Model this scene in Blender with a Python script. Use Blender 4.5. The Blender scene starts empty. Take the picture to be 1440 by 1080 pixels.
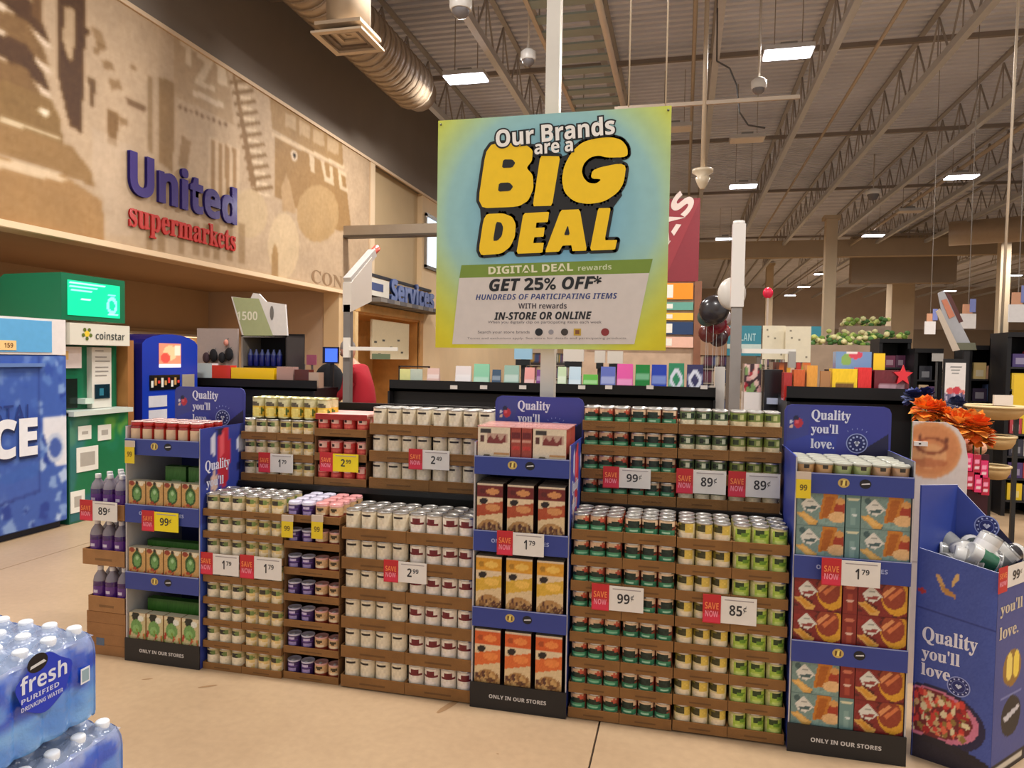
import bpy, math, random
import numpy as np
from mathutils import Vector, Matrix

random.seed(7)
rng = np.random.default_rng(5)
S = bpy.context.scene
COL = S.collection

# ------------------------------------------------------------------ camera
FPX = 1000.0
CAM = np.array([0.0, 0.0, 1.6])
_yaw, _roll, _pitch = math.atan(0.24), 0.0166, 0.036
_Fh = np.array([-math.sin(_yaw), math.cos(_yaw), 0.0])
_R0 = np.array([math.cos(_yaw), math.sin(_yaw), 0.0])
_U = np.array([0.0, 0.0, 1.0])
_F = _Fh * math.cos(_pitch) - _U * math.sin(_pitch)
_U0 = _U * math.cos(_pitch) + _Fh * math.sin(_pitch)
_R = _R0 * math.cos(_roll) + _U0 * math.sin(_roll)
_UP = _U0 * math.cos(_roll) - _R0 * math.sin(_roll)
cd = bpy.data.cameras.new('camera')
cd.sensor_width = 36.0
cd.lens = 36.0 * FPX / 1440.0
cd.clip_start = 0.05
cd.clip_end = 300
cam = bpy.data.objects.new('camera', cd)
COL.objects.link(cam)
cam.matrix_world = Matrix(((_R[0], _UP[0], -_F[0], CAM[0]), (_R[1], _UP[1], -_F[1], CAM[1]), (_R[2], _UP[2], -_F[2], CAM[2]), (0, 0, 0, 1)))
S.camera = cam


def _ray(x, y):
    return _F + _R * (x - 720) / FPX - _UP * (y - 540) / FPX


def aty(x, y, Y):        # where a sight line of the photo meets the plane at depth Y
    d = _ray(x, y)
    return CAM + d * (Y / d[1])


def atx(x, y, X):
    d = _ray(x, y)
    return CAM + d * (X / d[0])


def atz(x, y, z):
    d = _ray(x, y)
    return CAM + d * ((z - CAM[2]) / d[2])


# ------------------------------------------------------------------ world, exposure, added ambient fill entering by the open side behind the camera
S.view_settings.view_transform = 'Standard'
S.view_settings.look = 'None'
S.view_settings.gamma = 1.0
S.view_settings.use_curve_mapping = False
S.view_settings.exposure = 0.46
W = bpy.data.worlds.new('world')
S.world = W
W.use_nodes = True
W.node_tree.nodes['Background'].inputs[0].default_value = (1.0, 0.96, 0.92, 1)
W.node_tree.nodes['Background'].inputs[1].default_value = 0.5
LIGHT_W = 150.0
S.cycles.max_bounces = 6
S.cycles.diffuse_bounces = 3
S.cycles.glossy_bounces = 2
S.cycles.transmission_bounces = 4
S.cycles.transparent_max_bounces = 8
S.cycles.caustics_reflective = False
S.cycles.caustics_refractive = False
S.cycles.sample_clamp_indirect = 6


# ------------------------------------------------------------------ colour and materials
def lin(c):
    c = np.asarray(c, dtype=float) / 255.0
    return np.where(c <= 0.04045, c / 12.92, ((c + 0.055) / 1.055) ** 2.4)


_mats = {}


def mat(name, rough=0.6, metal=0.0, emit=0.0, bump=0.0, bscale=60.0, vary=0.0, vscale=8.0, alpha=1.0, spec=0.5, trans=0.0, coat=0.0):
    """one painted surface kind: the colour of each face comes from the mesh, grain and wear from noise"""
    if name in _mats:
        return _mats[name]
    m = bpy.data.materials.new(name)
    m.use_nodes = True
    nt = m.node_tree
    b = nt.nodes['Principled BSDF']
    a = nt.nodes.new('ShaderNodeAttribute')
    a.attribute_name = 'Col'
    src = a.outputs['Color']
    geo = nt.nodes.new('ShaderNodeNewGeometry')
    if vary:
        n = nt.nodes.new('ShaderNodeTexNoise')
        n.inputs['Scale'].default_value = vscale
        n.inputs['Detail'].default_value = 5
        nt.links.new(geo.outputs['Position'], n.inputs['Vector'])
        mr = nt.nodes.new('ShaderNodeMapRange')
        mr.inputs['From Min'].default_value = 0.3
        mr.inputs['From Max'].default_value = 0.7
        mr.inputs['To Min'].default_value = 1 - vary
        mr.inputs['To Max'].default_value = 1 + vary * 0.5
        nt.links.new(n.outputs['Fac'], mr.inputs['Value'])
        mx = nt.nodes.new('ShaderNodeVectorMath')
        mx.operation = 'SCALE'
        nt.links.new(src, mx.inputs[0])
        nt.links.new(mr.outputs['Result'], mx.inputs['Scale'])
        src = mx.outputs[0]
    nt.links.new(src, b.inputs['Base Color'])
    b.inputs['Roughness'].default_value = rough
    b.inputs['Metallic'].default_value = metal
    b.inputs['Specular IOR Level'].default_value = spec
    b.inputs['Alpha'].default_value = alpha
    b.inputs['Transmission Weight'].default_value = trans
    b.inputs['Coat Weight'].default_value = coat
    b.inputs['Coat Roughness'].default_value = 0.1
    if emit:
        nt.links.new(src, b.inputs['Emission Color'])
        b.inputs['Emission Strength'].default_value = emit
    if bump:
        n2 = nt.nodes.new('ShaderNodeTexNoise')
        n2.inputs['Scale'].default_value = bscale
        n2.inputs['Detail'].default_value = 3
        nt.links.new(geo.outputs['Position'], n2.inputs['Vector'])
        bp = nt.nodes.new('ShaderNodeBump')
        bp.inputs['Strength'].default_value = bump
        bp.inputs['Distance'].default_value = 0.01
        nt.links.new(n2.outputs['Fac'], bp.inputs['Height'])
        nt.links.new(bp.outputs['Normal'], b.inputs['Normal'])
    _mats[name] = m
    return m


MATTE = mat('painted_matte', 0.75, vary=0.06)
PRINT = mat('printed_card', 0.45, vary=0.04, vscale=20)
GLOSS = mat('glossy_print', 0.22, coat=0.3)
CARD = mat('corrugated_cardboard', 0.85, bump=0.25, bscale=120, vary=0.14, vscale=14)
TIN = mat('tin_metal', 0.3, metal=0.85)
STEEL = mat('painted_steel', 0.45, metal=0.25, vary=0.05)
PLASTIC = mat('smooth_plastic', 0.3)
CLEAR = mat('clear_plastic', 0.08, alpha=0.38, spec=0.8)
FILM = mat('crinkled_film', 0.12, alpha=0.42, bump=0.6, bscale=38, spec=1.0)
WRAP = mat('printed_shrink_film', 0.18, bump=0.35, bscale=45, spec=0.8, coat=0.4)
GLOW = mat('glowing_surface', 0.4, emit=1.0)
LAMP = mat('lamp_diffuser', 0.4, emit=14.0)
WALLM = mat('painted_plaster', 0.85, bump=0.1, bscale=40, vary=0.05, vscale=1.5)
MURALM = mat('mural_print', 0.7, vary=0.10, vscale=3.0)
DECK = mat('corrugated_deck', 0.6, vary=0.1, vscale=0.8)
WOOD = mat('wood_veneer', 0.5, vary=0.15, vscale=5)
FABRIC = mat('woven_fabric', 0.9, bump=0.4, bscale=200)
SKIN = mat('skin', 0.55)
VELVET = mat('soft_paper', 0.9, bump=0.6, bscale=70, vary=0.25, vscale=30)

# polished concrete
FLOORM = bpy.data.materials.new('polished_concrete')
FLOORM.use_nodes = True
_nt = FLOORM.node_tree
_b = _nt.nodes['Principled BSDF']
_g = _nt.nodes.new('ShaderNodeNewGeometry')
_n1 = _nt.nodes.new('ShaderNodeTexNoise'); _n1.inputs['Scale'].default_value = 1.1; _n1.inputs['Detail'].default_value = 7
_n2 = _nt.nodes.new('ShaderNodeTexNoise'); _n2.inputs['Scale'].default_value = 26; _n2.inputs['Detail'].default_value = 4
for _n in (_n1, _n2):
    _nt.links.new(_g.outputs['Position'], _n.inputs['Vector'])
_cr = _nt.nodes.new('ShaderNodeValToRGB')
_cr.color_ramp.elements[0].position = 0.3
_cr.color_ramp.elements[0].color = (*lin((180, 150, 117)), 1)
_cr.color_ramp.elements[1].position = 0.72
_cr.color_ramp.elements[1].color = (*lin((204, 173, 137)), 1)
_mx = _nt.nodes.new('ShaderNodeMix'); _mx.data_type = 'RGBA'; _mx.blend_type = 'MULTIPLY'
_mx.inputs[0].default_value = 0.22
_nt.links.new(_n1.outputs['Fac'], _cr.inputs['Fac'])
_nt.links.new(_cr.outputs['Color'], _mx.inputs[6])
_nt.links.new(_n2.outputs['Fac'], _mx.inputs[7])
_nt.links.new(_mx.outputs[2], _b.inputs['Base Color'])
_b.inputs['Roughness'].default_value = 0.38
_b.inputs['Specular IOR Level'].default_value = 0.35


# ------------------------------------------------------------------ mesh builder
class MB:
    def __init__(self):
        self.v = []; self.f = []; self.c = []; self.n = 0; self.sm = []

    def poly(self, pts, col, smooth=False):
        i = self.n
        self.v.extend([tuple(p) for p in pts]); self.n += len(pts)
        self.f.append(tuple(range(i, i + len(pts))))
        c = lin(col)
        self.c.extend([c] * len(pts)); self.sm.append(smooth)
        return self

    def faces(self, verts, faces, cols, smooth=False):
        """cols: one colour, or one per face"""
        i = self.n
        self.v.extend([tuple(p) for p in verts]); self.n += len(verts)
        per = isinstance(cols, list)
        if not per: c0 = lin(cols)
        for k, f in enumerate(faces):
            self.f.append(tuple(i + j for j in f))
            c = lin(cols[k]) if per else c0
            self.c.extend([c] * len(f)); self.sm.append(smooth)
        return self

    def vfaces(self, verts, faces, vc):
        """smooth surface whose colour is blended between vertices"""
        i = self.n
        self.v.extend([tuple(p) for p in verts]); self.n += len(verts)
        L = lin(np.array(vc))
        for f in faces:
            self.f.append(tuple(i + j for j in f)); self.c.extend([L[j] for j in f]); self.sm.append(True)
        return self

    def box(self, x0, x1, y0, y1, z0, z1, col, cols=None):
        v = [(x0, y0, z0), (x1, y0, z0), (x1, y1, z0), (x0, y1, z0), (x0, y0, z1), (x1, y0, z1), (x1, y1, z1), (x0, y1, z1)]
        f = [(0, 3, 2, 1), (4, 5, 6, 7), (0, 1, 5, 4), (1, 2, 6, 5), (2, 3, 7, 6), (3, 0, 4, 7)]
        return self.faces(v, f, cols or col)     # bottom, top, front, right, back, left

    def bar(self, p, q, w, col, d=None, sides=4):
        p = Vector([float(a) for a in p]); q = Vector([float(a) for a in q]); ax = (q - p).normalized()
        up = Vector((0, 0, 1)) if abs(ax.z) < 0.95 else Vector((1, 0, 0))
        a = ax.cross(up).normalized(); b = a.cross(ax).normalized(); d = d or w
        ring = []
        for k in range(sides):
            t = 2 * math.pi * (k + (0.5 if sides == 4 else 0)) / sides
            s = math.sqrt(2) if sides == 4 else 1
            ring.append(a * (math.cos(t) * w / 2 * s) + b * (math.sin(t) * d / 2 * s))
        v = [p + r for r in ring] + [q + r for r in ring]
        n = sides
        f = [(k, (k + 1) % n, n + (k + 1) % n, n + k) for k in range(n)] + [tuple(reversed(range(n))), tuple(range(n, 2 * n))]
        return self.faces(v, f, col, smooth=sides > 6)

    def tube(self, pts, r, col, sides=8):
        for a, b in zip(pts, pts[1:]):
            self.bar(a, b, 2 * r, col, sides=sides)
        return self

    def lathe(self, prof, cx=0, cy=0, cz=0, seg=20, col=(200, 200, 200), fn=None, cap=True, smooth=True):
        """prof: (radius, z) from bottom to top; fn(theta_fraction, z) gives the colour, 0.5 faces -Y"""
        v = []; f = []; cl = []
        for r, z in prof:
            for k in range(seg):
                t = 2 * math.pi * k / seg + math.pi / 2
                v.append((cx + r * math.cos(t), cy + r * math.sin(t), cz + z))
        for i in range(len(prof) - 1):
            for k in range(seg):
                k2 = (k + 1) % seg
                f.append((i * seg + k, i * seg + k2, (i + 1) * seg + k2, (i + 1) * seg + k))
                cl.append(fn((k + 0.5) / seg, (prof[i][1] + prof[i + 1][1]) / 2) if fn else col)
        self.faces(v, f, cl, smooth)
        if cap:
            c0 = fn(0.5, prof[0][1]) if fn else col; c1 = fn(0.5, prof[-1][1]) if fn else col
            self.faces([v[k] for k in range(seg)], [tuple(reversed(range(seg)))], c0)
            self.faces([v[(len(prof) - 1) * seg + k] for k in range(seg)], [tuple(range(seg))], c1)
        return self

    def ell(self, c, r, col, seg=12, rings=8, jit=0.0, fn=None):
        v = []; f = []; cl = []
        for i in range(rings + 1):
            ph = math.pi * i / rings
            for k in range(seg):
                t = 2 * math.pi * k / seg
                j = 1 + (random.random() - 0.5) * jit
                v.append((c[0] + r[0] * j * math.sin(ph) * math.cos(t), c[1] + r[1] * j * math.sin(ph) * math.sin(t), c[2] - r[2] * j * math.cos(ph)))
        for i in range(rings):
            for k in range(seg):
                f.append((i * seg + k, i * seg + (k + 1) % seg, (i + 1) * seg + (k + 1) % seg, (i + 1) * seg + k))
                cl.append(fn(i / rings, k / seg) if fn else col)
        return self.faces(v, f, cl, True)

    def grid(self, p00, p10, p11, p01, img):
        """a flat print: img (rows from the top) spread over a quad, colours blended between vertices"""
        h, w = img.shape[:2]
        p00, p10, p11, p01 = [np.asarray(p, float) for p in (p00, p10, p11, p01)]
        u = np.linspace(0, 1, w)[None, :, None]; t = np.linspace(1, 0, h)[:, None, None]
        P = ((1 - u) * (1 - t) * p00 + u * (1 - t) * p10 + u * t * p11 + (1 - u) * t * p01).reshape(-1, 3)
        L = lin(np.clip(img, 0, 255)).reshape(-1, 3)
        i = self.n
        self.v.extend(map(tuple, P.tolist())); self.n += h * w
        idx = np.arange(h * w).reshape(h, w)
        q = np.stack([idx[1:, :-1], idx[1:, 1:], idx[:-1, 1:], idx[:-1, :-1]], -1).reshape(-1, 4)
        self.f.extend(map(tuple, (q + i).tolist()))
        self.c.extend(L[q.reshape(-1)])
        self.sm.extend([False] * len(q))
        return self

    def mesh(self, name, m):
        me = bpy.data.meshes.new(name)
        me.from_pydata(self.v, [], self.f)
        at = me.color_attributes.new('Col', 'FLOAT_COLOR', 'CORNER')
        C = np.ones((len(self.c), 4), dtype=np.float32); C[:, :3] = np.array(self.c)
        at.data.foreach_set('color', C.ravel())
        me.polygons.foreach_set('use_smooth', self.sm)
        me.materials.append(m)
        return me

    def build(self, name, m, parent=None, loc=None):
        return obj(name, self.mesh(name, m), parent, loc)


ABS = set()      # things whose parts are modelled in room coordinates


def obj(name, data, parent=None, loc=None, rz=0):
    if parent is not None and parent.name in ABS:
        loc = [(0 if loc is None else b) - a for a, b in zip(parent.location, loc or (0, 0, 0))]
    o = bpy.data.objects.new(name, data)
    COL.objects.link(o)
    if loc is not None: o.location = [float(a) for a in loc]
    if rz: o.rotation_euler[2] = rz
    if parent: o.parent = parent
    return o


def tag(o, label=None, cat=None, group=None, kind=None):
    if label: o['label'] = label
    if cat: o['category'] = cat
    if group: o['group'] = group
    if kind: o['kind'] = kind
    return o


def thing(name, label, cat, loc=(0, 0, 0), group=None, rz=0):
    return tag(obj(name, None, None, loc, rz), label, cat, group)


def room_thing(*a, **k):
    o = thing(*a, **k)
    ABS.add(o.name)
    return o


def structure(name, mb, m, parent=None):
    o = mb.build(name, m, parent)
    if not parent: o['kind'] = 'structure'
    return o


def copy_tree(o, parent=None):
    c = o.copy(); COL.objects.link(c); c.parent = parent
    for ch in list(o.children): copy_tree(ch, c)
    return c


# ------------------------------------------------------------------ lettering: flat raised characters as real geometry
_tmp = bpy.data.scenes.new('tmp')
_tc = {}


def _conv(s, U=None, L=None, D=None):
    o = ''
    for ch in s:
        if U and 'A' <= ch <= 'Z': o += chr(U + ord(ch) - 65)
        elif L and 'a' <= ch <= 'z': o += chr(L + ord(ch) - 97)
        elif D and ch.isdigit(): o += chr(D + ord(ch) - 48)
        else: o += ch
    return o


def textmesh(body, style='bold', offset=0.0, col=(255, 255, 255), m=None):
    m = m or PRINT
    key = (body, style, offset, tuple(col), m.name)
    if key in _tc: return _tc[key]
    s = {'plain': body, 'serif': _conv(body, 0x1D400, 0x1D41A, 0x1D7CE), 'bold': _conv(body, 0x1D5D4, 0x1D5EE, 0x1D7EC), 'ital': _conv(body, 0x1D63C, 0x1D656, 0x1D7EC)}[style]
    c = bpy.data.curves.new('lettering', 'FONT')
    c.body = s; c.size = 1.0; c.resolution_u = 3; c.fill_mode = 'FRONT'; c.offset = offset; c.space_line = 0.85
    o = bpy.data.objects.new('lettering', c)
    _tmp.collection.objects.link(o)
    _tmp.view_layers[0].update()
    me = bpy.data.meshes.new_from_object(o)
    me.name = 'lettering'
    co = np.empty(len(me.vertices) * 3); me.vertices.foreach_get('co', co); co = co.reshape(-1, 3)
    lo, hi = co.min(0), co.max(0)
    co -= lo; me.vertices.foreach_set('co', co.ravel())
    at = me.color_attributes.new('Col', 'FLOAT_COLOR', 'CORNER')
    C = np.ones((len(me.loops), 4), dtype=np.float32); C[:, :3] = lin(col)
    at.data.foreach_set('color', C.ravel())
    me.materials.clear(); me.materials.append(m)
    _tmp.collection.objects.unlink(o)
    bpy.data.objects.remove(o)
    _tc[key] = (me, hi - lo)
    return _tc[key]


def text(body, org, right, w, h, parent, style='bold', col=(255, 255, 255), offset=0.0, up=(0, 0, 1), tilt=0.0, name='lettering', m=None):
    """fits the words into w x h metres; org is the lower left corner; right and up span the surface"""
    me, d = textmesh(body, style, offset, col, m)
    r = Vector(right).normalized(); u = Vector(up).normalized()
    if tilt:
        n = r.cross(u); q = Matrix.Rotation(tilt, 3, n); r = q @ r; u = q @ u
    n = r.cross(u)
    sx, sy = w / max(d[0], 1e-6), h / max(d[1], 1e-6)
    o = obj(name, me)
    M = Matrix(((r.x * sx, u.x * sy, n.x, org[0]), (r.y * sx, u.y * sy, n.y, org[1]), (r.z * sx, u.z * sy, n.z, org[2]), (0, 0, 0, 1)))
    if parent is not None:
        o.parent = parent
        pm = Matrix.Identity(4)
        p = parent
        chain = []
        while p is not None:
            chain.append(p); p = p.parent
        for p in reversed(chain): pm = pm @ Matrix.LocRotScale(p.location, p.rotation_euler, p.scale)
        M = pm.inverted() @ M
    o.matrix_local = M if parent is not None else M
    if parent is None: o.matrix_world = M
    return o


# ------------------------------------------------------------------ painting flat prints
class Paint:
    def __init__(self, w, h, col):
        self.w, self.h = w, h
        self.a = np.ones((h, w, 3)) * np.asarray(col, float)
        self.X, self.Y = np.meshgrid((np.arange(w) + 0.5) / w, (np.arange(h) + 0.5) / h)   # 0..1, y down

    def mask(self, m, col, k=1.0):
        self.a[m] = self.a[m] * (1 - k) + np.asarray(col, float) * k
        return self

    def rect(self, x0, y0, x1, y1, col, k=1.0):
        return self.mask((self.X >= x0) & (self.X < x1) & (self.Y >= y0) & (self.Y < y1), col, k)

    def oval(self, cx, cy, rx, ry, col, k=1.0, r0=0.0):
        d = ((self.X - cx) / rx) ** 2 + ((self.Y - cy) / ry) ** 2
        return self.mask((d < 1) & (d >= r0 * r0), col, k)

    def poly(self, pts, col, k=1.0):
        ins = np.zeros(self.X.shape, bool)
        n = len(pts)
        for i in range(n):
            x0, y0 = pts[i]; x1, y1 = pts[(i + 1) % n]
            if y0 == y1: continue
            c = ((y0 > self.Y) != (y1 > self.Y)) & (self.X < (x1 - x0) * (self.Y - y0) / (y1 - y0) + x0)
            ins ^= c
        return self.mask(ins, col, k)

    def blobs(self, x0, y0, x1, y1, cols, n, r, asp=1.0):
        for _ in range(n):
            self.oval(rng.uniform(x0, x1), rng.uniform(y0, y1), r * rng.uniform(.6, 1.3) * asp, r * rng.uniform(.6, 1.3), cols[int(rng.integers(len(cols)))])
        return self

    def noise(self, s):
        self.a += rng.normal(0, s, self.a.shape[:2])[:, :, None]
        return self

    def soft(self, n=1):
        for _ in range(n):
            p = np.pad(self.a, ((1, 1), (1, 1), (0, 0)), 'edge')
            self.a = (p[1:-1, 1:-1] * 2 + p[:-2, 1:-1] + p[2:, 1:-1] + p[1:-1, :-2] + p[1:-1, 2:]) / 6
        return self


NTH = ['first', 'second', 'third', 'fourth', 'fifth', 'sixth', 'seventh', 'eighth', 'ninth', 'tenth', 'eleventh', 'twelfth']
BLUE = (52, 66, 150); NAVY = (26, 26, 60); KRAFT = (140, 98, 52)

# ================================================================== THE SETTING
CEIL, CHORD = 7.5, 6.6
XL = -6.0                # plane of the mural wall
SOF = 2.72               # underside of the mural soffit

# floor: cast slabs with saw-cut joints between them
fb = MB().box(-9.2, 26, -3.4, 60, -0.3, -0.02, (70, 60, 50))
floor = structure('floor', fb, MATTE)
xs = [-9.2, -4.8, -0.32, 4.2, 8.7, 13.2, 17.7, 26]
ys = [-3.4, 5.6, 14.2, 23, 32, 46, 60]
for i in range(len(xs) - 1):
    for j in range(len(ys) - 1):
        g = 0.004
        MB().box(xs[i] + g, xs[i + 1] - g, ys[j] + g, ys[j + 1] - g, -0.02, 0.0, (200, 170, 130)).build('slab', FLOORM, floor)
st = MB()
for k, (px, py, r, el, rot) in enumerate([(632, 992, .035, 2.6, 1.2), (207, 955, .012, 2.2, .5), (292, 965, .018, 2.5, .6), (700, 1060, .006, 1, 0)]):
    c = atz(px, py, 0.0012)
    st.poly([(c[0] + r * el * math.cos(t) * math.cos(rot) - r * .5 * math.sin(t) * math.sin(rot), c[1] + r * el * math.cos(t) * math.sin(rot) + r * .5 * math.sin(t) * math.cos(rot), 0.0012) for t in [2 * math.pi * q / 9 for q in range(9)]], (150, 115, 78))
tag(st.build('floor_scuff', MATTE), kind='structure')

# corrugated roof deck with its ribs
ceil = MB()
y = 3.0
v = []; f = []
pitch = 0.2
n = 0
while y < 59.8:
    p = pitch if y < 26 else 0.6
    for (yy, zz) in ((y, CEIL), (y + p * .45, CEIL), (y + p * .55, CEIL + .05), (y + p * .95, CEIL + .05)):
        v += [(-6.2, yy, zz), (26, yy, zz)]; n += 1
    y += p
f = [(2 * k, 2 * k + 1, 2 * k + 3, 2 * k + 2) for k in range(n - 1)]
ceil.faces(v, f, (224, 224, 232))
ceil.box(-6.2, 26, 2.9, 60, CEIL + .1, CEIL + .2, (90, 82, 75))
structure('ceiling', ceil, DECK)

# mural wall on the left: brown fascia above, mural band, soffit, recess below
TAN = (205, 172, 132)
w = MB()
w.box(XL - .3, XL, 2.0, 21.0, 5.4, CEIL + .05, (132, 120, 108))
w.box(XL - .3, XL, 21.0, 60, 4.6, CEIL + .05, (170, 148, 128))
w.box(XL - .3, XL, 2.0, 12.9, SOF, 5.4, (190, 158, 122))
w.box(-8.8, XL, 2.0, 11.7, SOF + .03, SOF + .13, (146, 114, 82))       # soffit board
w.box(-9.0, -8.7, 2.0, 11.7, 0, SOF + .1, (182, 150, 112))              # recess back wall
w.box(-8.7, XL - .01, 11.7, 11.95, 0, SOF + .03, (186, 158, 130))       # end of the recess
w.box(XL - .3, XL, 11.66, 12.32, 0, SOF, (216, 184, 140))
w.box(XL - .3, XL, 12.32, 15.75, 2.48, SOF, (222, 190, 145))
w.box(XL - .3, XL, 15.75, 21.0, 0, 5.4, (228, 198, 156))
w.box(XL - .3, XL, 21.0, 60, 0, 4.6, (228, 198, 156))
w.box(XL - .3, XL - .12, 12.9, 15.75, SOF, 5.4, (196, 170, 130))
w.box(XL - .12, XL + .02, 12.9, 13.1, SOF, 5.4, (226, 200, 165))
structure('wall_left', w, WALLM)
structure('trim_1', MB().box(XL - .01, XL + .05, 2.0, 12.9, SOF - .01, SOF + .05, (236, 206, 168)), WALLM)
structure('trim_2', MB().box(XL - .01, XL + .03, 2.0, 21.0, 5.37, 5.42, (226, 200, 168)), WALLM)
structure('trim_3', MB().box(-8.7, -8.66, 2.0, 11.7, 1.93, 1.99, (206, 176, 130)), WALLM)

# mural: sepia street collage printed on the band
Y0, Y1, Z0, Z1 = 2.2, 12.85, SOF + .05, 5.38
MW, MH = 420, 110
mur = Paint(MW, MH, (207, 181, 150))
_pp = mur.poly
mur.poly = lambda pts, col, k=1.0: _pp(mp(pts), col, k)


def mp(pts):
    out = []
    for (x, y) in pts:
        p = atx(x, y, XL)
        out.append(((p[1] - Y0) / (Y1 - Y0), 1 - (p[2] - Z0) / (Z1 - Z0)))
    return out


DK, MD, LT = (118, 88, 54), (156, 124, 84), (236, 214, 190)
mur.poly([(0, 0), (170, 0), (480, 205), (520, 232), (520, 412), (0, 320)], (208, 182, 152))
for k in range(5):      # stacked chrome fins of the old car
    y = -20 + 34 * k
    mur.poly([(-60, y - 30), (0, y), (38, y + 16), (62, y + 58), (70, y + 82), (0, y + 22 + 4 * k), (-60, y)], DK if k % 2 == 0 else MD)
    mur.poly([(-60, y + 0), (0, y + 24 + 4 * k), (70, y + 84), (72, y + 92), (0, y + 34 + 4 * k), (-60, y + 10)], LT)
mur.poly([(-80, 90), (0, 112), (70, 138), (84, 165), (88, 200), (0, 168), (-80, 145)], (163, 132, 88))
mur.poly([(-80, 148), (0, 170), (100, 205), (128, 240), (132, 262), (60, 232), (0, 216), (-80, 200)], (176, 142, 98))
mur.poly([(-80, 204), (0, 220), (90, 246), (144, 282), (146, 350), (0, 320), (-80, 300)], (190, 152, 106))
mur.poly([(-80, 208), (0, 222), (70, 238), (100, 256), (60, 250), (0, 236), (-80, 222)], (232, 206, 172))
mur.poly([(0, 163), (80, 192), (86, 196), (0, 170)], (235, 214, 180))
mur.oval(*mp([(62, 158)])[0], .006, .012, (248, 232, 205))
mur.poly([(80, -10), (120, -10), (118, 100), (114, 186), (98, 178), (82, 110)], DK)
mur.poly([(90, 10), (104, 14), (104, 78), (98, 88), (88, 60)], (205, 178, 145))
mur.poly([(44, -30), (60, -20), (60, 40), (44, 20)], (140, 108, 72))
mur.poly([(128, 40), (142, 46), (150, 70), (134, 60)], MD, .6)
mur.poly([(222, 108), (244, 118), (243, 244), (222, 226)], (176, 145, 105))
mur.poly([(208, 108), (214, 110), (214, 216), (208, 212)], (178, 150, 115))
mur.poly([(150, 152), (166, 160), (164, 206), (150, 200)], MD)
mur.poly([(176, 138), (206, 152), (206, 158), (180, 148)], (150, 120, 88))
mur.poly([(124, 108), (134, 112), (132, 150), (126, 148)], DK, .8)
mur.poly([(120, 40), (125, 44), (124, 52), (118, 48)], DK)
for (x, y, s) in ((140, 66, 6), (150, 92, 7), (134, 72, 5), (172, 170, 6), (186, 95, 4), (160, 118, 8)):
    mur.poly([(x - s, y - s), (x + s, y - s * .4), (x + s * 1.4, y + s), (x - s * .5, y + s)], MD, .7)
# rooftop letters of the tall building and its lines of small lettering
mur.poly([(244, 52), (320, 92), (328, 176), (244, 134)], (200, 172, 138))
for q in ([(252, 58), (276, 70), (276, 76), (268, 72), (268, 96), (260, 92), (260, 68), (252, 64)],
          [(276, 74), (300, 88), (286, 116), (302, 124), (302, 132), (272, 116), (288, 90), (276, 82)],
          [(304, 88), (316, 96), (320, 124), (306, 118)]):
    mur.poly(q, (228, 206, 176))
mur.poly([(270, 126), (314, 146), (314, 154), (270, 134)], (228, 206, 178))
for k in range(9):
    x = 250 + 8 * k
    mur.poly([(x, 148 + 3.1 * k), (x + 4, 149.5 + 3.1 * k), (x + 4, 154 + 3.1 * k), (x, 152.5 + 3.1 * k)], (150, 120, 88))
mur.poly([(293, 192), (336, 210), (336, 300), (290, 282)], (222, 196, 164))
for k in range(4):
    mur.poly([(296 + 10 * k, 196 + 4 * k), (302 + 10 * k, 199 + 4 * k), (302 + 10 * k, 292 + 4 * k), (296 + 10 * k, 286 + 4 * k)], (186, 152, 112))
mur.poly([(255, 190), (268, 200), (262, 240), (250, 232)], MD, .6)
# lattice tower
for k in range(11):
    y = 115 + 15 * k; x = 322 + 3.0 * k
    mur.poly([(x, y), (x + 30, y - 4), (x + 32, y), (x, y + 5)], (160, 130, 92))
    mur.poly([(x + 2, y + 4), (x + 26, y + 8), (x + 28, y + 12), (x + 4, y + 7)], (235, 212, 180))
mur.poly([(326, 104), (330, 106), (360, 262), (352, 262)], (166, 134, 96))
# the brick front with the round sign
mur.poly([(378, 132), (480, 196), (482, 236), (382, 182)], (186, 154, 112))
for k in range(4):
    x = 400 + 20 * k; y = 158 + 11.6 * k
    mur.poly([(x, y), (x + 15, y + 8), (x + 15, y + 26), (x, y + 20)], (206, 178, 142))
mur.poly([(382, 186), (484, 234), (484, 238), (382, 192)], (226, 200, 166))
mur.poly([(386, 194), (484, 242), (494, 330), (440, 310), (410, 288), (385, 276)], (182, 148, 104))
c = mp([(413, 219)])[0]
mur.oval(c[0], c[1], .0095, .034, (226, 204, 178)); mur.oval(c[0], c[1], .0035, .013, (50, 38, 28))
mur.poly([(434, 218), (441, 222), (442, 244), (436, 242)], (222, 198, 166))
mur.poly([(450, 226), (455, 229), (458, 248), (464, 252), (462, 232), (467, 236), (469, 262), (456, 256)], (222, 198, 166))
mur.poly([(474, 238), (486, 244), (486, 250), (479, 246), (481, 262), (488, 266), (488, 272), (477, 266)], (222, 198, 166))
mur.poly([(395, 262), (402, 244), (408, 262), (416, 300), (396, 296)], (204, 172, 132))
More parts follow.
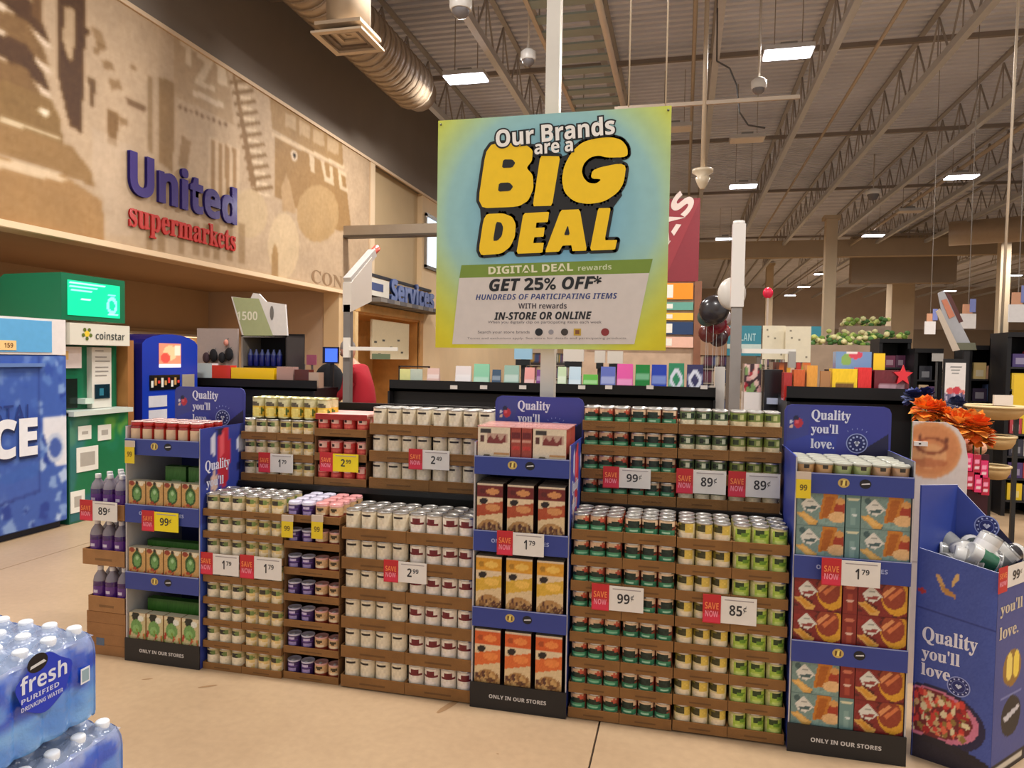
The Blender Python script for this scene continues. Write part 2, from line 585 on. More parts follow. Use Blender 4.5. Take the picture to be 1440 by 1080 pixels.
# round fenders low on the right and streaks under the store name
for (x, y, rx, ry, cc) in ((398, 345, 22, 46, (222, 196, 160)), (446, 300, 30, 40, (200, 168, 124)), (350, 300, 26, 34, (214, 188, 152)), (386, 372, 5, 30, (190, 156, 112))):
    pts = [(x + rx * math.cos(t), y + ry * math.sin(t)) for t in np.linspace(0, 2 * math.pi, 18)[:-1]]
    mur.poly(pts, cc)
for k, x in enumerate((205, 222, 250, 270, 286, 300, 318, 335)):
    mur.poly([(x, 312 + .2 * k), (x + 9, 314), (x + 9, 352 + 2.6 * k), (x, 350 + 2.6 * k)], MD, .45)
mur.poly([(130, 180), (184, 205), (184, 330), (146, 330), (146, 280), (128, 240)], (214, 190, 164), .6)
mur.a = (mur.a - 190) * 1.25 + 172
mur.a = mur.a * .86 + mur.a.mean(axis=2, keepdims=True) * .14
mur.noise(5).soft(1)
mm = MB().grid((XL + .006, Y0, Z0), (XL + .006, Y1, Z0), (XL + .006, Y1, Z1), (XL + .006, Y0, Z1), mur.a)
mo = mm.build('mural', MURALM)
tag(mo, 'sepia street collage mural with old cars and storefronts on the left wall', 'mural')
text('CON', atx(438, 397, XL + .01), (0, 1, 0), 1.1, .22, mo, 'serif', (150, 118, 84))

# raised store name on the mural
PUR = (66, 52, 120)
a = atx(180, 272, XL + .02); b = atx(331, 312, XL + .02)
sg = room_thing('store_sign', 'raised purple and red store name lettering mounted on the mural', 'sign', (XL + .02, (a[1] + b[1]) / 2, a[2]))
me_, d_ = textmesh('United', 'bold', .02, PUR, GLOSS)
z0 = a[2]; hh = atx(180, 208, XL)[2] - z0
for k in range(4):      # built up in thickness
    text('United', (XL + .012 + k * .012, a[1], z0), (0, 1, 0), b[1] - a[1], hh, sg, 'bold', PUR, .02, name='store_name', m=GLOSS)
a2 = atx(181, 303, XL + .02); h2 = .36
for k in range(3):
    text('supermarkets', (XL + .012 + k * .01, a2[1], a2[2] - .19), (0, 1, 0), b[1] - a2[1], h2, sg, 'serif', (196, 52, 44), .012, name='store_subtitle', m=GLOSS)

# added fill strip under the ledge, put in to brighten the lower recess wall
ls_ = room_thing('recess_fill_strip', 'added fill light strip under the ledge of the recessed wall behind the kiosks', 'lamp', (-8.6, 7, 1.9))
MB().box(-8.695, -8.56, 3, 11.4, 1.89, 1.93, (190, 176, 156)).build('housing', STEEL, ls_)
MB().box(-8.68, -8.58, 3, 11.4, 1.88, 1.89, (255, 226, 180)).build('diffuser', GLOW, ls_)
for yy in (5.0, 9.2):
    ld = bpy.data.lights.new('strip', 'AREA'); ld.shape = 'RECTANGLE'; ld.size = .1; ld.size_y = 4.0; ld.energy = 30; ld.color = (1, .9, .74)
    lo = bpy.data.objects.new('recess_fill_light', ld); COL.objects.link(lo); lo.location = (-8.6, yy, 1.87)

# service window with wood surround in the left wall
d = MB()
WD = (226, 168, 96)
d.box(XL - 1.2, XL - 1.15, 12.32, 15.75, 0, 2.48, (232, 186, 122))
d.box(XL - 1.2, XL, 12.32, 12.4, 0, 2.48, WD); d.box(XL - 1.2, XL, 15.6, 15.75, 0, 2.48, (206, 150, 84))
d.box(XL - 1.2, XL, 12.32, 15.75, 2.40, 2.5, (206, 150, 84))
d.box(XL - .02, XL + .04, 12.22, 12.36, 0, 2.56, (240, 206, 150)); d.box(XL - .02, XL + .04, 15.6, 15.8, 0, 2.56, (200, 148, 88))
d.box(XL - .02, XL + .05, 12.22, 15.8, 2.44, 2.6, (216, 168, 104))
structure('door_1', d, WOOD)
# board with notices hanging in the opening
p0 = atx(525, 503, XL - .05); p1 = atx(577, 462, XL - .05)
bd = MB().box(XL - .12, XL - .08, p0[1], p1[1], p0[2] - .03, p1[2] + .1, (240, 226, 190))
bo = bd.build('notice_board', PRINT)
tag(bo, 'cream notice board with small marks inside the wooden service opening', 'board')
mk = MB()
for (dy, dz) in ((.1, .3), (.5, .34), (.9, .2), (1.3, .36), (1.5, .1), (.3, .05)):
    mk.box(XL - .08, XL - .075, p0[1] + dy, p0[1] + dy + .12, p0[2] + dz, p0[2] + dz + .04, (90, 90, 80))
mk.box(XL - .08, XL - .07, p0[1] - .0, p0[1] + .9, p0[2] - .03, p0[2] + .08, (120, 140, 110))
mk.build('notice_marks', PRINT, bo)

# services sign: grey awning, white panel and blue raised letters
a = atx(512, 416, XL + .1); b = atx(603, 440, XL + .1)
sv = room_thing('service_sign', 'blue raised lettering and white panel over a grey awning above the service opening', 'sign', (XL + .05, (a[1] + b[1]) / 2, a[2]))
q = MB()
q.box(XL, XL + .12, 12.5, 13.6, 2.78, 3.12, (232, 224, 208)); q.build('panel', PRINT, sv)
MB().box(XL + .12, XL + .125, 12.7, 13.3, 2.88, 3.03, (70, 84, 130)).build('panel_print', PRINT, sv)
q = MB().box(XL, XL + .05, 12.4, 16.3, 3.16, 3.22, (40, 40, 50)).box(XL, XL + .05, 12.4, 16.3, 2.72, 2.76, (60, 60, 66))
q.build('rail', STEEL, sv)
for k in range(4):
    text('Services', (XL + .05 + .02 * k, 13.75, 2.74), (0, 1, 0), 2.6, .5, sv, 'bold', (84, 104, 160) if k < 3 else (116, 134, 186), .03, m=GLOSS)
q = MB()
for k in range(12):
    q.box(XL, XL + .5 - .02, 12.4 + k * .32, 12.4 + k * .32 + .3, 2.62, 2.7, (96, 92, 92) if k % 2 else (124, 118, 112))
q.build('awning', FABRIC, sv)

# high window beyond the services sign
wn = MB()
wn.box(XL - .01, XL + .05, 15.9, 17.6, 3.70, 3.78, (120, 116, 108)).box(XL - .01, XL + .05, 15.9, 17.6, 4.92, 5.0, (120, 116, 108))
for yy in (15.9, 16.7, 17.52): wn.box(XL - .01, XL + .05, yy, yy + .08, 3.72, 4.98, (150, 140, 126))
wo = structure('window_1', wn, STEEL)
MB().box(XL + .0, XL + .02, 15.98, 17.52, 3.78, 4.92, (206, 222, 240)).build('pane', GLOW, wo)  # pane glows by itself: outside daylight is put into its emission

# far walls and beams
bk = MB().box(-6.3, 26.3, 60, 60.3, 0, CEIL + .05, (196, 180, 166))
bk.box(-6.3, 26.3, 59.9, 60, 0, 4.3, (150, 132, 112))
structure('wall_back', bk, WALLM)
structure('wall_right', MB().box(26, 26.3, 3, 60.3, 0, CEIL + .05, (170, 148, 124)), WALLM)
structure('trim_4', MB().box(0.5, 26, 32, 32.4, 6.05, 6.75, (178, 158, 132)).box(-6, .5, 32, 32.4, 6.05, 6.75, (150, 132, 112)), WALLM)
structure('trim_5', MB().box(7.2, 11.4, 34.5, 35, 5.2, 7.3, (160, 142, 122)), WALLM)
far = [(1165, 26.0, .36, 6.6), (1268, 38.0, 1.0, 7.4), (1410, 30.0, .34, 6.6), (1080, 44, .4, 7.4)]
for px, Y, wd, top in far:
    c = aty(px, 480, Y)
    x = c[0]
    cm = MB().box(x - wd / 2, x + wd / 2, Y, Y + wd, 0, top, (214, 192, 160))
    cm.box(x - wd / 2 - .08, x + wd / 2 + .08, Y - .08, Y + wd + .08, top - .12, top, (200, 178, 148))
    cm.box(x - wd / 2 - .05, x + wd / 2 + .05, Y - .05, Y + wd + .05, 0, .3, (140, 120, 100))
    tag(cm.build('column', WALLM), kind='structure')

# roof trusses running away from the camera, each with chords and webs
TR = (198, 196, 194)
chord = MB().box(-.055, .055, 4, 58, -.06, 0, TR).box(-.055, -.04, 4, 58, 0, .07, TR).box(.04, .055, 4, 58, 0, .07, TR)
cm1 = chord.mesh('bottom_chord', STEEL)
cm2 = MB().box(-.045, .045, 4, 58, -.04, .0, (170, 162, 154)).mesh('top_chord', STEEL)
wb = MB()
y = 4.0
while y < 40:
    wb.bar((0, y, 0), (0, y + .55, .78), .026, (160, 150, 142))
    wb.bar((0, y + .55, .78), (0, y + 1.1, 0), .026, (160, 150, 142))
    wb.bar((0, y + .55, .78), (0, y + .55, 0), .018, (160, 150, 142))
    y += 1.1
cm3 = wb.mesh('web', STEEL)
TX = [-5.0, -3.2, -1.4, .4, 2.2, 4.0, 5.8, 7.6, 9.4, 11.2, 13.0, 14.8, 16.6, 18.4, 20.2]
for i, x in enumerate(TX):
    t = thing('roof_truss', 'long steel roof truss running front to back, %s from the left wall' % (NTH[i] if i < 12 else ['thirteenth', 'fourteenth', 'fifteenth'][i - 12]), 'truss', (x, 0, CHORD), 'steel roof trusses')
    obj('bottom_chord', cm1, t)
    o = obj('top_chord', cm2, t); o.location.z = CEIL - CHORD
    o = obj('web', cm3, t); o['kind'] = 'stuff'
for i, (Y, z) in enumerate(((9.4, 6.75), (13.8, 7.2), (18.0, 6.9), (24, 7.0), (31, 6.7))):
    m_ = MB().box(-6, 26, Y, Y + .08, z, z + .08, (140, 126, 114))
    tag(m_.build('cross_brace', STEEL), 'thin steel brace crossing under the trusses, %s from the mural end' % NTH[i], 'beam', 'cross braces')

# ventilation duct with its square diffuser
dx = -4.75
t = room_thing('air_duct', 'round spiral air duct below the roof by the mural wall', 'duct', (dx, 8, 6.3))
dm = MB()
for k in range(37):
    y0 = 4.5 + .2 * k
    dm.bar((dx, y0, 6.35), (dx, y0 + .19, 6.35), .78, (176, 156, 132) if k % 2 else (168, 148, 124), sides=18)
    dm.bar((dx, y0 + .18, 6.35), (dx, y0 + .2, 6.35), .81, (160, 141, 120), sides=18)
dm.build('duct_tube', STEEL, t)
MB().bar((dx, 11.8, 6.35), (dx, 12.3, 6.35), .62, (160, 142, 120), sides=18).build('end_cap', STEEL, t)
c = atz(490, 60, 5.2)
vt = room_thing('air_diffuser', 'square white air diffuser hanging under the round duct', 'vent', (c[0], c[1], 5.2))
q = MB()
for k, (s, z) in enumerate(((.31, 0), (.24, .03), (.17, .06), (.1, .09))):
    s2 = s - .07
    for (a0, a1, b0, b1) in ((-s, s, -s, -s2), (-s, s, s2, s), (-s, -s2, -s2, s2), (s2, s, -s2, s2)):
        q.box(c[0] + a0, c[0] + a1, c[1] + b0, c[1] + b1, 5.2 + z, 5.225 + z, (206, 186, 160) if k != 1 else (120, 104, 88))
q.box(c[0] - .28, c[0] + .28, c[1] - .28, c[1] + .28, 5.3, 5.34, (190, 168, 142))
q.build('louvre', STEEL, vt)
MB().bar((c[0], c[1], 5.33), (c[0], c[1], 6.3), .5, (176, 156, 132), sides=16).build('drop_duct', STEEL, vt)
MB().bar((c[0], c[1], 6.25), (dx, c[1], 6.35), .5, (170, 150, 128), sides=16).build('branch_duct', STEEL, vt)

# second duct far right
a = atz(1335, 325, 6.3); b = atz(1440, 290, 6.3)
t = MB()
t.bar((a[0], a[1], 6.2), (a[0] + 9, a[1] - 3.4, 6.2), .85, (186, 162, 134), sides=16)
tag(t.build('air_duct', STEEL), 'round tan air duct high under the roof at far right', 'duct')

# ladder tray hanging beside the sign pole
lt = room_thing('cable_tray', 'long ladder tray with pale cross slats hanging above the big sign', 'cable tray', (-1.65, 6, 6.2))
MB().box(-2.12, -2.06, 5, 15, 6.2, 6.32, (196, 178, 156)).build('side_rail', STEEL, lt)
MB().bar((-1.18, 5, 6.24), (-1.18, 15, 6.24), .1, (224, 212, 196), sides=10).build('side_rail', STEEL, lt)
sm_ = MB().box(-2.06, -1.22, 0, .22, 6.22, 6.25, (150, 160, 152)).mesh('slat', STEEL)
for k in range(22):
    obj('slat', sm_, lt, (0, 5.1 + .45 * k, 0))
for y in (6, 10, 14.5):
    MB().bar((-2.09, y, 6.3), (-2.09, y, CEIL), .02, (150, 140, 128)).build('hanger', STEEL, lt)
    MB().bar((-1.2, y, 6.3), (-1.2, y, CEIL), .02, (150, 140, 128)).build('hanger', STEEL, lt)

# pipes and hanging rods
pp = [((.05, 5, 6.9), (.05, 40, 6.9), .07, 'white pipe running away under the roof right of the big sign'),
      ((2.9, 5, 6.7), (2.9, 58, 6.7), .06, 'slim pipe between the trusses right of the lamp row'),
      ((6.6, 5, 6.5), (6.6, 58, 6.5), .1, 'thicker tan pipe under the roof above the candy racks')]
for a, b, w_, lb in pp:
    tag(MB().bar(a, b, w_, (184, 166, 144), sides=10).build('ceiling_pipe', STEEL), lb, 'pipe', 'pipes under the roof')
rods = [(1408, 470, 9.0, 'white rod rising from the black rack at far right', 1.9), (884, 150, 5.2, 'thin rod above the big sign, left one', 2.95), (936, 150, 5.6, 'thin rod above the big sign, right one', 2.9)]
for px, py, Y, lb, zb in rods:
    c = aty(px, py, Y)
    tag(MB().bar((c[0], Y, max(zb, c[2])), (c[0] + (.05 if px > 1400 else 0), Y, CEIL), .03 if px > 1400 else .012, (214, 198, 176), sides=8).build('hanging_rod', STEEL), lb, 'rod', 'hanging rods')

# ceiling lamps: lit ones carry their own light
lit = [(-3.69, 11.67), (1.44, 11.69), (1.45, 20.17), (6.65, 20.07), (6.66, 28.6), (6.98, 40.5), (7.14, 47.2), (7.16, 53.1), (16.3, 50.5), (16.5, 42.0), (-3.69, 20.2), (-3.69, 28.6), (16.6, 20.1), (11.8, 28.6), (1.45, 28.6)]
dark = [(6.67, 24.3), (1.2, 16.0), (-.3, 15.0), (9.0, 33.5)]
near = [(-3.69, 3.2), (1.44, 3.2), (6.65, 3.2), (-2.6, 7.6), (6.65, 11.7)]


def aisle(x): return 'left' if x < -2 else 'middle' if x < 4 else 'right' if x < 9 else 'far right'


def lamp_label(x, y, on, lst):
    pool = [p for l_, o_ in ((lit + near, True), (dark, False)) if o_ == on for p in l_ if aisle(p[0]) == aisle(x)]
    k = sorted(p[1] + p[0] * .001 for p in pool).index(y + x * .001)
    return '%s ceiling lamp over the %s aisle, %s counting away from the camera' % ('lit' if on else 'unlit', aisle(x), NTH[k])


frame_m = MB()
frame_m.box(-.36, .36, -.2, .2, .02, .09, (196, 190, 184)).box(-.12, .12, -.1, .1, .09, .16, (150, 146, 140))
frame_m = frame_m.mesh('housing', STEEL)
diff_m = MB().box(-.34, .34, -.18, .18, 0, .02, (236, 240, 255)).mesh('diffuser', LAMP)
diff_off = MB().box(-.34, .34, -.18, .18, 0, .02, (230, 214, 196)).mesh('diffuser', PLASTIC)
hang_m = MB().bar((-.2, 0, .1), (-.2, 0, CEIL - 6.3), .012, (150, 140, 130)).bar((.2, 0, .1), (.2, 0, CEIL - 6.3), .012, (150, 140, 130)).mesh('cable', STEEL)
for on, lst in ((True, lit), (False, dark), (True, near)):      # near: the lamps beside and above the camera
    for (x, y) in lst:
        t = thing('ceiling_lamp', lamp_label(x, y, on, lst), 'lamp', (x, y, 6.3), 'ceiling lamps')
        obj('housing', frame_m, t); obj('diffuser', diff_m if on else diff_off, t); obj('cable', hang_m, t)
        if on:
            ld = bpy.data.lights.new('lamp_light', 'AREA')
            ld.shape = 'RECTANGLE'; ld.size = .7; ld.size_y = .4
            ld.energy = LIGHT_W * (1.0 if y < 15 else .8 if y < 35 else 1.3); ld.color = (1.0, .955, .905)
            ld.spread = math.radians(170)
            lo = bpy.data.objects.new('lamp_light', ld); COL.objects.link(lo)
            lo.location = (x, y, 6.27)

# dome cameras on stems and a speaker
def dome(px, py, Y, label, r=.11, white=(232, 228, 222)):
    c = aty(px, py, Y)
    t = thing('dome_camera', label, 'camera', tuple(c), 'dome cameras')
    MB().lathe([(r * .55, .12), (r, .08), (r, 0), (r * .9, -.03)], seg=18, col=white).build('housing', PLASTIC, t)
    MB().lathe([(.01, -r), (r * .5, -r * .85), (r * .75, -.06), (r * .78, -.03)], seg=18, col=(120, 116, 118)).build('dome', GLOSS, t)
    MB().bar((0, 0, .1), (0, 0, CEIL - c[2]), .035, (200, 190, 178), sides=8).build('stem', STEEL, t)


dome(648, 10, 6.6, 'white dome camera at the top edge left of the sign pole')
dome(743, 82, 9.9, 'white dome camera left of the sign pole above the big sign')
dome(1067, 122, 11.0, 'white dome camera below the bright lamp right of the big sign')
dome(1228, 272, 22.0, 'small far dome camera above the right aisle', .2)
c = aty(988, 248, 10.0)
t = thing('ceiling_speaker', 'tan bell shaped speaker on a long stem right of the big sign', 'speaker', tuple(c))
MB().lathe([(.03, -.17), (.07, -.1), (.1, -.02), (.06, .0), (.14, .05), (.14, .09), (.03, .1)], seg=18, col=(206, 188, 160)).build('bell', PLASTIC, t)
MB().bar((0, 0, .1), (0, 0, CEIL - c[2]), .06, (206, 186, 160), sides=8).build('stem', STEEL, t)
MB().box(-1.2, 1.2, -.02, .02, .95, 1.0, (196, 178, 158)).build('crossbar', STEEL, t)

# beam reaching out from the mural corner behind the sign
b_ = MB().box(XL, -1.4, 11.8, 11.95, 3.76, 3.93, (170, 156, 138)).box(XL, -1.4, 11.78, 11.97, 3.72, 3.76, (90, 80, 70))
tag(b_.build('gantry_beam', STEEL), 'horizontal grey beam reaching from the mural end to behind the big sign', 'beam')

cc_ = [np.array([.33, 10.5, CEIL + .03])] + [aty(x, y, 10.5) for x, y in ((1008, 86), (1026, 96), (1036, 120), (1040, 158), (1052, 176), (1076, 180))]
tag(MB().tube([tuple(p) for p in cc_], .012, (70, 66, 66), 6).build('loose_cable', PLASTIC), 'loose dark cable drooping below the roof right of the big sign', 'cable')

# ================================================================== THE PROMOTION ISLAND
YF = 3.10      # front of the lower stacks
YU = 3.40      # front of the upper row


def can_paint(kind):
    P = Paint(24, 12, (226, 210, 178))
    if kind == 'cream':
        P.rect(0, 0, 1, .5, (190, 170, 120)).rect(.3, 0, .7, .45, (200, 184, 138)).oval(.46, .28, .09, .2, (40, 36, 30)).oval(.58, .3, .06, .2, (110, 130, 70)).oval(.5, .74, .17, .26, (240, 226, 196))
    elif kind == 'corn':
        P.rect(0, 0, 1, .5, (196, 178, 120)).oval(.48, .3, .1, .2, (60, 52, 40)).oval(.6, .28, .05, .16, (120, 140, 70)).rect(.34, .5, .66, 1, (232, 200, 130)).oval(.5, .8, .16, .18, (238, 216, 176))
    elif kind == 'yellow':
        P.rect(0, 0, 1, .4, (214, 206, 160)).oval(.47, .3, .12, .14, (90, 80, 60)).rect(0, .42, 1, .96, (236, 196, 66)).oval(.5, .74, .12, .26, (244, 222, 120)).oval(.66, .7, .03, .2, (90, 110, 40))
    elif kind == 'tomato':
        P.rect(0, 0, 1, 1, (150, 66, 48)).rect(.3, 0, .68, .42, (222, 184, 146)).oval(.6, .2, .07, .16, (190, 80, 56)).oval(.5, .5, .2, .22, (24, 44, 30)).rect(.3, .62, .72, .92, (70, 146, 104)).rect(.3, .92, .72, 1, (210, 200, 160)).rect(.38, .68, .62, .76, (140, 200, 160))
    elif kind == 'tomato2':
        P.rect(0, 0, 1, 1, (142, 62, 46)).rect(.3, 0, .7, .36, (228, 196, 160)).oval(.5, .42, .15, .3, (24, 42, 32)).rect(.3, .58, .7, .94, (62, 134, 96)).rect(.4, .66, .6, .74, (170, 212, 180)).rect(.3, .94, .7, 1, (214, 204, 170))
    elif kind == 'pale':
        P.rect(0, 0, 1, 1, (226, 208, 156)).rect(0, 0, .5, .5, (120, 110, 40)).oval(.44, .26, .1, .24, (62, 58, 24)).rect(.52, 0, .68, .55, (222, 190, 84)).oval(.5, .8, .18, .24, (238, 218, 184))
    elif kind == 'lime':
        P.rect(0, 0, 1, 1, (206, 200, 140)).rect(.36, .05, .72, 1, (170, 196, 74)).oval(.5, .3, .1, .24, (46, 66, 26)).oval(.58, .45, .1, .12, (104, 146, 36)).oval(.5, .82, .12, .16, (198, 214, 118))
    elif kind == 'herb':
        P.rect(0, 0, 1, .62, (92, 110, 74)).oval(.42, .3, .06, .24, (30, 40, 28)).oval(.54, .34, .05, .2, (206, 212, 184)).oval(.62, .28, .05, .2, (28, 44, 32)).rect(0, .62, 1, 1, (232, 222, 190))
    elif kind == 'herb2':
        P.rect(0, 0, 1, .6, (120, 134, 62)).oval(.44, .26, .08, .2, (48, 60, 28)).oval(.58, .34, .06, .16, (196, 196, 130)).rect(0, .6, 1, 1, (232, 214, 172))
    elif kind == 'soup':
        P.rect(0, 0, 1, 1, (230, 216, 188)).oval(.45, .2, .06, .08, (34, 26, 24)).oval(.53, .17, .05, .06, (34, 26, 24)).rect(.44, .34, .58, .4, (176, 150, 104)).rect(.42, .5, .6, .54, (204, 186, 150)).oval(.5, .86, .14, .12, (236, 224, 202))
    elif kind == 'maroon':
        P.rect(0, 0, 1, 1, (236, 224, 208)).oval(.5, .26, .09, .2, (110, 28, 34)).rect(.34, .36, .68, .6, (112, 24, 32)).oval(.5, .82, .13, .12, (244, 232, 222)).rect(.44, .72, .56, .76, (190, 150, 150))
    elif kind == 'purple':
        P.rect(0, 0, 1, 1, (60, 34, 92)).rect(.4, .06, .6, .3, (196, 182, 214)).rect(.34, .36, .66, .5, (92, 60, 140)).rect(.42, .7, .62, .9, (160, 140, 190))
    elif kind == 'tan':
        P.rect(0, 0, 1, 1, (214, 172, 124)).oval(.5, .3, .1, .2, (70, 54, 30)).rect(.36, .55, .64, .8, (238, 214, 178)).rect(0, .86, 1, 1, (150, 60, 40))
    elif kind == 'pink':
        P.rect(0, 0, 1, 1, (206, 64, 58)).oval(.44, .24, .06, .18, (44, 24, 24)).rect(.38, 0, .62, .42, (236, 186, 166)).oval(.46, .26, .05, .12, (40, 22, 22)).rect(.36, .55, .66, .85, (228, 100, 84))
    P.noise(5)
    return P.a


def make_can(name, kind, r, h, lidcol=(196, 192, 188), glassy=False):
    img = can_paint(kind)
    rr = .96 * r
    rim = MB().lathe([(r * .93, 0), (r, .002), (r, .006), (rr, .009), (rr, h - .009), (r, h - .006), (r, h - .001), (r * .95, h), (r * .9, h - .004), (r * .5, h - .005), (.002, h - .0045)], seg=18, col=lidcol, cap=False)
    rim.box(-.006, .006, -r * .6, -.004, h - .005, h - .002, (222, 220, 216))
    root = rim.build(name, TIN if not glassy else PLASTIC)
    H = img.shape[0]
    z0, z1 = .009, h - .009
    zl = z0 if kind in ('yellow',) else .052 if h > .12 else .034 if h > .104 else .03      # the tray lip hides what is below
    lab = MB()
    n = 6
    prof = [(rr + .0006, z0 + (z1 - z0) * k / H) for k in range(H + 1)]

    def fn(t, z):
        j = min(H - 1, int((1 - max(0, z - zl) / (z1 - zl)) * H))
        return img[j, min(23, int(t * 24))]
    lab.lathe(prof, seg=24, fn=fn, cap=False)
    lab.build('label', PRINT, root)
    return root


KINDS = {
    'cream': ('vegetable_can', 'cream vegetable can', .0362, .107),
    'corn': ('vegetable_can', 'tan and gold vegetable can', .0362, .107),
    'yellow': ('corn_can', 'bright yellow corn can', .0372, .112),
    'tomato': ('tomato_can', 'red sided tomato can', .0362, .109),
    'tomato2': ('tomato_can', 'dark oval tomato can', .0362, .109),
    'pale': ('bean_can', 'pale yellow bean can', .0362, .109),
    'lime': ('bean_can', 'lime green bean can', .0362, .109),
    'herb': ('green_bean_can', 'dark green bean can', .0362, .109),
    'herb2': ('green_bean_can', 'olive green bean can', .0362, .109),
    'soup': ('soup_can', 'plain cream soup can', .0392, .136),
    'maroon': ('soup_can', 'maroon banded soup can', .0392, .136),
    'purple': ('jam_jar', 'purple jar', .034, .085),
    'tan': ('jam_jar', 'tan jar', .034, .085),
    'pink': ('sauce_jar', 'red and pink jar', .034, .1),
}
PROTO = {}


def put(kind, x, y, z, label, group, rz=None, cat='can'):
    nm, desc, r, h = KINDS[kind]
    lb = desc + ', ' + label
    if kind not in PROTO:
        lid = {'purple': (206, 200, 214), 'tan': (226, 170, 160), 'pink': (226, 150, 140), 'yellow': (214, 206, 150)}.get(kind, (200, 196, 190))
        o = make_can(nm, kind, r, h, lid, glassy=kind in ('purple', 'tan', 'pink'))
        PROTO[kind] = o
    else:
        o = copy_tree(PROTO[kind])
    o.location = (x, y, z)
    o.rotation_euler[2] = random.uniform(-.28, .28) if rz is None else rz
    tag(o, lb, 'jar' if 'jar' in nm else 'can', group)
    return o


def tray_mesh(w, d, lip, col=KRAFT, t=.004, notch=True):
    b = MB()
    b.box(0, w, 0, d, 0, .003, col)
    b.box(0, w, 0, t, .003, lip, col)
    b.box(0, w, d - t, d, .003, lip, col)
    b.box(0, t, t, d - t, .003, lip, col); b.box(w - t, w, t, d - t, .003, lip, col)
    b.box(w * .3, w * .7, -.0006, 0, lip * .3, lip * .45, tuple(int(c * .8) for c in col))
    b.box(.003, w - .003, -.0004, 0, lip - .003, lip, tuple(min(255, int(c * 1.12)) for c in col))
    return b


TM = {}


def tray(x, w, y, z, lip, d, label, col=KRAFT):
    key = (round(w, 3), lip, d, col)
    if key not in TM: TM[key] = tray_mesh(w - .002, d, lip, col).mesh('cardboard_tray', CARD)
    o = obj('cardboard_tray', TM[key], None, (x + .001, y, z))
    return tag(o, label, 'tray', 'cardboard trays of the island')


def stack(x0, x1, kinds, per, rows, pitch, lip, y, zb, where, back=3, depth=.30, col=KRAFT, gapjar=False):
    """a stack of trays; kinds: one product per tray side by side; back rows only on the open top layer"""
    nt = len(kinds)
    tw = (x1 - x0) / nt
    for r in range(rows):
        z = zb + r * pitch
        rn = 'top row' if r == rows - 1 else 'bottom row' if r == 0 else NTH[r] + ' row up'
        for k in range(nt):
            kd = kinds[k]
            nm, desc, rad, h = KINDS[kd]
            side = '' if nt == 1 else ('left ' if k == 0 else 'right ')
            tray(x0 + k * tw, tw, y, z, lip, depth, '%scardboard tray, %s, %s' % (side, rn, where), col)
            st = (tw - .008) / per
            cols = kd if isinstance(kd, tuple) else None
            for i in range(per):
                x = x0 + k * tw + .004 + st * (i + .5)
                for b in range(1 + (back if r == rows - 1 else 0)):
                    pos = NTH[k * per + i] + ' from left'
                    bl = rn if b == 0 else NTH[b] + ' rank behind'
                    yy = y + .006 + rad + b * (2 * rad + .0015)
                    if yy + rad > y + depth: continue
                    put(kd, x, yy, z + .0035, '%s, %s, %s' % (pos, bl, where), '%s in the %s' % (nm.replace('_', ' ') + 's', where))


# steel shelving carrying the upper row, one unit each side of the granola display
BLK = (18, 17, 18)
for IX0, IX1, lb in ((-2.33, -.925, 'black steel shelf unit under the upper cans left of the granola display'), (-.460, .450, 'black steel shelf unit under the upper cans right of the granola display')):
    g = room_thing('display_shelf_unit', lb, 'shelf unit', ((IX0 + IX1) / 2, 3.6, 0))
    MB().box(IX0, IX1, YF + .34, YF + .36, 0.04, .885, BLK).build('back_panel', STEEL, g)
    MB().box(IX0, IX1, YU - .02, YU + .34, .888, .915, BLK).build('shelf', STEEL, g)
    MB().box(IX0, IX1, YU + .36, YU + .38, 0.0, 1.33, BLK).build('rear_panel', STEEL, g)
    for x in (IX0 + .02, IX1 - .05):
        MB().box(x, x + .03, YU + .07, YU + .355, 0, .888, (30, 29, 30)).build('upright', STEEL, g)

# lower stacks
stack(-2.336, -1.892, ['cream', 'corn'], 3, 8, .1120, .035, YF, .0, 'lower stack by salsa display')
stack(-1.572, -.912, ['soup', 'maroon'], 4, 6, .1435, .056, YF, .006, 'lower stack left of granola', back=2)
stack(-.462, -.010, ['tomato', 'tomato2'], 3, 8, .1145, .046, YF, .004, 'lower stack right of granola')
stack(-.008, .448, ['pale', 'lime'], 3, 8, .1135, .044, YF, .008, 'lower stack by cracker display')
# jar stack between the cans: two purple and two tan to a tray
JX0, JW = -1.888, .3
for r in range(7):
    z = r * .1305
    rn = 'top row' if r == 6 else 'bottom row' if r == 0 else NTH[r] + ' row up'
    tray(JX0, JW, YF + .012, z, .036, .28, 'narrow cardboard tray of jars, %s of the jar stack' % rn)
    sb = MB()
    if r < 6:       # folded side walls that carry the tray above
        sb.box(0, .004, 0, .27, 0, .124, (120, 84, 48)); sb.box(JW - .006, JW - .002, 0, .27, 0, .124, (120, 84, 48))
        tag(sb.build('tray_side_wall', CARD, None, (JX0 + .002, YF + .016, z + .004)), 'folded brown side walls above the jar tray, %s' % rn, 'cardboard', 'jar tray side walls')
    for i in range(4):
        for b in range(4 if r == 6 else 1):
            kd = 'purple' if i < 2 else 'tan'
            put(kd, JX0 + .0385 + .0742 * i, YF + .054 + b * .071, z + .0035, '%s from left, %s%s, narrow jar stack' % (NTH[i], rn, '' if b == 0 else ', ' + NTH[b] + ' rank behind'), 'jars in the narrow stack')
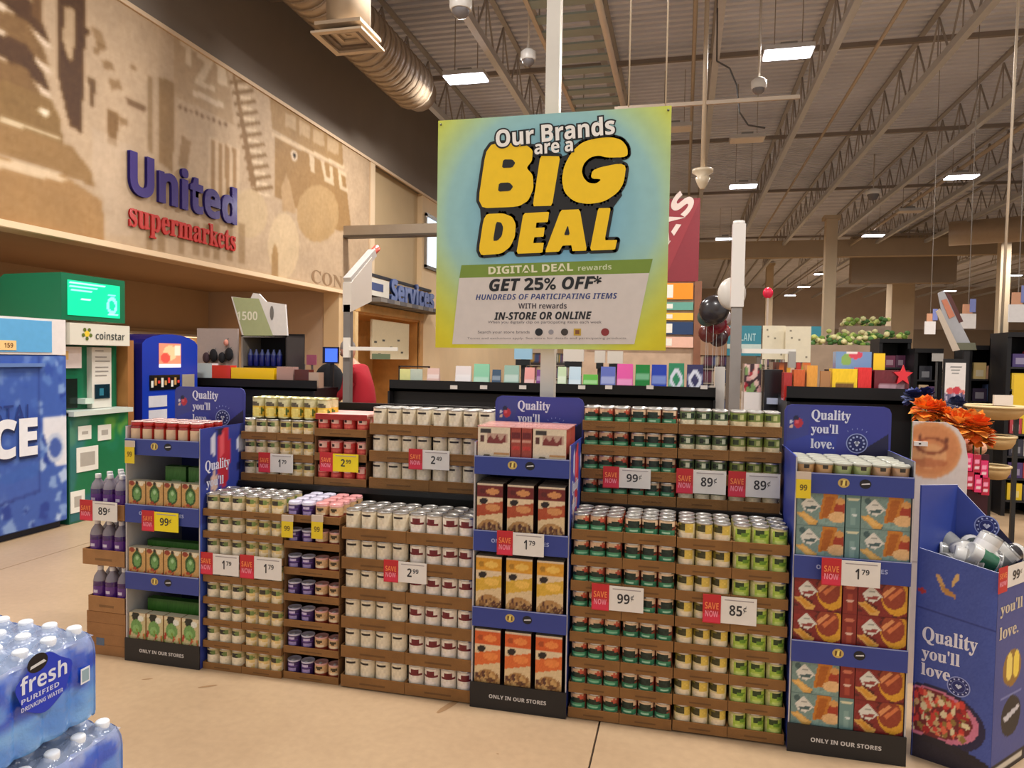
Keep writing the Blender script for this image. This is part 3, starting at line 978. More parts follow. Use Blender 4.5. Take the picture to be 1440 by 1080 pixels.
# pearly film lids stretched over the top jars
for i in range(4):
    cc = (216, 210, 228) if i < 2 else (232, 158, 156)
    x = JX0 + .0385 + .0742 * i
    q = MB()
    for b in range(4):
        yy = YF + .054 + b * .071
        q.lathe([(.033, 0), (.0335, .004), (.03, .009), (.012, .011)], cx=x, cy=yy, cz=.783 + .0885, seg=14, col=cc)
    q.box(x - .02, x + .02, YF + .05, YF + .27, .8790, .8805, cc)
    tag(q.build('film_strip', GLOSS), '%s film strip over the top jars, %s from left' % ('white' if i < 2 else 'pink', NTH[i]), 'film', 'film strips on the jars')

# upper row
stack(-2.325, -1.893, ['cream', 'corn'], 3, 3, .1125, .040, YU, .9155, 'upper cans by salsa display', back=1)
for i in range(6):
    for b in range(2):
        put('yellow', -2.25 + .078 * i, YU + .06 + b * .078, .9155 + .3375 + .003, '%s from left on top of the upper row%s' % (NTH[i], '' if b == 0 else ', rank behind'), 'yellow cans on the upper row')
for r in range(3):
    z = .9155 + r * .1295
    rn = ['bottom row', 'middle row', 'top row'][r]
    tray(-1.888, .3, YU + .004, z, .04, .28, 'narrow tray of red jars, %s of the upper row' % rn)
    if r < 2:
        tag(MB().box(0, .004, 0, .27, 0, .123, (120, 84, 48)).box(.294, .298, 0, .27, 0, .123, (120, 84, 48)).build('tray_side_wall', CARD, None, (-1.887, YU + .008, z + .004)), 'folded brown side walls of the red jar tray, %s' % rn, 'cardboard', 'jar tray side walls')
    for i in range(4):
        for b in range(3 if r == 2 else 1):
            put('pink', -1.85 + .0742 * i, YU + .046 + b * .071, z + .0035, '%s from left, %s%s, upper row' % (NTH[i], rn, '' if b == 0 else ', ' + NTH[b] + ' rank behind'), 'red jars in the upper row')
tag(MB().box(-1.885, -1.59, YU + .01, YU + .27, 1.2802, 1.292, (240, 176, 168)).box(-1.885, -1.59, YU + .008, YU + .01, 1.262, 1.292, (170, 50, 46)).build('carton_lid', CARD), 'pink carton lid lying on the top red jars', 'lid')
stack(-1.572, -.912, ['soup', 'soup'], 4, 3, .1405, .056, YU, .9155, 'upper cans left of granola', back=1)
stack(-.465, -.016, ['tomato', 'tomato2'], 3, 4, .1155, .046, YU, .9155, 'upper cans right of granola', back=1)
stack(-.014, .444, ['herb', 'herb2'], 3, 4, .1155, .046, YU, .9155, 'upper cans by cracker display', back=1)


# ------------------------------------------------------------------ price signs
def price(px0, py0, px1, py1, Y, label, txt, kind='white', tilt=0.0, red=True):
    """a shelf price card with its red tag on the left"""
    a = aty(px0, (py0 + py1) / 2, Y); b = aty(px1, (py0 + py1) / 2, Y)
    zt = aty((px0 + px1) / 2, py0, Y)[2]; zb = aty((px0 + px1) / 2, py1, Y)[2]
    w = b[0] - a[0]; h = zt - zb
    t = room_thing('price_sign', label, 'price sign', (a[0], Y, zb), 'price signs of the island')
    rw = w * .34 if red else 0
    wc = (238, 232, 224) if kind == 'white' else (250, 226, 20)
    MB().box(a[0] + rw, b[0], Y - .002, Y, zb, zt - .004, wc).build('card', PRINT, t)
    if red:
        r = MB().box(a[0], a[0] + rw, Y - .004, Y - .001, zb - .004, zt, (200, 36, 44))
        r.box(a[0] + .003, a[0] + rw - .003, Y - .0046, Y - .004, zb, zb + h * .3, (224, 48, 78))
        r.build('red_tag', PRINT, t)
        text('SAVE', (a[0] + rw * .12, Y - .0052, zb + h * .48), (1, 0, 0), rw * .76, h * .24, t, 'bold', (250, 140, 80))
        text('NOW', (a[0] + rw * .14, Y - .0052, zb + h * .2), (1, 0, 0), rw * .72, h * .22, t, 'bold', (250, 150, 170))
    cx = a[0] + rw
    cw = w - rw
    dk = (48, 46, 50)
    if txt.endswith('¢'):
        text(txt[:-1], (cx + cw * .24, Y - .0028, zb + h * .3), (1, 0, 0), cw * .36, h * .38, t, 'bold', dk)
        text('¢', (cx + cw * .63, Y - .0028, zb + h * .42), (1, 0, 0), cw * .09, h * .26, t, 'bold', dk)
    else:
        text(txt[0], (cx + cw * (.32 if txt[0] != '1' else .36), Y - .0028, zb + h * .28), (1, 0, 0), cw * (.16 if txt[0] != '1' else .1), h * .4, t, 'bold', dk)
        text(txt[1:], (cx + cw * .52, Y - .0028, zb + h * .46), (1, 0, 0), cw * .2, h * .2, t, 'bold', dk)
    MB().box(cx + cw * .1, b[0] - cw * .08, Y - .0026, Y - .002, zt - h * .17, zt - h * .13, (170, 160, 158)).build('small_print', PRINT, t)
    MB().box(cx + cw * .4, cx + cw * .55, Y - .0, Y + .006, zt - h * .55, zt - h * .3, (210, 210, 214)).build('clip', PLASTIC, t)
    return t


def little_tag(px0, py0, px1, py1, Y, label):
    a = aty(px0, py1, Y); b = aty(px1, py0, Y)
    t = room_thing('shelf_tag', label, 'price tag', (a[0], Y, a[2]), 'small yellow shelf tags')
    h = b[2] - a[2]
    MB().box(a[0], b[0], Y - .002, Y, a[2], a[2] + h * .72, (238, 208, 34)).build('card', PRINT, t)
    MB().box(a[0], b[0], Y - .002, Y + .004, a[2] + h * .72, b[2], (214, 196, 176)).build('holder', PLASTIC, t)
    text('99', (a[0] + (b[0] - a[0]) * .25, Y - .0028, a[2] + h * .3), (1, 0, 0), (b[0] - a[0]) * .5, h * .22, t, 'bold', (110, 90, 30))
    return t


YS, YSU, YSH = YF - .008, YU - .008, 3.066
price(364, 637, 412, 664, YSU, 'white price sign with red tag on the upper tan vegetable cans', '179')
price(450, 637, 504, 663, YSU, 'yellow price sign with red tag on the red jars', '299', 'yellow')
price(575, 632, 632, 660, YSU, 'white price sign with red tag on the upper soup cans', '249')
price(848, 657, 915, 686, YSU, 'white 99 cent price sign on the upper tomato cans', '99¢')
price(951, 660, 1021, 694, YSU, 'white 89 cent price sign on the upper dark green bean cans', '89¢')
price(1024, 664, 1097, 699, YSU, 'white 89 cent price sign on the upper olive bean cans beside the cracker display', '89¢')
price(281, 778, 336, 808, YS, 'white price sign on the lower cream vegetable cans, left of its twin', '179')
price(338, 782, 396, 814, YS, 'white price sign on the lower tan vegetable cans beside the jar stack', '179')
price(540, 789, 600, 819, YS, 'white price sign with red tag on the lower soup cans', '299')
price(832, 823, 905, 859, YS, 'white 99 cent price sign on the lower tomato cans', '99¢')
price(988, 838, 1064, 877, YS, 'white 85 cent price sign on the lower bean cans', '85¢')
price(699, 748, 765, 781, YSH, 'white price sign with red tag on the granola display', '179')
price(1155, 787, 1238, 824, YSH - .03, 'white price sign with red tag on the cracker display', '179')
price(200, 719, 251, 747, YSH, 'yellow 99 cent price sign on the left blue display', '99¢', 'yellow')
price(113, 704, 165, 732, 3.07, 'white 89 cent price sign on the stacked drink bottles', '89¢')
little_tag(396, 725, 412, 755, YS, 'small yellow tag on the purple jars')
little_tag(438, 725, 454, 757, YS, 'small yellow tag on the tan jars')
little_tag(1119, 664, 1141, 700, YSH - .03, 'small yellow tag on the top shelf of the cracker display')
little_tag(176, 620, 189, 651, YSH, 'small yellow tag on the top shelf of the left blue display')


# ------------------------------------------------------------------ pictures for the blue display units
def berry(P, cx, cy, r):
    P.oval(cx, cy, r, r * 1.8, (190, 44, 60)); P.oval(cx - r * .3, cy - r * .5, r * .4, r * .7, (226, 90, 100)); P.oval(cx - r * .6, cy - r * 1.8, r * .7, r * .9, (30, 34, 70))
    P.oval(cx - r * 1.6, cy - r * .5, r * .35, r * .6, (214, 214, 230)); P.oval(cx - r * 1.5, cy + r * 1.4, r * .4, r * .7, (226, 190, 170))
    return P


def badge(cx, cz, y, r, parent, right=(1, 0, 0)):
    R_ = Vector(right); n = R_.cross(Vector((0, 0, 1)))
    o = Vector((cx, y, cz)) if abs(right[0]) == 1 else Vector((cx[0], cx[1], cz))
    q = MB()
    def ring(r0, r1, col, lift):
        N = 28
        for k in range(N):
            a, b = 2 * math.pi * k / N, 2 * math.pi * (k + 1) / N
            pts = [o + n * lift + R_ * (rr * math.cos(t)) + Vector((0, 0, rr * math.sin(t))) for rr, t in ((r0, a), (r1, a), (r1, b), (r0, b))]
            q.poly(pts, col)
    ring(0, r * .9, (30, 38, 104), .0006)
    ring(r * .9, r, (150, 160, 214), .001)
    for k in range(12):
        a = 2 * math.pi * k / 12
        c = o + n * .0012 + R_ * (r * .66 * math.cos(a)) + Vector((0, 0, r * .66 * math.sin(a)))
        q.poly([c + R_ * (s * r * .09) + Vector((0, 0, t * r * .09)) for s, t in ((-1, -1), (1, -1), (1, 1), (-1, 1))], (170, 178, 220))
    for (dx, dz) in ((-.13, .08), (.13, .08), (0, .02), (0, -.16)):
        c = o + n * .0014 + R_ * (dx * r) + Vector((0, 0, dz * r))
        q.poly([c + R_ * (s * r * .16) + Vector((0, 0, t * r * .16)) for s, t in ((-1, 0), (0, -1), (1, 0), (0, 1))], (214, 218, 240))
    q.build('badge', PRINT, parent)


def icons(x, z, y, parent, r=.019):
    for cx, col in ((x - .04, (206, 176, 96)), (x + .04, (18, 18, 26))):
        q = MB()
        for k in range(16):
            a, b = 2 * math.pi * k / 16, 2 * math.pi * (k + 1) / 16
            q.poly([(cx, y, z), (cx + r * 1.15 * math.cos(a), y, z + r * math.sin(a)), (cx + r * 1.15 * math.cos(b), y, z + r * math.sin(b))], col)
        if cx > x: break
        q.build('emblem', PRINT, parent)
    Q2 = q; q = MB()
    q.poly([(x - .052, y - .0004, z - .01), (x - .028, y - .0004, z - .01), (x - .028, y - .0004, z + .01), (x - .052, y - .0004, z + .01)], (110, 80, 40))
    q.poly([(x - .046, y - .0006, z - .01), (x - .036, y - .0006, z - .01), (x - .034, y - .0006, z + .012), (x - .042, y - .0006, z + .012)], (246, 224, 120))
    q.build('emblem', PRINT, parent)
    q = Q2
    q.poly([(x + .025, y - .0004, z - .004), (x + .057, y - .0004, z - .001), (x + .055, y - .0004, z + .005), (x + .027, y - .0004, z + .001)], (220, 220, 226))
    q.build('emblem', PRINT, parent)


def side_art(h):
    P = Paint(24, 60, BLUE)
    P.rect(0, .55, 1, 1, (60, 84, 170))
    berry(P, .45, .16, .12)
    P.oval(.8, .12, .1, .05, (220, 222, 240)); P.oval(.15, .3, .08, .03, (30, 36, 90)); P.oval(.75, .26, .06, .03, (28, 34, 84))
    return P.a


def shipper(name_lb, x0, w=.442, y0=3.08, y1=3.50, zt=1.16, side_r=True, shelf_print=True, header=None):
    t = room_thing('display_unit', name_lb, 'display stand', (x0 + w / 2, y1 - .2, 0), 'blue cardboard display units')
    th = .006
    white = (196, 190, 188)
    for s, xa in ((0, x0), (1, x0 + w - th)):
        b = MB().box(xa, xa + th, y0 + .004, y1, 0, zt + .06, (60, 74, 150), cols=[BLUE, BLUE, white, BLUE if s else (205, 200, 196), BLUE, BLUE if s == 0 else (90, 92, 104)])
        if s == 1:
            b.grid((xa + th + .0005, y0 + .006, .35), (xa + th + .0005, y1, .35), (xa + th + .0005, y1, zt + .05), (xa + th + .0005, y0 + .006, zt + .05), side_art(1))
        pn = b.build('side_panel', PRINT, t)
        if s == 1:
            xx = xa + th + .002
            text('Quality', (xx, y0 + .04, .985), (0, 1, 0), .2, .07, pn, 'serif', (224, 224, 240), .01)
            text("you'll", (xx, y0 + .05, .905), (0, 1, 0), .14, .06, pn, 'serif', (224, 224, 240), .01)
            text('love.', (xx, y0 + .05, .84), (0, 1, 0), .13, .05, pn, 'serif', (224, 224, 240), .01)
    MB().box(x0, x0 + w, y1, y1 + .006, 0, zt + .05, (50, 60, 120)).build('back_panel', PRINT, t)
    MB().box(x0 - .002, x0 + w + .002, y0 - .004, y0 + .003, 0, .118, (24, 23, 26)).build('base_panel', PRINT, t)
    text('ONLY IN OUR STORES', (x0 + w * .2, y0 - .0046, .052), (1, 0, 0), w * .6, .018, t, 'bold', (206, 202, 200), .01)
    for k, (za, zb_) in enumerate(((.378, .468), (.725, .82), (1.075, 1.158))):
        MB().box(x0 + .004, x0 + w - .004, y0 - .004, y0 + .001, za, zb_, (50, 66, 146)).box(x0 + .004, x0 + w - .004, y0 - .0044, y0 - .004, zb_ - .004, zb_, (150, 160, 200)).build('front_strip', PRINT, t)
        MB().box(x0 + th, x0 + w - th, y0 + .002, y1 - .001, za + .008, za + .013, (60, 58, 66)).build('shelf', PRINT, t)
        if k == 1 and shelf_print:
            text('ONLY IN OUR STORES', (x0 + w * .2, y0 - .005, za + .042), (1, 0, 0), w * .6, .018, t, 'bold', (170, 180, 226), .01)
        else:
            icons(x0 + w * .5, (za + zb_) / 2 + .006, y0 - .0048, t)
    MB().box(x0 + th, x0 + w - th, y0 + .004, y1 - .001, .02, .026, (60, 58, 66)).build('shelf', PRINT, t)
    # header card standing up from the back, lower right corner cut away
    hw = w + .005
    P = Paint(90, 52, (58, 62, 150))
    P.rect(0, .5, .5, 1, (56, 70, 168), .7)
    P.poly([(1, .42), (.74, .72), (.6, 1), (1, 1)], (30, 28, 66))
    P.poly([(0, .0), (.24, 0), (.22, .5), (0, .62)], (66, 72, 136), .6)
    berry(P, .12, .3, .045)
    y = y1 - .05
    hb = MB()
    zz0, zz1 = 1.14, 1.412
    rr = .03
    outline = [(x0, zz0), (x0 + hw, zz0), (x0 + hw, zz1 - rr), (x0 + hw - rr * .3, zz1 - rr * .3), (x0 + hw - rr, zz1), (x0 + rr, zz1), (x0 + rr * .3, zz1 - rr * .3), (x0, zz1 - rr)]
    n_ = len(outline)
    hb.faces([(a, y + .001, b) for a, b in outline] + [(a, y + .007, b) for a, b in outline], [tuple(range(n_)), tuple(reversed(range(n_, 2 * n_)))] + [(i, i + n_, (i + 1) % n_ + n_, (i + 1) % n_) for i in range(n_)], (60, 64, 150))
    hb.grid((x0 + .006, y, zz0), (x0 + hw - .006, y, zz0), (x0 + hw - .014, y, zz1 - .006), (x0 + .014, y, zz1 - .006), P.a)
    hd = hb.build('header_card', PRINT, t)
    X = x0 + .115
    for s, zz, ww, hh in (('Quality', 1.333, .165, .058), ("you'll", 1.273, .115, .054), ('love.', 1.215, .1, .044)):
        text(s, (X, y - .0008, zz), (1, 0, 0), ww, hh, hd, 'serif', (228, 228, 244), .012)
    badge(x0 + hw * .69, 1.245, y - .0004, .045, hd)
    for k in range(5):
        a = math.pi * (.3 + .1 * k)
        c = (x0 + hw * .69 + .062 * math.cos(a), 1.245 + .062 * math.sin(a))
        d = (math.cos(a) * .007, math.sin(a) * .007)
        MB().bar((c[0], y - .001, c[1]), (c[0] + d[0], y - .001, c[1] + d[1]), .002, (150, 160, 214)).build('ray', PRINT, hd)
    return t


XA, XM, XR = -2.782, -.912, .457
shipper('blue cardboard display unit at the left end holding salsa jars and soup boxes', XA)
shipper('blue cardboard display unit in the middle holding granola boxes', XM, y0=3.085)
shipper('blue cardboard display unit at the right end holding cracker boxes and cups', XR, y0=3.075)


# ------------------------------------------------------------------ boxes and pots on them
def carton(name, img, w, h, d, side=(150, 120, 90), top=(150, 140, 130), m=None):
    b = MB().box(0, w, 0, d, 0, h, side, cols=[side, top, side, side, side, side])
    b.grid((.001, -.0006, .001), (w - .001, -.0006, .001), (w - .001, -.0006, h - .001), (.001, -.0006, h - .001), img)
    return b.mesh(name, m or PRINT)


def granola(c1, c2, c3):
    P = Paint(26, 44, (226, 200, 160))
    P.rect(0, 0, 1, .05, (226, 206, 176)).rect(0, .05, 1, .27, c1).oval(.6, .16, .24, .06, c2).oval(.22, .16, .1, .05, tuple(int(c * .8) for c in c1))
    P.rect(0, .27, 1, .36, (232, 206, 168)).oval(.24, .36, .13, .06, (36, 26, 24)).oval(.34, .34, .08, .04, (36, 26, 24))
    P.poly([(0, .44), (1, .34), (1, .56), (0, .66)], c3).oval(.62, .47, .28, .07, c2)
    P.poly([(0, .66), (1, .56), (1, 1), (0, 1)], (226, 198, 152))
    P.oval(.5, 1.0, .52, .3, (180, 134, 80))
    P.blobs(.08, .78, .95, 1, [(150, 104, 58), (206, 164, 104), (112, 70, 42), (190, 150, 96), (90, 50, 40)], 60, .045, 1.2)
    return P.noise(4).a


G = [('dark red and brown granola box', granola((112, 30, 26), (214, 146, 88), (176, 76, 40)), 'second shelf from top', .80),
     ('golden yellow granola box', granola((226, 160, 44), (244, 196, 90), (222, 176, 60)), 'third shelf from top', .45),
     ('orange granola box', granola((220, 96, 40), (240, 140, 70), (224, 110, 50)), 'bottom shelf', .10)]
for desc, img, sh, z in G:
    h = {.80: .232, .45: .25, .10: .262}[z]
    zr = {.80: .7385, .45: .3915, .10: .0265}[z]
    tag(MB().box(XM + .01, XM + .43, 3.094, 3.30, zr, z - .0005, (74, 54, 44)).build('cardboard_riser', CARD), 'dark cardboard riser under the granola boxes, %s' % sh, 'cardboard')
    me = carton('granola_box', img, .122, h, .055, (62, 30, 24), (176, 156, 138))
    for i in range(3):
        for b in range(3):
            o = obj('granola_box', me, None, (XM + .014 + i * .142, 3.095 + b * .062, z))
            tag(o, '%s, %s, %s of three%s' % (desc, sh, ['left', 'middle', 'right'][i], '' if b == 0 else ', %s rank behind' % NTH[b]), 'box', 'granola boxes')

# pasta cartons on top of the granola display
P = Paint(34, 40, (232, 214, 186))
P.rect(.08, .04, .4, .16, (60, 54, 50)).rect(.1, .2, .22, .34, (90, 50, 44)).rect(.3, .16, .9, .36, (196, 160, 140)).poly([(.3, .3), (.4, .2), (.5, .3), (.6, .18), (.7, .32), (.86, .16), (.84, .36), (.3, .38)], (128, 52, 48))
P.rect(.5, .58, .98, .62, (206, 150, 90)).oval(.68, .8, .34, .16, (226, 196, 92)).oval(.68, .78, .2, .08, (196, 160, 50)).oval(.3, .68, .12, .06, (90, 76, 40)).oval(.25, .78, .2, .1, (220, 196, 130))
pm = carton('noodle_carton', P.noise(4).a, .152, .2, .12, (176, 72, 56), (240, 190, 180))
P2 = Paint(14, 36, (166, 70, 54)); P2.rect(.1, .1, .9, .24, (110, 30, 32)).rect(.15, .42, .85, .5, (196, 60, 50)).rect(.1, .9, .9, 1, (90, 40, 50)).rect(.1, .28, .9, .34, (210, 150, 130))
pn_ = carton('noodle_carton', P2.noise(5).a, .046, .2, .12, (150, 60, 46), (236, 180, 170))
for x, me, lb in ((XM + .012, pm, 'cream noodle carton with yellow bowl, left one on top of the granola display'), (XM + .168, pn_, 'narrow red spine carton between the noodle cartons, left of the pair'), (XM + .217, pn_, 'narrow red spine carton between the noodle cartons, right of the pair'), (XM + .268, pm, 'cream noodle carton with yellow bowl, right one on top of the granola display')):
    tag(obj('noodle_carton', me, None, (x, 3.10, 1.089)), lb, 'carton', 'noodle cartons')
    tag(obj('noodle_carton', me, None, (x, 3.23, 1.089)), lb.replace('on top', 'behind, on top').replace(' of the pair', ' of the pair, behind'), 'carton', 'noodle cartons')
tag(MB().box(XM + .01, XM + .426, 3.10, 3.35, 1.2895, 1.294, (240, 184, 172)).build('film_cover', FILM), 'clear film over the noodle cartons', 'film')

# cracker boxes of the right display unit
def cracker(base, dk, face):
    P = Paint(40, 28, base)
    P.blobs(0, 0, 1, 1, [dk, tuple(min(255, int(c * 1.12)) for c in base)], 14, .08)
    if face == 'teal':
        P.poly([(.56, .0), (.86, .02), (.76, .7), (.46, .8), (.52, .3)], (200, 124, 40)).poly([(.6, .1), (.78, .1), (.68, .7), (.52, .74)], (176, 96, 26))
        P.oval(.92, .45, .14, .22, (170, 60, 36)).oval(.86, .7, .2, .16, (232, 186, 130)).oval(.9, .22, .1, .1, (222, 160, 90))
    else:
        P.oval(.78, .42, .3, .5, (222, 160, 44)).oval(.72, .34, .24, .4, (150, 60, 36)).poly([(.5, .3), (.7, .06), (.76, .12), (.54, .44)], (226, 150, 96)).poly([(.6, .42), (.84, .1), (.9, .16), (.66, .5)], (214, 120, 70))
    P.poly([(.1, .34), (.28, .08), (.5, .4), (.32, .6), (.16, .52)], (224, 220, 208)).poly([(.18, .42), (.42, .40), (.4, .5), (.2, .52)], dk if face == 'teal' else (150, 60, 56)).rect(.22, .26, .34, .3, (150, 150, 140))
    P.poly([(.0, .62), (.16, .58), (.46, .86), (.4, .98), (.28, .98)], (222, 170, 88)).poly([(.08, .66), (.2, .64), (.38, .86), (.3, .92)], (236, 190, 110) if face == 'teal' else (214, 150, 50))
    return P.noise(4).a


teal = carton('cracker_box', cracker((124, 150, 142), (70, 96, 96), 'teal'), .182, .134, .12, (96, 128, 124), (150, 168, 160))
redb = carton('cracker_box', cracker((132, 38, 34), (92, 24, 24), 'red'), .182, .134, .12, (120, 34, 30), (150, 60, 50))
sp_t = Paint(12, 28, (112, 146, 142)); sp_t.oval(.5, .14, .4, .05, (220, 216, 180)).rect(.3, .4, .7, .9, (134, 166, 160)); sp_t.oval(.6, .6, .2, .03, (220, 230, 226))
sp_r = Paint(12, 28, (138, 42, 34)); sp_r.oval(.5, .2, .3, .06, (210, 120, 90)).rect(.3, .4, .7, .9, (170, 70, 50)); sp_r.oval(.5, .6, .25, .04, (230, 190, 170))
tsp = carton('cracker_box', sp_t.a, .054, .134, .184, (96, 128, 124), (150, 168, 160))
rsp = carton('cracker_box', sp_r.a, .054, .134, .184, (120, 34, 30), (150, 60, 50))
LV = [('second shelf from top', .805, (teal, teal, teal), ('teal', 'teal', 'teal')), ('third shelf from top', .455, (redb, redb, redb), ('red', 'red', 'red')), ('bottom shelf', .108, (teal, redb, redb), ('teal', 'red', 'red'))]
for sh, z, ms, cs in LV:
    zr = {.805: .7385, .455: .3915, .108: .0265}[z]
    tag(MB().box(XR + .01, XR + .43, 3.082, 3.30, zr, z - .0005, (84, 60, 46)).build('cardboard_riser', CARD), 'dark cardboard riser under the cracker boxes, %s' % sh, 'cardboard')
    for lvl in range(2):
        zz = z + lvl * .1342
        for i, (xo, me) in enumerate(((.010, ms[0]), (.2, tsp if ms[0] is teal and ms[2] is teal else rsp), (.252, ms[2]))):
            if z < .2 and i == 1 and lvl == 0: me = tsp
            cc = 'teal' if me in (teal, tsp) else 'red'
            ow = ['left pile', 'narrow middle pile', 'right pile'][i]
            yy = 3.088
            tag(obj('cracker_box', me, None, (XR + xo - (.004 if i == 1 else 0), yy, zz)), '%s cracker box, %s in the %s, %s' % (cc, 'upper' if lvl else 'lower', ow, sh), 'box', 'cracker boxes')
# inner plinth the bottom boxes stand on
for x0_, who in ((XA, 'left blue'),):
    tag(MB().box(x0_ + .01, x0_ + .43, 3.09, 3.45, .0265, .0995, (70, 60, 54)).build('cardboard_riser', CARD), 'dark cardboard riser inside the base of the %s display' % who, 'cardboard')

# dip cups with clear lids on the top shelf of the right unit
def cup(name, body, lid=(172, 170, 156)):
    b = MB()
    def fn(t, z):
        k = abs(t - .5)
        if k < .06 and z > .035: return (50, 48, 44)
        if k < .1 and z < .022: return tuple(int(c * .8) for c in body)
        return body
    b.lathe([(.026, 0), (.029, .01), (.031, .022), (.033, .036), (.034, .048)], seg=20, fn=fn, cap=True)
    r = b.build(name, GLOSS)
    MB().lathe([(.034, .048), (.0365, .05), (.0365, .055), (.033, .058), (.031, .055), (.002, .055)], seg=20, col=lid, cap=False).build('lid', GLOSS, r)
    return r


cups = [cup('dip_cup', (204, 158, 104)), cup('dip_cup', (166, 178, 118)), cup('dip_cup', (198, 158, 120))]
for c_ in cups: c_.scale = (1, 1, 1.25)
first = [True] * 3
for i in range(6):
    k = [0, 0, 1, 1, 2, 2][i]
    for b in range(4):
        o = cups[k] if first[k] else copy_tree(cups[k])
        first[k] = False
        o.location = (XR + .043 + i * .0712, 3.118 + b * .076, 1.0885 + .04)
        tag(o, '%s dip cup, %s from left on top of the cracker display%s' % (['tan', 'green', 'beige'][k], NTH[i], '' if b == 0 else ', ' + NTH[b] + ' rank behind'), 'cup', 'dip cups')
tag(MB().box(XR + .01, XR + .43, 3.09, 3.44, 1.0885, 1.1275, (96, 62, 44)).build('cardboard_riser', CARD), 'brown cardboard riser under the dip cups', 'cardboard')

# salsa jars on the left unit
def jar_fn(t, z):
    k = abs(t - .5)
    if z > .09: return (150, 30, 26)
    if z < .022 or k > .2: return (150, 30, 26)
    return (214, 178, 140) if k < .13 else (190, 60, 44)
jm = MB().lathe([(.03, 0), (.034, .008), (.034, .04), (.034, .085), (.03, .097)], seg=20, fn=jar_fn)
jr = jm.build('salsa_jar', GLOSS)
MB().lathe([(.031, .098), (.032, .1), (.032, .115), (.03, .117), (.002, .118)], seg=20, col=(176, 34, 28), cap=False).build('lid', PLASTIC, jr)
lidw = MB().lathe([(.0, 0), (.033, 0), (.033, .004), (.0, .004)], seg=16, col=(226, 190, 180), cap=False).build('film_cap', GLOSS, jr, (0, 0, .118))
ff = True
for i in range(6):
    for b in range(3):
        o = jr if ff else copy_tree(jr)
        ff = False
        o.location = (XA + .045 + i * .0705, 3.122 + b * .074, 1.0885 + .035)
        tag(o, 'red lidded salsa jar on the left blue display, %s from left%s' % (NTH[i], '' if b == 0 else ', ' + NTH[b] + ' rank behind'), 'jar', 'salsa jars')
tag(MB().box(XA + .01, XA + .43, 3.09, 3.36, 1.0885, 1.123, (150, 40, 34)).build('cardboard_riser', CARD), 'red cardboard riser under the salsa jars', 'cardboard')

# soup boxes with green vegetables
P = Paint(24, 30, (206, 160, 96))
P.rect(0, 0, 1, .1, (230, 214, 180)).oval(.2, .1, .16, .1, (150, 60, 40)).oval(.75, .12, .14, .08, (232, 220, 190)).oval(.5, .1, .1, .1, (50, 40, 30))
P.oval(.5, .5, .3, .36, (46, 84, 34)).oval(.5, .52, .2, .24, (110, 160, 90)).oval(.5, .42, .1, .08, (170, 206, 150)).blobs(0, .8, 1, 1, [(190, 70, 40), (222, 150, 80)], 14, .05)
sb1 = carton('soup_box', P.noise(5).a, .1, .13, .05, (190, 150, 96), (220, 206, 176))
P = Paint(24, 30, (206, 190, 140))
P.rect(0, 0, 1, .12, (222, 206, 170)).oval(.42, .14, .24, .16, (28, 34, 24)).oval(.7, .2, .18, .1, (232, 232, 220)).oval(.45, .5, .34, .26, (110, 156, 84)).oval(.42, .56, .2, .14, (140, 186, 110)).blobs(0, .6, 1, 1, [(176, 52, 36), (206, 110, 60), (120, 150, 60)], 26, .06)
sb2 = carton('soup_box', P.noise(5).a, .1, .15, .05, (190, 150, 96), (220, 206, 176))
P = Paint(20, 10, (60, 116, 36)); P.rect(.3, .45, .75, .95, (196, 210, 180)).rect(0, 0, 1, .15, (50, 96, 30))
gm_ = carton('soup_box', P.noise(5).a, .125, .2, .045, (40, 84, 28), (70, 124, 50))
for z, sh, me, gx in ((.738, 'second shelf', sb1, (.16, .3)), (.391, 'third shelf', sb1, (.05, .175, .3)), (.1, 'bottom shelf', sb2, (.05, .175, .3))):
    for i in range(4):
        tag(obj('soup_box', me, None, (XA + .012 + i * .106, 3.092, z + (.07 if z > .2 else .0))), 'vegetable soup box, %s from left, %s of the left blue display' % (NTH[i], sh), 'box', 'soup boxes')
    if z > .2:
        tag(MB().box(XA + .01, XA + .43, 3.091, 3.44, z, z + .0695, (120, 90, 60)).build('cardboard_riser', CARD), 'brown riser under the soup boxes, %s' % sh, 'cardboard')
    for i, gx_ in enumerate(gx):
        o = obj('soup_box', gm_, None, (XA + gx_, 3.18, z + (.07 if z > .2 else .0)))
        if z == .391: o.scale.z = .75
        tag(o, 'green backed soup box behind, %s from left, %s' % (NTH[i], sh), 'box', 'green soup boxes')


# ------------------------------------------------------------------ drink bottles at the left end
BX0, BX1 = -3.062, -2.80
for k, (za, zb2) in enumerate(((0, .11), (.1105, .228))):
    b = MB().box(BX0 + .02, BX1, 3.10, 3.42, za, zb2, (160, 114, 70))
    b.box(BX0 + .02, BX1, 3.0994, 3.10, (za + zb2) / 2 - .001, (za + zb2) / 2 + .001, (130, 90, 54))
    if k == 0: b.box(BX0 + .08, BX0 + .13, 3.0990, 3.0994, .05, .09, (96, 110, 130))
    tag(b.build('cardboard_box', CARD), '%s brown cardboard box under the drink bottles' % ('lowest' if k == 0 else 'second'), 'box')


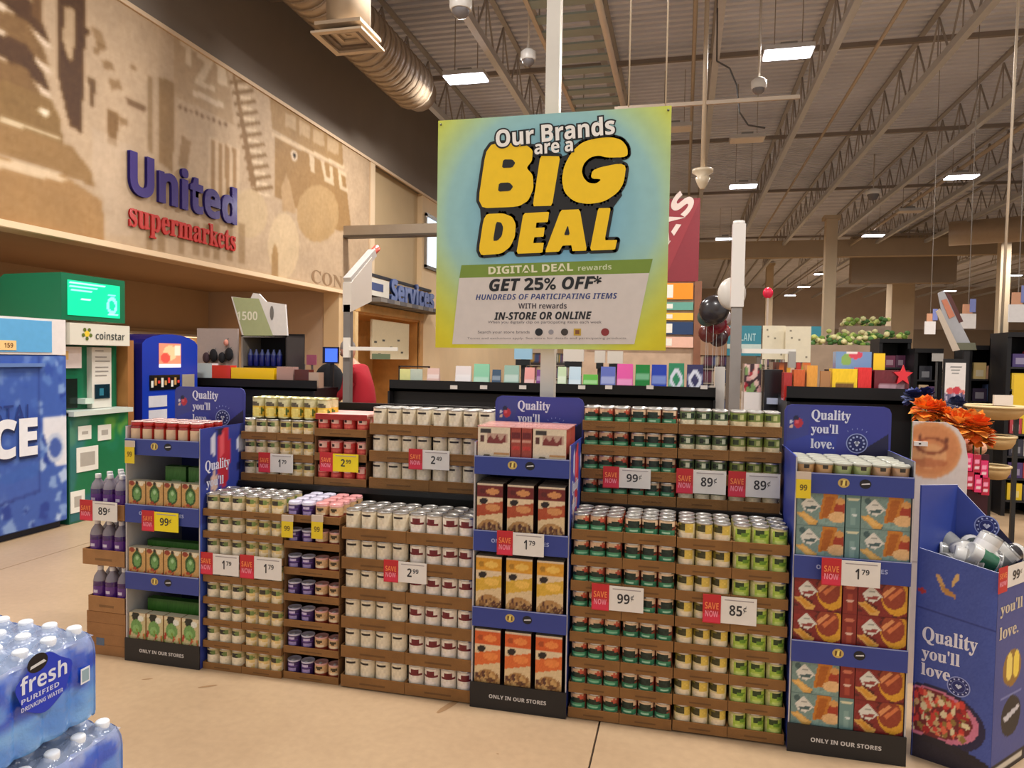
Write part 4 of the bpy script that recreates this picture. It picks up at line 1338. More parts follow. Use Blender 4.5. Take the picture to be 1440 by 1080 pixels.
def bottle_proto():
    def fn(t, z): return (84, 46, 110) if z < .125 else (150, 140, 150)
    b = MB().lathe([(.03, 0), (.0355, .006), (.0355, .06), (.0345, .065), (.0355, .07), (.0355, .15), (.03, .175), (.014, .2), (.0125, .212)], seg=18, fn=fn)
    r = b.build('drink_bottle', mat('dark_clear_plastic', .1, alpha=.8, spec=.8))
    def lf(t, z):
        k = abs(t - .5)
        return (206, 196, 220) if k < .08 and .09 < z < .105 else (92, 44, 130)
    MB().lathe([(.0361, .05), (.0361, .07), (.0361, .09), (.0361, .105), (.0361, .125)], seg=18, fn=lf, cap=False).build('label', GLOSS, r)
    MB().lathe([(.0145, .205), (.0145, .225), (.013, .227)], seg=14, col=(232, 228, 224)).build('cap', PLASTIC, r)
    return r


bp_ = bottle_proto(); ff = True
for lv, z in enumerate((.232, .478, .722)):
    b = MB()
    xa = BX0 + (.035 if lv == 0 else .0 if lv == 1 else .01)
    w_ = BX1 - xa
    o = obj('cardboard_tray', tray_mesh(w_, .31, .082, (168, 122, 76)).mesh('cardboard_tray', CARD), None, (xa, 3.095, z))
    tag(o, 'brown tray of purple drink bottles, %s tier at the left end' % ['lowest', 'middle', 'top'][lv], 'tray', 'bottle trays')
    for i in range(3):
        for b_i in range(3):
            o = bp_ if ff else copy_tree(bp_)
            ff = False
            o.location = (xa + w_ / 2 + (i - 1) * .076, 3.138 + b_i * .078, z + .0045)
            tag(o, 'purple drink bottle with white cap, %s from left, %s tier%s' % (NTH[i], ['lowest', 'middle', 'top'][lv], '' if b_i == 0 else ', ' + NTH[b_i] + ' rank behind'), 'bottle', 'drink bottles')

# ------------------------------------------------------------------ the big hanging sign on its pole
pole = MB().box(-.715, -.645, 3.6, 3.67, 0, CEIL + .04, (226, 218, 206))
pole.box(-.72, -.64, 3.595, 3.675, 1.0, 1.02, (190, 184, 176)).box(-.76, -.6, 3.56, 3.71, 0, .03, (190, 184, 176))
po = pole.build('sign_pole', STEEL)
tag(po, 'square white pole rising behind the big sale sign to the roof', 'pole')
SX0, SX1, SZ0, SZ1 = -1.252, -.083, 1.65, 2.812
SY = 3.5
big = room_thing('sale_sign', 'big square yellow green and blue sale sign hung on the white pole', 'sign', (-.68, SY, SZ0))
P = Paint(90, 90, (150, 196, 190))
d = np.sqrt(((P.X - .5) / .62) ** 2 + ((P.Y - .42) / .62) ** 2)
c0, c1, c2 = np.array([92, 160, 212.]), np.array([158, 202, 196.]), np.array([232, 224, 40.])
k = np.clip(d / .75, 0, 1)[..., None]; k2 = np.clip((d - .72) / .42, 0, 1)[..., None]
P.a = c0 * (1 - k) + c1 * k
P.a = P.a * (1 - k2) + c2 * k2
kk = np.clip((P.Y - .55) / .45, 0, 1)[..., None] * np.clip(np.abs(P.X - .5) * 2.2 - .45, 0, 1)[..., None]
P.a = P.a * (1 - kk) + np.array([206, 186, 16.]) * kk
rings = np.sin(d * 42) * 2.0
P.a += rings[..., None]
f_ = MB().box(SX0, SX1, SY, SY + .008, SZ0, SZ1, (226, 220, 120))
f_.grid((SX0, SY - .0006, SZ0), (SX1, SY - .0006, SZ0), (SX1, SY - .0006, SZ1), (SX0, SY - .0006, SZ1), P.a)
f_.build('sign_board', PRINT, big)
MB().box(-.74, -.62, SY + .008, 3.6, 2.6, 2.66, (180, 176, 170)).build('bracket', STEEL, big)
MB().box(-.74, -.62, SY + .008, 3.6, 1.8, 1.86, (180, 176, 170)).build('bracket', STEEL, big)
for x in (SX0 + .015, SX1 - .015):
    MB().bar((x, SY - .002, SZ1 - .02), (x, SY + .01, SZ1 - .02), .012, (90, 90, 60), sides=10).build('grommet', STEEL, big)


def sp(px, py, lift=.001):
    p = aty(px, py, SY); return (p[0], SY - lift, p[2])


def panel(pts, col, lift, name):
    MB().poly([sp(x, y, lift) for x, y in pts], col).build(name, PRINT, big)


panel([(646, 391), (913, 384), (918, 364), (649, 373)], (120, 146, 50), .0014, 'green_band')
panel([(636, 484), (892, 484), (913, 384), (646, 391)], (216, 206, 198), .0014, 'white_panel')
YEL, OUT = (252, 206, 8), (24, 21, 20)


def soften(pts, n, k):
    for _ in range(n):
        o = []
        for i in range(len(pts)):
            a, b = pts[i], pts[(i + 1) % len(pts)]
            o += [(a[0] * (1 - k) + b[0] * k, a[1] * (1 - k) + b[1] * k), (a[0] * k + b[0] * (1 - k), a[1] * k + b[1] * (1 - k))]
        pts = o
    return pts


def stext(s, p, q, h_px, style='bold', col=(20, 20, 24), off=0.0, lift=.002, out=0.0, m=None, outl=None):
    a = aty(*p, SY); b = aty(*q, SY); zt = aty((p[0] + q[0]) / 2, (p[1] + q[1]) / 2 - h_px, SY)[2] - (a[2] + b[2]) / 2
    d = Vector((b[0] - a[0], 0, b[2] - a[2]))
    up = Vector((-d.z, 0, d.x)).normalized()
    if out:
        me, dm = textmesh(s, style, off, col, PRINT)
        me2, dm2 = textmesh(s, style, off + out, OUT, PRINT)
        kx, ky = d.length / dm[0], zt / dm[1]
        gx, gy = (dm2[0] - dm[0]) / 2 * kx, (dm2[1] - dm[1]) / 2 * ky
        o_ = Vector((a[0], SY - (outl or lift - .0005), a[2])) - d.normalized() * gx - up * gy
        text(s, o_, d, dm2[0] * kx, dm2[1] * ky, big, style, OUT, off + out, up=up, name='letter_outline')
    text(s, (a[0], SY - lift, a[2]), d, d.length, zt, big, style, col, off, up=up)


# the big words are cut shapes: a dark outline, the yellow letter, dark counters
def cp(x, y, lift): return sp(600 + x / 4, 140 + y / 4, lift)


LETTERS = {
    'B': ([(340, 250), (545, 244), (598, 285), (594, 345), (562, 385), (598, 425), (602, 500), (572, 570), (515, 604), (285, 613)], [[(432, 338), (484, 338), (500, 358), (482, 384), (424, 386)], [(408, 470), (466, 467), (488, 490), (470, 515), (402, 519)]]),
    'I': ([(640, 318), (752, 320), (706, 598), (597, 601)], []),
    'G': ([(1132, 325), (1130, 270), (1098, 228), (1040, 212), (960, 218), (880, 238), (820, 290), (775, 370), (760, 450), (775, 525), (830, 575), (910, 590), (1000, 575), (1075, 525), (1110, 470), (1125, 352), (935, 390), (922, 446), (986, 448), (955, 474), (910, 470), (882, 440), (872, 400), (886, 358), (922, 325), (970, 315), (1012, 328)], []),
    'D': ([(325, 645), (430, 640), (482, 660), (502, 700), (498, 770), (470, 830), (420, 868), (290, 878)], [[(392, 688), (420, 692), (432, 720), (424, 768), (400, 794), (374, 796)]]),
    'E': ([(545, 640), (690, 632), (682, 690), (618, 693), (614, 722), (665, 720), (658, 772), (606, 775), (600, 808), (660, 806), (652, 862), (505, 868)], []),
    'A': ([(755, 622), (862, 618), (902, 850), (820, 853), (815, 820), (765, 822), (745, 856), (665, 860)], [[(795, 705), (806, 762), (772, 764)]]),
    'L': ([(965, 612), (1036, 610), (1002, 792), (1072, 790), (1060, 845), (918, 850)], [])}
MB().poly([cp(x, y, .0022) for x, y in [(300, 600), (350, 260), (620, 250), (760, 320), (1020, 240), (1100, 540), (1040, 620), (1000, 840), (320, 860)]], OUT).build('letter_backing', PRINT, big)
for ch, (pts, holes) in LETTERS.items():
    pts = soften(pts, 2, .2) if ch == 'G' else soften(pts, 2, .14) if ch in 'BD' else soften(pts, 1, .06)
    holes = [soften(h_, 1, .15) for h_ in holes]
    q = MB()
    R_o = .0155
    for k in range(len(pts)):
        a = Vector(cp(*pts[k], .0026)); b = Vector(cp(*pts[(k + 1) % len(pts)], .0026))
        d = (b - a).normalized(); nn = Vector((-d.z, 0, d.x)) * R_o
        q.poly([a + nn, a - nn, b - nn, b + nn], OUT)
        q.poly([a + Vector((R_o * math.cos(2 * math.pi * t / 12), -.0001, R_o * math.sin(2 * math.pi * t / 12))) for t in range(12)], OUT)
    q.build('letter_outline', PRINT, big)
    q = MB().poly([cp(x, y, .0034) for x, y in pts], YEL)
    for hl in holes: q.poly([cp(x, y, .0038) for x, y in hl], OUT)
    q.build('lettering', PRINT, big)
stext('Our Brands', (698, 208), (865, 189), 26, 'bold', (246, 240, 232), .012, .0052, .07, outl=.004)
stext('are a', (752, 218), (806, 213), 15, 'bold', (246, 240, 232), .012, .0056, .08, outl=.0044)
stext('DIGITAL DEAL', (687, 386), (806, 381), 11, 'bold', (230, 226, 190), .012)
stext('rewards', (813, 381), (860, 379), 8, 'bold', (206, 214, 170), 0)
stext('GET 25% OFF*', (688, 410), (846, 406), 18, 'ital', (20, 20, 22), .018)
stext('HUNDREDS OF PARTICIPATING ITEMS', (669, 422), (868, 420), 8, 'ital', (44, 60, 120), 0)
stext('WITH rewards', (729, 434), (797, 434), 8, 'bold', (60, 50, 60), 0)
stext('IN-STORE OR ONLINE', (695, 450), (832, 449), 11, 'ital', (24, 22, 26), .015)
stext('When you digitally clip on participating items each week', (686, 456), (846, 456), 5, 'plain', (90, 84, 88))
stext('Search your store brands', (672, 470), (745, 470), 5, 'plain', (96, 92, 96))
stext('Terms and exclusions apply. See store for details and participating products.', (657, 478), (882, 478), 4, 'plain', (140, 132, 130))
q = MB()
for px, r, col in ((758, 6, (24, 24, 28)), (775, 4, (150, 146, 150)), (794, 5.5, (60, 50, 44)), (851, 6, (140, 44, 44))):
    c = sp(px, 467, .003)
    rad = r / 300
    n_ = 16
    q.poly([(c[0] + rad * math.cos(2 * math.pi * t / n_), c[1], c[2] + rad * .95 * math.sin(2 * math.pi * t / n_)) for t in range(n_)], col)
c = sp(812, 467, .003)
q.box(c[0] - .018, c[0] + .018, c[1], c[1] + .0005, c[2] - .017, c[2] + .017, (196, 160, 50))
q.box(c[0] - .01, c[0] + .01, c[1] - .0004, c[1], c[2] - .01, c[2] + .01, (130, 80, 40))
q.build('brand_marks', PRINT, big)
stext("O'range", (823, 469), (843, 469), 5, 'plain', (150, 120, 110)) if False else None

# ================================================================== THE BLUE DUMP BIN AT THE RIGHT
P0, P1, P2 = np.array([.947, 3.176]), np.array([1.19, 3.048]), np.array([1.398, 3.275])
B0 = P0 + P2 - P1
bn = room_thing('dump_bin', 'blue cardboard dump bin with a tall sloping back card, full of cans and tubs', 'bin', (1.16, 3.23, 0))


def v3(p, z): return (p[0], p[1], z)


BINB = (66, 84, 160)
A = Paint(60, 130, BINB)
A.rect(0, .28, 1, .285, (44, 56, 124))
A.oval(.3, .78, .62, .15, (34, 30, 66)).oval(.28, .77, .56, .125, (212, 122, 150)).oval(.26, .765, .5, .11, (120, 34, 40))
A.blobs(-.1, .67, .7, .85, [(214, 60, 54), (176, 34, 40), (232, 214, 170), (206, 170, 120), (236, 110, 80), (110, 40, 40), (150, 120, 60)], 150, .016, 2.1)
A.mask((A.Y > .88) & (A.X > -1) & ((A.X - .3) ** 2 / .8 + (A.Y - 1.02) ** 2 / .02 < 1), (34, 28, 40))
A.poly([(.55, .92), (1, .96), (1, 1), (0, 1), (0, .9)], (34, 28, 44))
A.poly([(.24, .1), (.3, .1), (.4, .17), (.34, .18)], (214, 168, 100)).poly([(.3, .14), (.5, .17), (.5, .19), (.36, .18)], (196, 140, 70)).poly([(.46, .1), (.52, .06), (.54, .09), (.44, .15)], (222, 180, 110)).oval(.08, .2, .06, .012, (176, 50, 50))
A.noise(2.5)
Sd = Paint(50, 110, (62, 76, 148))
Sd.rect(0, .28, 1, .285, (40, 50, 116)).oval(.5, .49, .26, .09, (150, 110, 40)).oval(.42, .48, .09, .07, (250, 224, 110)).oval(.62, .48, .09, .07, (250, 220, 80)).rect(.2, .62, .8, .625, (120, 130, 190))
Sd.oval(.52, .73, .28, .1, (18, 18, 28)).poly([(.3, .72), (.74, .69), (.76, .71), (.36, .75)], (206, 206, 214)).rect(0, .93, 1, 1, (20, 18, 26)).rect(.1, .95, .9, .97, (214, 206, 190))
Sd.noise(2)


def slabwall(a, b, za0, zb0, za1, zb1, img, name, inner=(70, 90, 170), t=.006):
    a = np.array(a); b = np.array(b)
    d = (b - a) / np.linalg.norm(b - a); n = np.array([d[1], -d[0]])      # outward to the right of a->b
    q = MB()
    ia, ib = a - n * t, b - n * t
    q.faces([v3(a, za0), v3(b, zb0), v3(b, zb1), v3(a, za1), v3(ia, za0), v3(ib, zb0), v3(ib, zb1), v3(ia, za1)],
            [(0, 1, 2, 3), (5, 4, 7, 6), (3, 2, 6, 7), (0, 4, 5, 1), (1, 5, 6, 2), (4, 0, 3, 7)], [BINB, inner, (196, 200, 220), BINB, BINB, BINB])
    if img is not None:
        o = n * .0008
        q.grid(v3(a + o, za0), v3(b + o, zb0), v3(b + o, zb1), v3(a + o, za1), img)
    return q.build(name, PRINT, bn), d, n


fl = .012
cen = (P0 + P2) / 2


def flare(p): return p + (p - cen) / np.linalg.norm(p - cen) * fl


wa, dA, nA = slabwall(P0, P1, 0, 0, .86, .812, A.a, 'front_panel')
wb_, dB, nB = slabwall(P1, P2, 0, 0, .812, .80, Sd.a, 'side_panel')
slabwall(B0, P0, 0, 0, 1.09, 1.115, None, 'side_panel', inner=(54, 74, 160))
Hd = Paint(60, 50, BLUE)
slabwall(P2, B0, 0, 0, .80, 1.09, None, 'back_panel', inner=(54, 74, 160))
nH = np.array([dA[1], -dA[0]])      # towards the camera
fr = lambda u, lift=0: B0 + (P2 - B0) * u + nH * (.0075 + lift)
hq = MB().poly([v3(fr(.62), .84), v3(fr(.98), .80), v3(fr(.98), .806), v3(fr(.5), .955)], (28, 26, 60))
hq.build('dark_corner', PRINT, bn)
hc = fr(.42, .0)
badge((hc[0], hc[1]), .93, 0, .042, bn, right=(dA[0], dA[1], 0)) if False else None


def badge_on(c, z, r, d, n, parent):
    q = MB(); N = 26
    d3 = Vector((d[0], d[1], 0)); n3 = Vector((n[0], n[1], 0)); o = Vector((c[0], c[1], z))
    for (r0, r1, col, lift) in ((0, r * .9, (34, 42, 108), .001), (r * .9, r, (150, 160, 214), .0014), (r * .55, r * .6, (120, 130, 190), .0014)):
        for k in range(N):
            a, b = 2 * math.pi * k / N, 2 * math.pi * (k + 1) / N
            q.poly([o + n3 * lift + d3 * (x * math.cos(t)) + Vector((0, 0, x * math.sin(t))) for x, t in ((r0, a), (r1, a), (r1, b), (r0, b))], col)
    for k in range(12):
        t = 2 * math.pi * k / 12
        c_ = o + n3 * .0018 + d3 * (r * .75 * math.cos(t)) + Vector((0, 0, r * .75 * math.sin(t)))
        q.poly([c_ + d3 * (s * r * .07) + Vector((0, 0, u * r * .07)) for s, u in ((-1, -1), (1, -1), (1, 1), (-1, 1))], (190, 196, 230))
    for (dx, dz, s_) in ((-.13, .08, .17), (.13, .08, .17), (0, -.04, .2)):
        c_ = o + n3 * .002 + d3 * (dx * r) + Vector((0, 0, dz * r))
        q.poly([c_ + d3 * (s * r * s_) + Vector((0, 0, t * r * s_)) for s, t in ((-1, 0), (0, -1), (1, 0), (0, 1))], (214, 218, 240))
    q.build('badge', PRINT, parent)


badge_on(fr(.42), .93, .045, dA, nH, bn)
pa = lambda u, l=.002: P0 + (P1 - P0) * u + nA * l
badge_on(pa(.58, .001), .335, .04, dA, nA, bn)
for s_, z_, w_, h_ in (('Quality', .47, .2, .075), ("you'll", .40, .14, .065), ('love.', .345, .12, .05)):
    o_ = pa(.1); text(s_, (o_[0], o_[1], z_), (dA[0], dA[1], 0), w_ * .95, h_, bn, 'serif', (232, 228, 236), .012)
pb = lambda u, l=.002: P1 + (P2 - P1) * u + nB * l
for s_, z_, w_, h_ in (("you'll", .63, .2, .06), ('love.', .545, .17, .05)):
    o_ = pb(.08); text(s_, (o_[0], o_[1], z_), (dB[0], dB[1], 0), w_, h_, bn, 'serif', (214, 200, 176), .012)
MB().poly([v3(P0 - (P0 - cen) * .02, .70), v3(P1 - (P1 - cen) * .02, .66), v3(P2 - (P2 - cen) * .02, .66), v3(B0 - (B0 - cen) * .02, .70)], (60, 66, 90)).build('inner_floor', PRINT, bn)
# what lies in the bin
stuff = [(.25, .2, 'white round tub lid', (228, 226, 214)), (.5, .16, 'white and black can', (60, 58, 60)), (.75, .2, 'grey rimmed can', (150, 146, 140)), (.3, .5, 'black and white can on its side', (40, 40, 42)), (.55, .45, 'white can with pink label', (226, 210, 212)), (.78, .5, 'blue labelled bottle', (80, 160, 196)), (.2, .78, 'white tub standing by the back card', (224, 222, 212)), (.5, .75, 'dark can between white ones', (70, 74, 66)), (.8, .76, 'green banded can', (60, 110, 80)), (.12, .35, 'small white tub at the left wall', (230, 226, 214)), (.4, .3, 'cream tub with dark band', (90, 84, 80)), (.62, .3, 'white tub seen from below', (232, 228, 224)), (.38, .62, 'grey striped can', (120, 118, 114)), (.66, .62, 'white can with teal band', (90, 160, 170)), (.9, .35, 'tub with green base', (50, 104, 76)), (.08, .6, 'white tub in the left corner', (226, 224, 216)), (.15, .88, 'black lidded tub at the back left', (44, 44, 48)), (.65, .9, 'grey lidded tub by the back card', (150, 150, 148)), (.92, .7, 'white tub in the right corner', (222, 218, 212)), (.92, .92, 'black can in the far right corner', (50, 50, 54))]
for i, (u, v_, lb, col) in enumerate(stuff):
    u = .2 + .6 * u; v_ = .27 + .52 * v_
    c = P0 + (P1 - P0) * u + (B0 - P0) * v_
    top = (206, 202, 196) if i % 3 else tuple(int(q_ * .6) for q_ in col)
    def fn(t, z, col=col, top=top, i=i):
        if z > .075 or z < .008: return (140, 138, 134) if i % 2 else (206, 204, 198)
        return col if (z < .055 if i % 3 else abs(t - .5) < .3) else top
    q = MB().lathe([(.001, 0), (.034, 0), (.036, .004), (.036, .03), (.036, .055), (.036, .08), (.034, .088), (.03, .086), (.001, .086)], seg=18, fn=fn, cap=False)
    o = q.build('food_tub', GLOSS, None, (c[0], c[1], .765 + .022 * (i % 4)))
    o.scale = (1.2,) * 3
    o.rotation_euler = (random.uniform(.5, 1.6), random.uniform(-.3, .3), random.uniform(0, 6.2))
    tag(o, lb + ', lying in the blue dump bin', 'tub', 'tubs in the dump bin')
# its price card
pc = room_thing('price_sign', 'white 99 cent price sign with red tag on the rim of the dump bin', 'price sign', (P1[0], P1[1], .72), 'price signs of the island')
q = MB(); o1 = pb(.02, .006)
def pbx(u, z, l): p = P1 + dB * u + nB * l; return (p[0], p[1], z)
q.poly([pbx(.06, .745, .006), pbx(.23, .745, .006), pbx(.23, .83, .006), pbx(.06, .83, .006)], (238, 232, 224)); q.build('card', PRINT, pc)
MB().poly([pbx(-.02, .735, .008), pbx(.06, .735, .008), pbx(.06, .835, .008), pbx(-.02, .835, .008)], (204, 36, 44)).build('red_tag', PRINT, pc)
p_ = pbx(-.01, .79, .009); text('SAVE', p_, (dB[0], dB[1], 0), .06, .022, pc, 'bold', (250, 140, 80), .02)
p_ = pbx(-.01, .76, .009); text('NOW', p_, (dB[0], dB[1], 0), .06, .02, pc, 'bold', (250, 150, 170), .02)
p_ = pbx(.11, .77, .0075); text('99', p_, (dB[0], dB[1], 0), .06, .036, pc, 'bold', (48, 46, 50))
p_ = pbx(.178, .782, .0075); text('¢', p_, (dB[0], dB[1], 0), .014, .022, pc, 'bold', (48, 46, 50))

# dip display behind the bin
hs = room_thing('dip_display', 'white display card with a big orange dip swirl, standing behind the dump bin', 'display stand', (1.22, 3.95, 0))
P = Paint(44, 90, (226, 212, 204))
P.oval(.34, .2, .56, .2, (226, 152, 96)).oval(.34, .2, .5, .17, (216, 138, 84)).oval(.3, .24, .34, .09, (232, 166, 110)).oval(.36, .17, .3, .06, (140, 70, 40), r0=.75).oval(.3, .29, .36, .03, (180, 90, 50), .6).oval(.62, .13, .04, .02, (120, 60, 36)).oval(.14, .12, .02, .03, (110, 54, 34))
P.oval(.75, .66, .2, .08, (60, 40, 50))
P.noise(3).soft(1)
ox = [(1.12, 0), (1.37, 0), (1.37, 1.14), (1.355, 1.23), (1.32, 1.29), (1.27, 1.32), (1.12, 1.32)]
n_ = len(ox)
MB().faces([(a, 3.9, b) for a, b in ox] + [(a, 3.912, b) for a, b in ox], [tuple(range(n_)), tuple(reversed(range(n_, 2 * n_)))] + [(i, i + n_, (i + 1) % n_ + n_, (i + 1) % n_) for i in range(n_)], (226, 212, 204)).build('card', PRINT, hs)
g_ = MB().grid((1.122, 3.899, .62), (1.36, 3.899, .62), (1.36, 3.899, 1.318), (1.122, 3.899, 1.318), P.a)
# trim the print to the rounded corner: keep faces inside the outline
def inside(x, z):
    r = False
    for i in range(n_):
        x0, z0 = ox[i]; x1, z1 = ox[(i + 1) % n_]
        if (z0 > z) != (z1 > z) and x < (x1 - x0) * (z - z0) / (z1 - z0) + x0: r = not r
    return r
keep = [k for k, f in enumerate(g_.f) if all(inside(g_.v[i][0], g_.v[i][2]) for i in f)]
g_.c = [c for k in keep for c in g_.c[4 * k:4 * k + 4]]; g_.f = [g_.f[k] for k in keep]; g_.sm = [False] * len(keep)
g_.build('swirl_print', PRINT, hs)
MB().box(1.13, 1.36, 3.914, 4.3, 0, .8, (214, 204, 196)).build('body', PRINT, hs)
MB().box(1.125, 1.185, 3.885, 3.899, 1.2, 1.222, (236, 226, 216)).box(1.145, 1.155, 3.885, 3.887, 1.207, 1.215, (60, 50, 46)).build('tag', PRINT, hs)

# ================================================================== WATER BOTTLE PACKS, LOWER LEFT
def water_bottle():
    b = MB().lathe([(.026, 0), (.031, .006), (.031, .05), (.029, .055), (.031, .06), (.031, .13), (.026, .155), (.013, .182), (.0125, .19)], seg=14, col=(150, 190, 232))
    return b.mesh('bottle', mat('water_plastic', .05, alpha=.5, spec=.9)), MB().lathe([(.0148, 0), (.0152, .013), (.013, .016), (.002, .0165)], seg=14, col=(240, 242, 246)).mesh('cap', PLASTIC)


wbm, wcap = water_bottle()
PIT = .066
NXB, NYB = 4, 6


def wrap_side(y, z, s):
    """print on the film: deep blue swirls over light blue, darker bottles below"""
    a = math.sin(y * 38 + z * 20) + math.sin(y * 17 - z * 55 + 2 + s) + .6 * math.sin(z * 90 + y * 60)
    t = z / .2
    def sm(x): x = min(1, max(0, x)); return x * x * (3 - 2 * x)
    def mixc(c, d, k): return tuple(p + (q_ - p) * k for p, q_ in zip(c, d))
    low = mixc((84, 144, 222), (120, 176, 236), sm(.5 + a * .3))
    mid = mixc((96, 146, 226), (40, 82, 200), sm(a * .9 + .1))
    hi = mixc((166, 184, 228), (212, 220, 240), sm(.5 + a * .4))
    c = mixc(low, mid, sm((t - .3) * 6)); c = mixc(c, mixc((150, 168, 224), (60, 100, 210), sm(a + .2)), sm((t - .6) * 5))
    return mixc(c, hi, sm((t - .8) * 6))
    if t > .84: return (176, 192, 226) if a > 0 else (206, 216, 238)
    if t > .58: return (34, 74, 190) if a > .5 else (70, 116, 214) if a > -.6 else (150, 176, 232)
    if t > .34: return (52, 100, 206) if a > .7 else (96, 150, 226)
    return (72, 132, 214) if a > 0 else (104, 164, 230)


def pack(x1, y1, z, label, seed=0):
    """x1, y1: the corner towards the island (largest x and y)"""
    t = thing('water_bottle_pack', label, 'bottle pack', (x1 - NXB * PIT / 2, y1 - NYB * PIT / 2, z), 'shrink wrapped water bottle packs')
    X1, Y1_ = NXB * PIT / 2, NYB * PIT / 2
    for i in range(NXB):
        for j in range(NYB):
            if i < 1 and seed == 9: continue
            o = obj('bottle', wbm, t, (-X1 + PIT * (i + .5), -Y1_ + PIT * (j + .5), .004))
            obj('cap', wcap, o, (0, 0, .186))
    # scalloped film round the sides
    path = []
    N = 8
    def side(p, q, n, cnt):
        for k in range(cnt * N):
            u = k / N
            bump = .011 * (1 - abs(math.sin(math.pi * u))) * -1 + .002
            f = k / (cnt * N)
            path.append((p[0] + (q[0] - p[0]) * f + n[0] * bump, p[1] + (q[1] - p[1]) * f + n[1] * bump))
    side((X1, -Y1_), (X1, Y1_), (1, 0), NYB); side((X1, Y1_), (-X1, Y1_), (0, 1), NXB); side((-X1, Y1_), (-X1, -Y1_), (-1, 0), NYB); side((-X1, -Y1_), (X1, -Y1_), (0, -1), NXB)
    hs_ = [0.0, .004] + [.012 + .007 * k for k in range(20)] + [.154, .166, .176, .186]
    sc = [.94, .985] + [1.0] * 20 + [.99, .97, .93, .88]
    v = []; f = []; cl = []
    n = len(path)
    for zi, (h, s) in enumerate(zip(hs_, sc)):
        for (px, py) in path: v.append((px * (1 - (1 - s) * .5), py * (1 - (1 - s) * .35), h))
    for zi in range(len(hs_) - 1):
        for k in range(n):
            k2 = (k + 1) % n
            f.append((zi * n + k, zi * n + k2, (zi + 1) * n + k2, (zi + 1) * n + k))
    for zi, h in enumerate(hs_):
        for (px, py) in path: cl.append(wrap_side(px * 1.3 + py, h, seed))
    MB().vfaces(v, f, cl).build('shrink_wrap', WRAP, t)
    # clear crinkled film draped over the caps
    gx, gy = 25, 37
    v = []; f = []
    for a in range(gx):
        for b in range(gy):
            x = -X1 * .95 + 2 * X1 * .95 * a / (gx - 1); y = -Y1_ * .965 + 2 * Y1_ * .965 * b / (gy - 1)
            cx = abs(((x + X1) / PIT) % 1 - .5); cy = abs(((y + Y1_) / PIT) % 1 - .5)
            dd = math.hypot(cx, cy) * 2
            zz = .207 - .02 * min(1, dd) ** 1.5 + random.uniform(-.002, .002)
            e = min(1, min(a, gx - 1 - a, b, gy - 1 - b) / 2.0)
            v.append((x, y, .180 + (zz - .180) * e))
    for a in range(gx - 1):
        for b in range(gy - 1):
            f.append((a * gy + b, (a + 1) * gy + b, (a + 1) * gy + b + 1, a * gy + b + 1))
    MB().faces(v, f, (196, 208, 236), True).build('top_film', FILM, t)
    return t


PX, PY = -1.262, 1.318
TH = .222
wp = pack(PX, PY, .785, 'blue printed pack of water bottles with round black emblem, top of the near stack', 1)
pack(PX - .27, PY + .03, .785, 'blue pack of water bottles on the top layer, further from the island gap', 2)
for k, z in enumerate((.562, .339, .116)):
    dx_ = .04 if k == 0 else .03
    nm = ['second', 'third', 'lowest'][k]
    pack(PX + dx_, PY + .035, z, 'light blue pack of water bottles, %s layer of the near stack, aisle side' % nm, 3 + k)
    pack(PX + dx_ - .27, PY + .035, z, 'light blue pack of water bottles, %s layer of the near stack, rear side' % nm, 6 + k)
pl = thing('pallet', 'wooden pallet under the near water bottle stack', 'pallet', (PX - .2, PY - .2, 0))
for k in range(5):
    MB().box(-.36 + .155 * k, -.36 + .155 * k + .1, -.24, .24, .095, .115, (180, 140, 96)).build('board', WOOD, pl)
for k in range(3):
    MB().box(-.36, .36, -.24 + .2 * k, -.16 + .2 * k, 0, .095, (160, 122, 82)).build('runner', WOOD, pl)
# printing on the aisle face of the top pack
fx = PX + .0045
def pk(px, py): return atx(px, py, fx)
q = MB()
c = pk(53, 932)
q.faces([(fx, c[1] + .024 * math.cos(t), c[2] + .019 * math.sin(t)) for t in [2 * math.pi * k / 20 for k in range(20)]], [tuple(range(20))], (24, 22, 26))
q.poly([(fx + .0006, c[1] - .018, c[2] - .008), (fx + .0006, c[1] + .02, c[2] - .004), (fx + .0006, c[1] + .014, c[2] + .002), (fx + .0006, c[1] - .016, c[2] - .002)], (214, 214, 214))
el = q.build('emblem', PRINT)
el.parent = wp; el.location = [-a for a in wp.location]
a = pk(36, 975); b = pk(94, 948); yy0, yy1 = a[1], b[1]
zb_ = (a[2] + b[2]) / 2
ym_, zm_ = (yy0 + yy1) / 2 - .004, zb_ + .004
mb = MB().faces([(fx - .0002, ym_ + (yy1 - yy0) * .66 * math.cos(t_) * (1 + .08 * math.sin(5 * t_)), zm_ + .056 * math.sin(t_) * (1 + .1 * math.cos(4 * t_))) for t_ in [2 * math.pi * k / 36 for k in range(36)]], [tuple(range(36))], (34, 60, 192))
o = mb.build('print_patch', PRINT); o.parent = wp; o.location = [-a_ for a_ in wp.location]
text('fresh', (fx + .0006, yy0 - .012, zb_), (0, 1, 0), (yy1 - yy0) + .012, .036, wp, 'bold', (226, 230, 246), .0)
text('PURIFIED', (fx + .0006, yy0 - .01, zb_ - .018), (0, 1, 0), (yy1 - yy0) * .9, .01, wp, 'bold', (206, 212, 244))
text('DRINKING WATER', (fx + .0006, yy0 - .01, zb_ - .034), (0, 1, 0), (yy1 - yy0), .009, wp, 'bold', (206, 212, 244))
c = pk(122, 945)
mb = MB().box(fx - .0003, fx + .0005, c[1] - .016, c[1] + .008, c[2] - .022, c[2] + .012, (236, 240, 246)).box(fx + .0004, fx + .0009, c[1] - .013, c[1] + .005, c[2] - .018, c[2] + .008, (150, 176, 186))
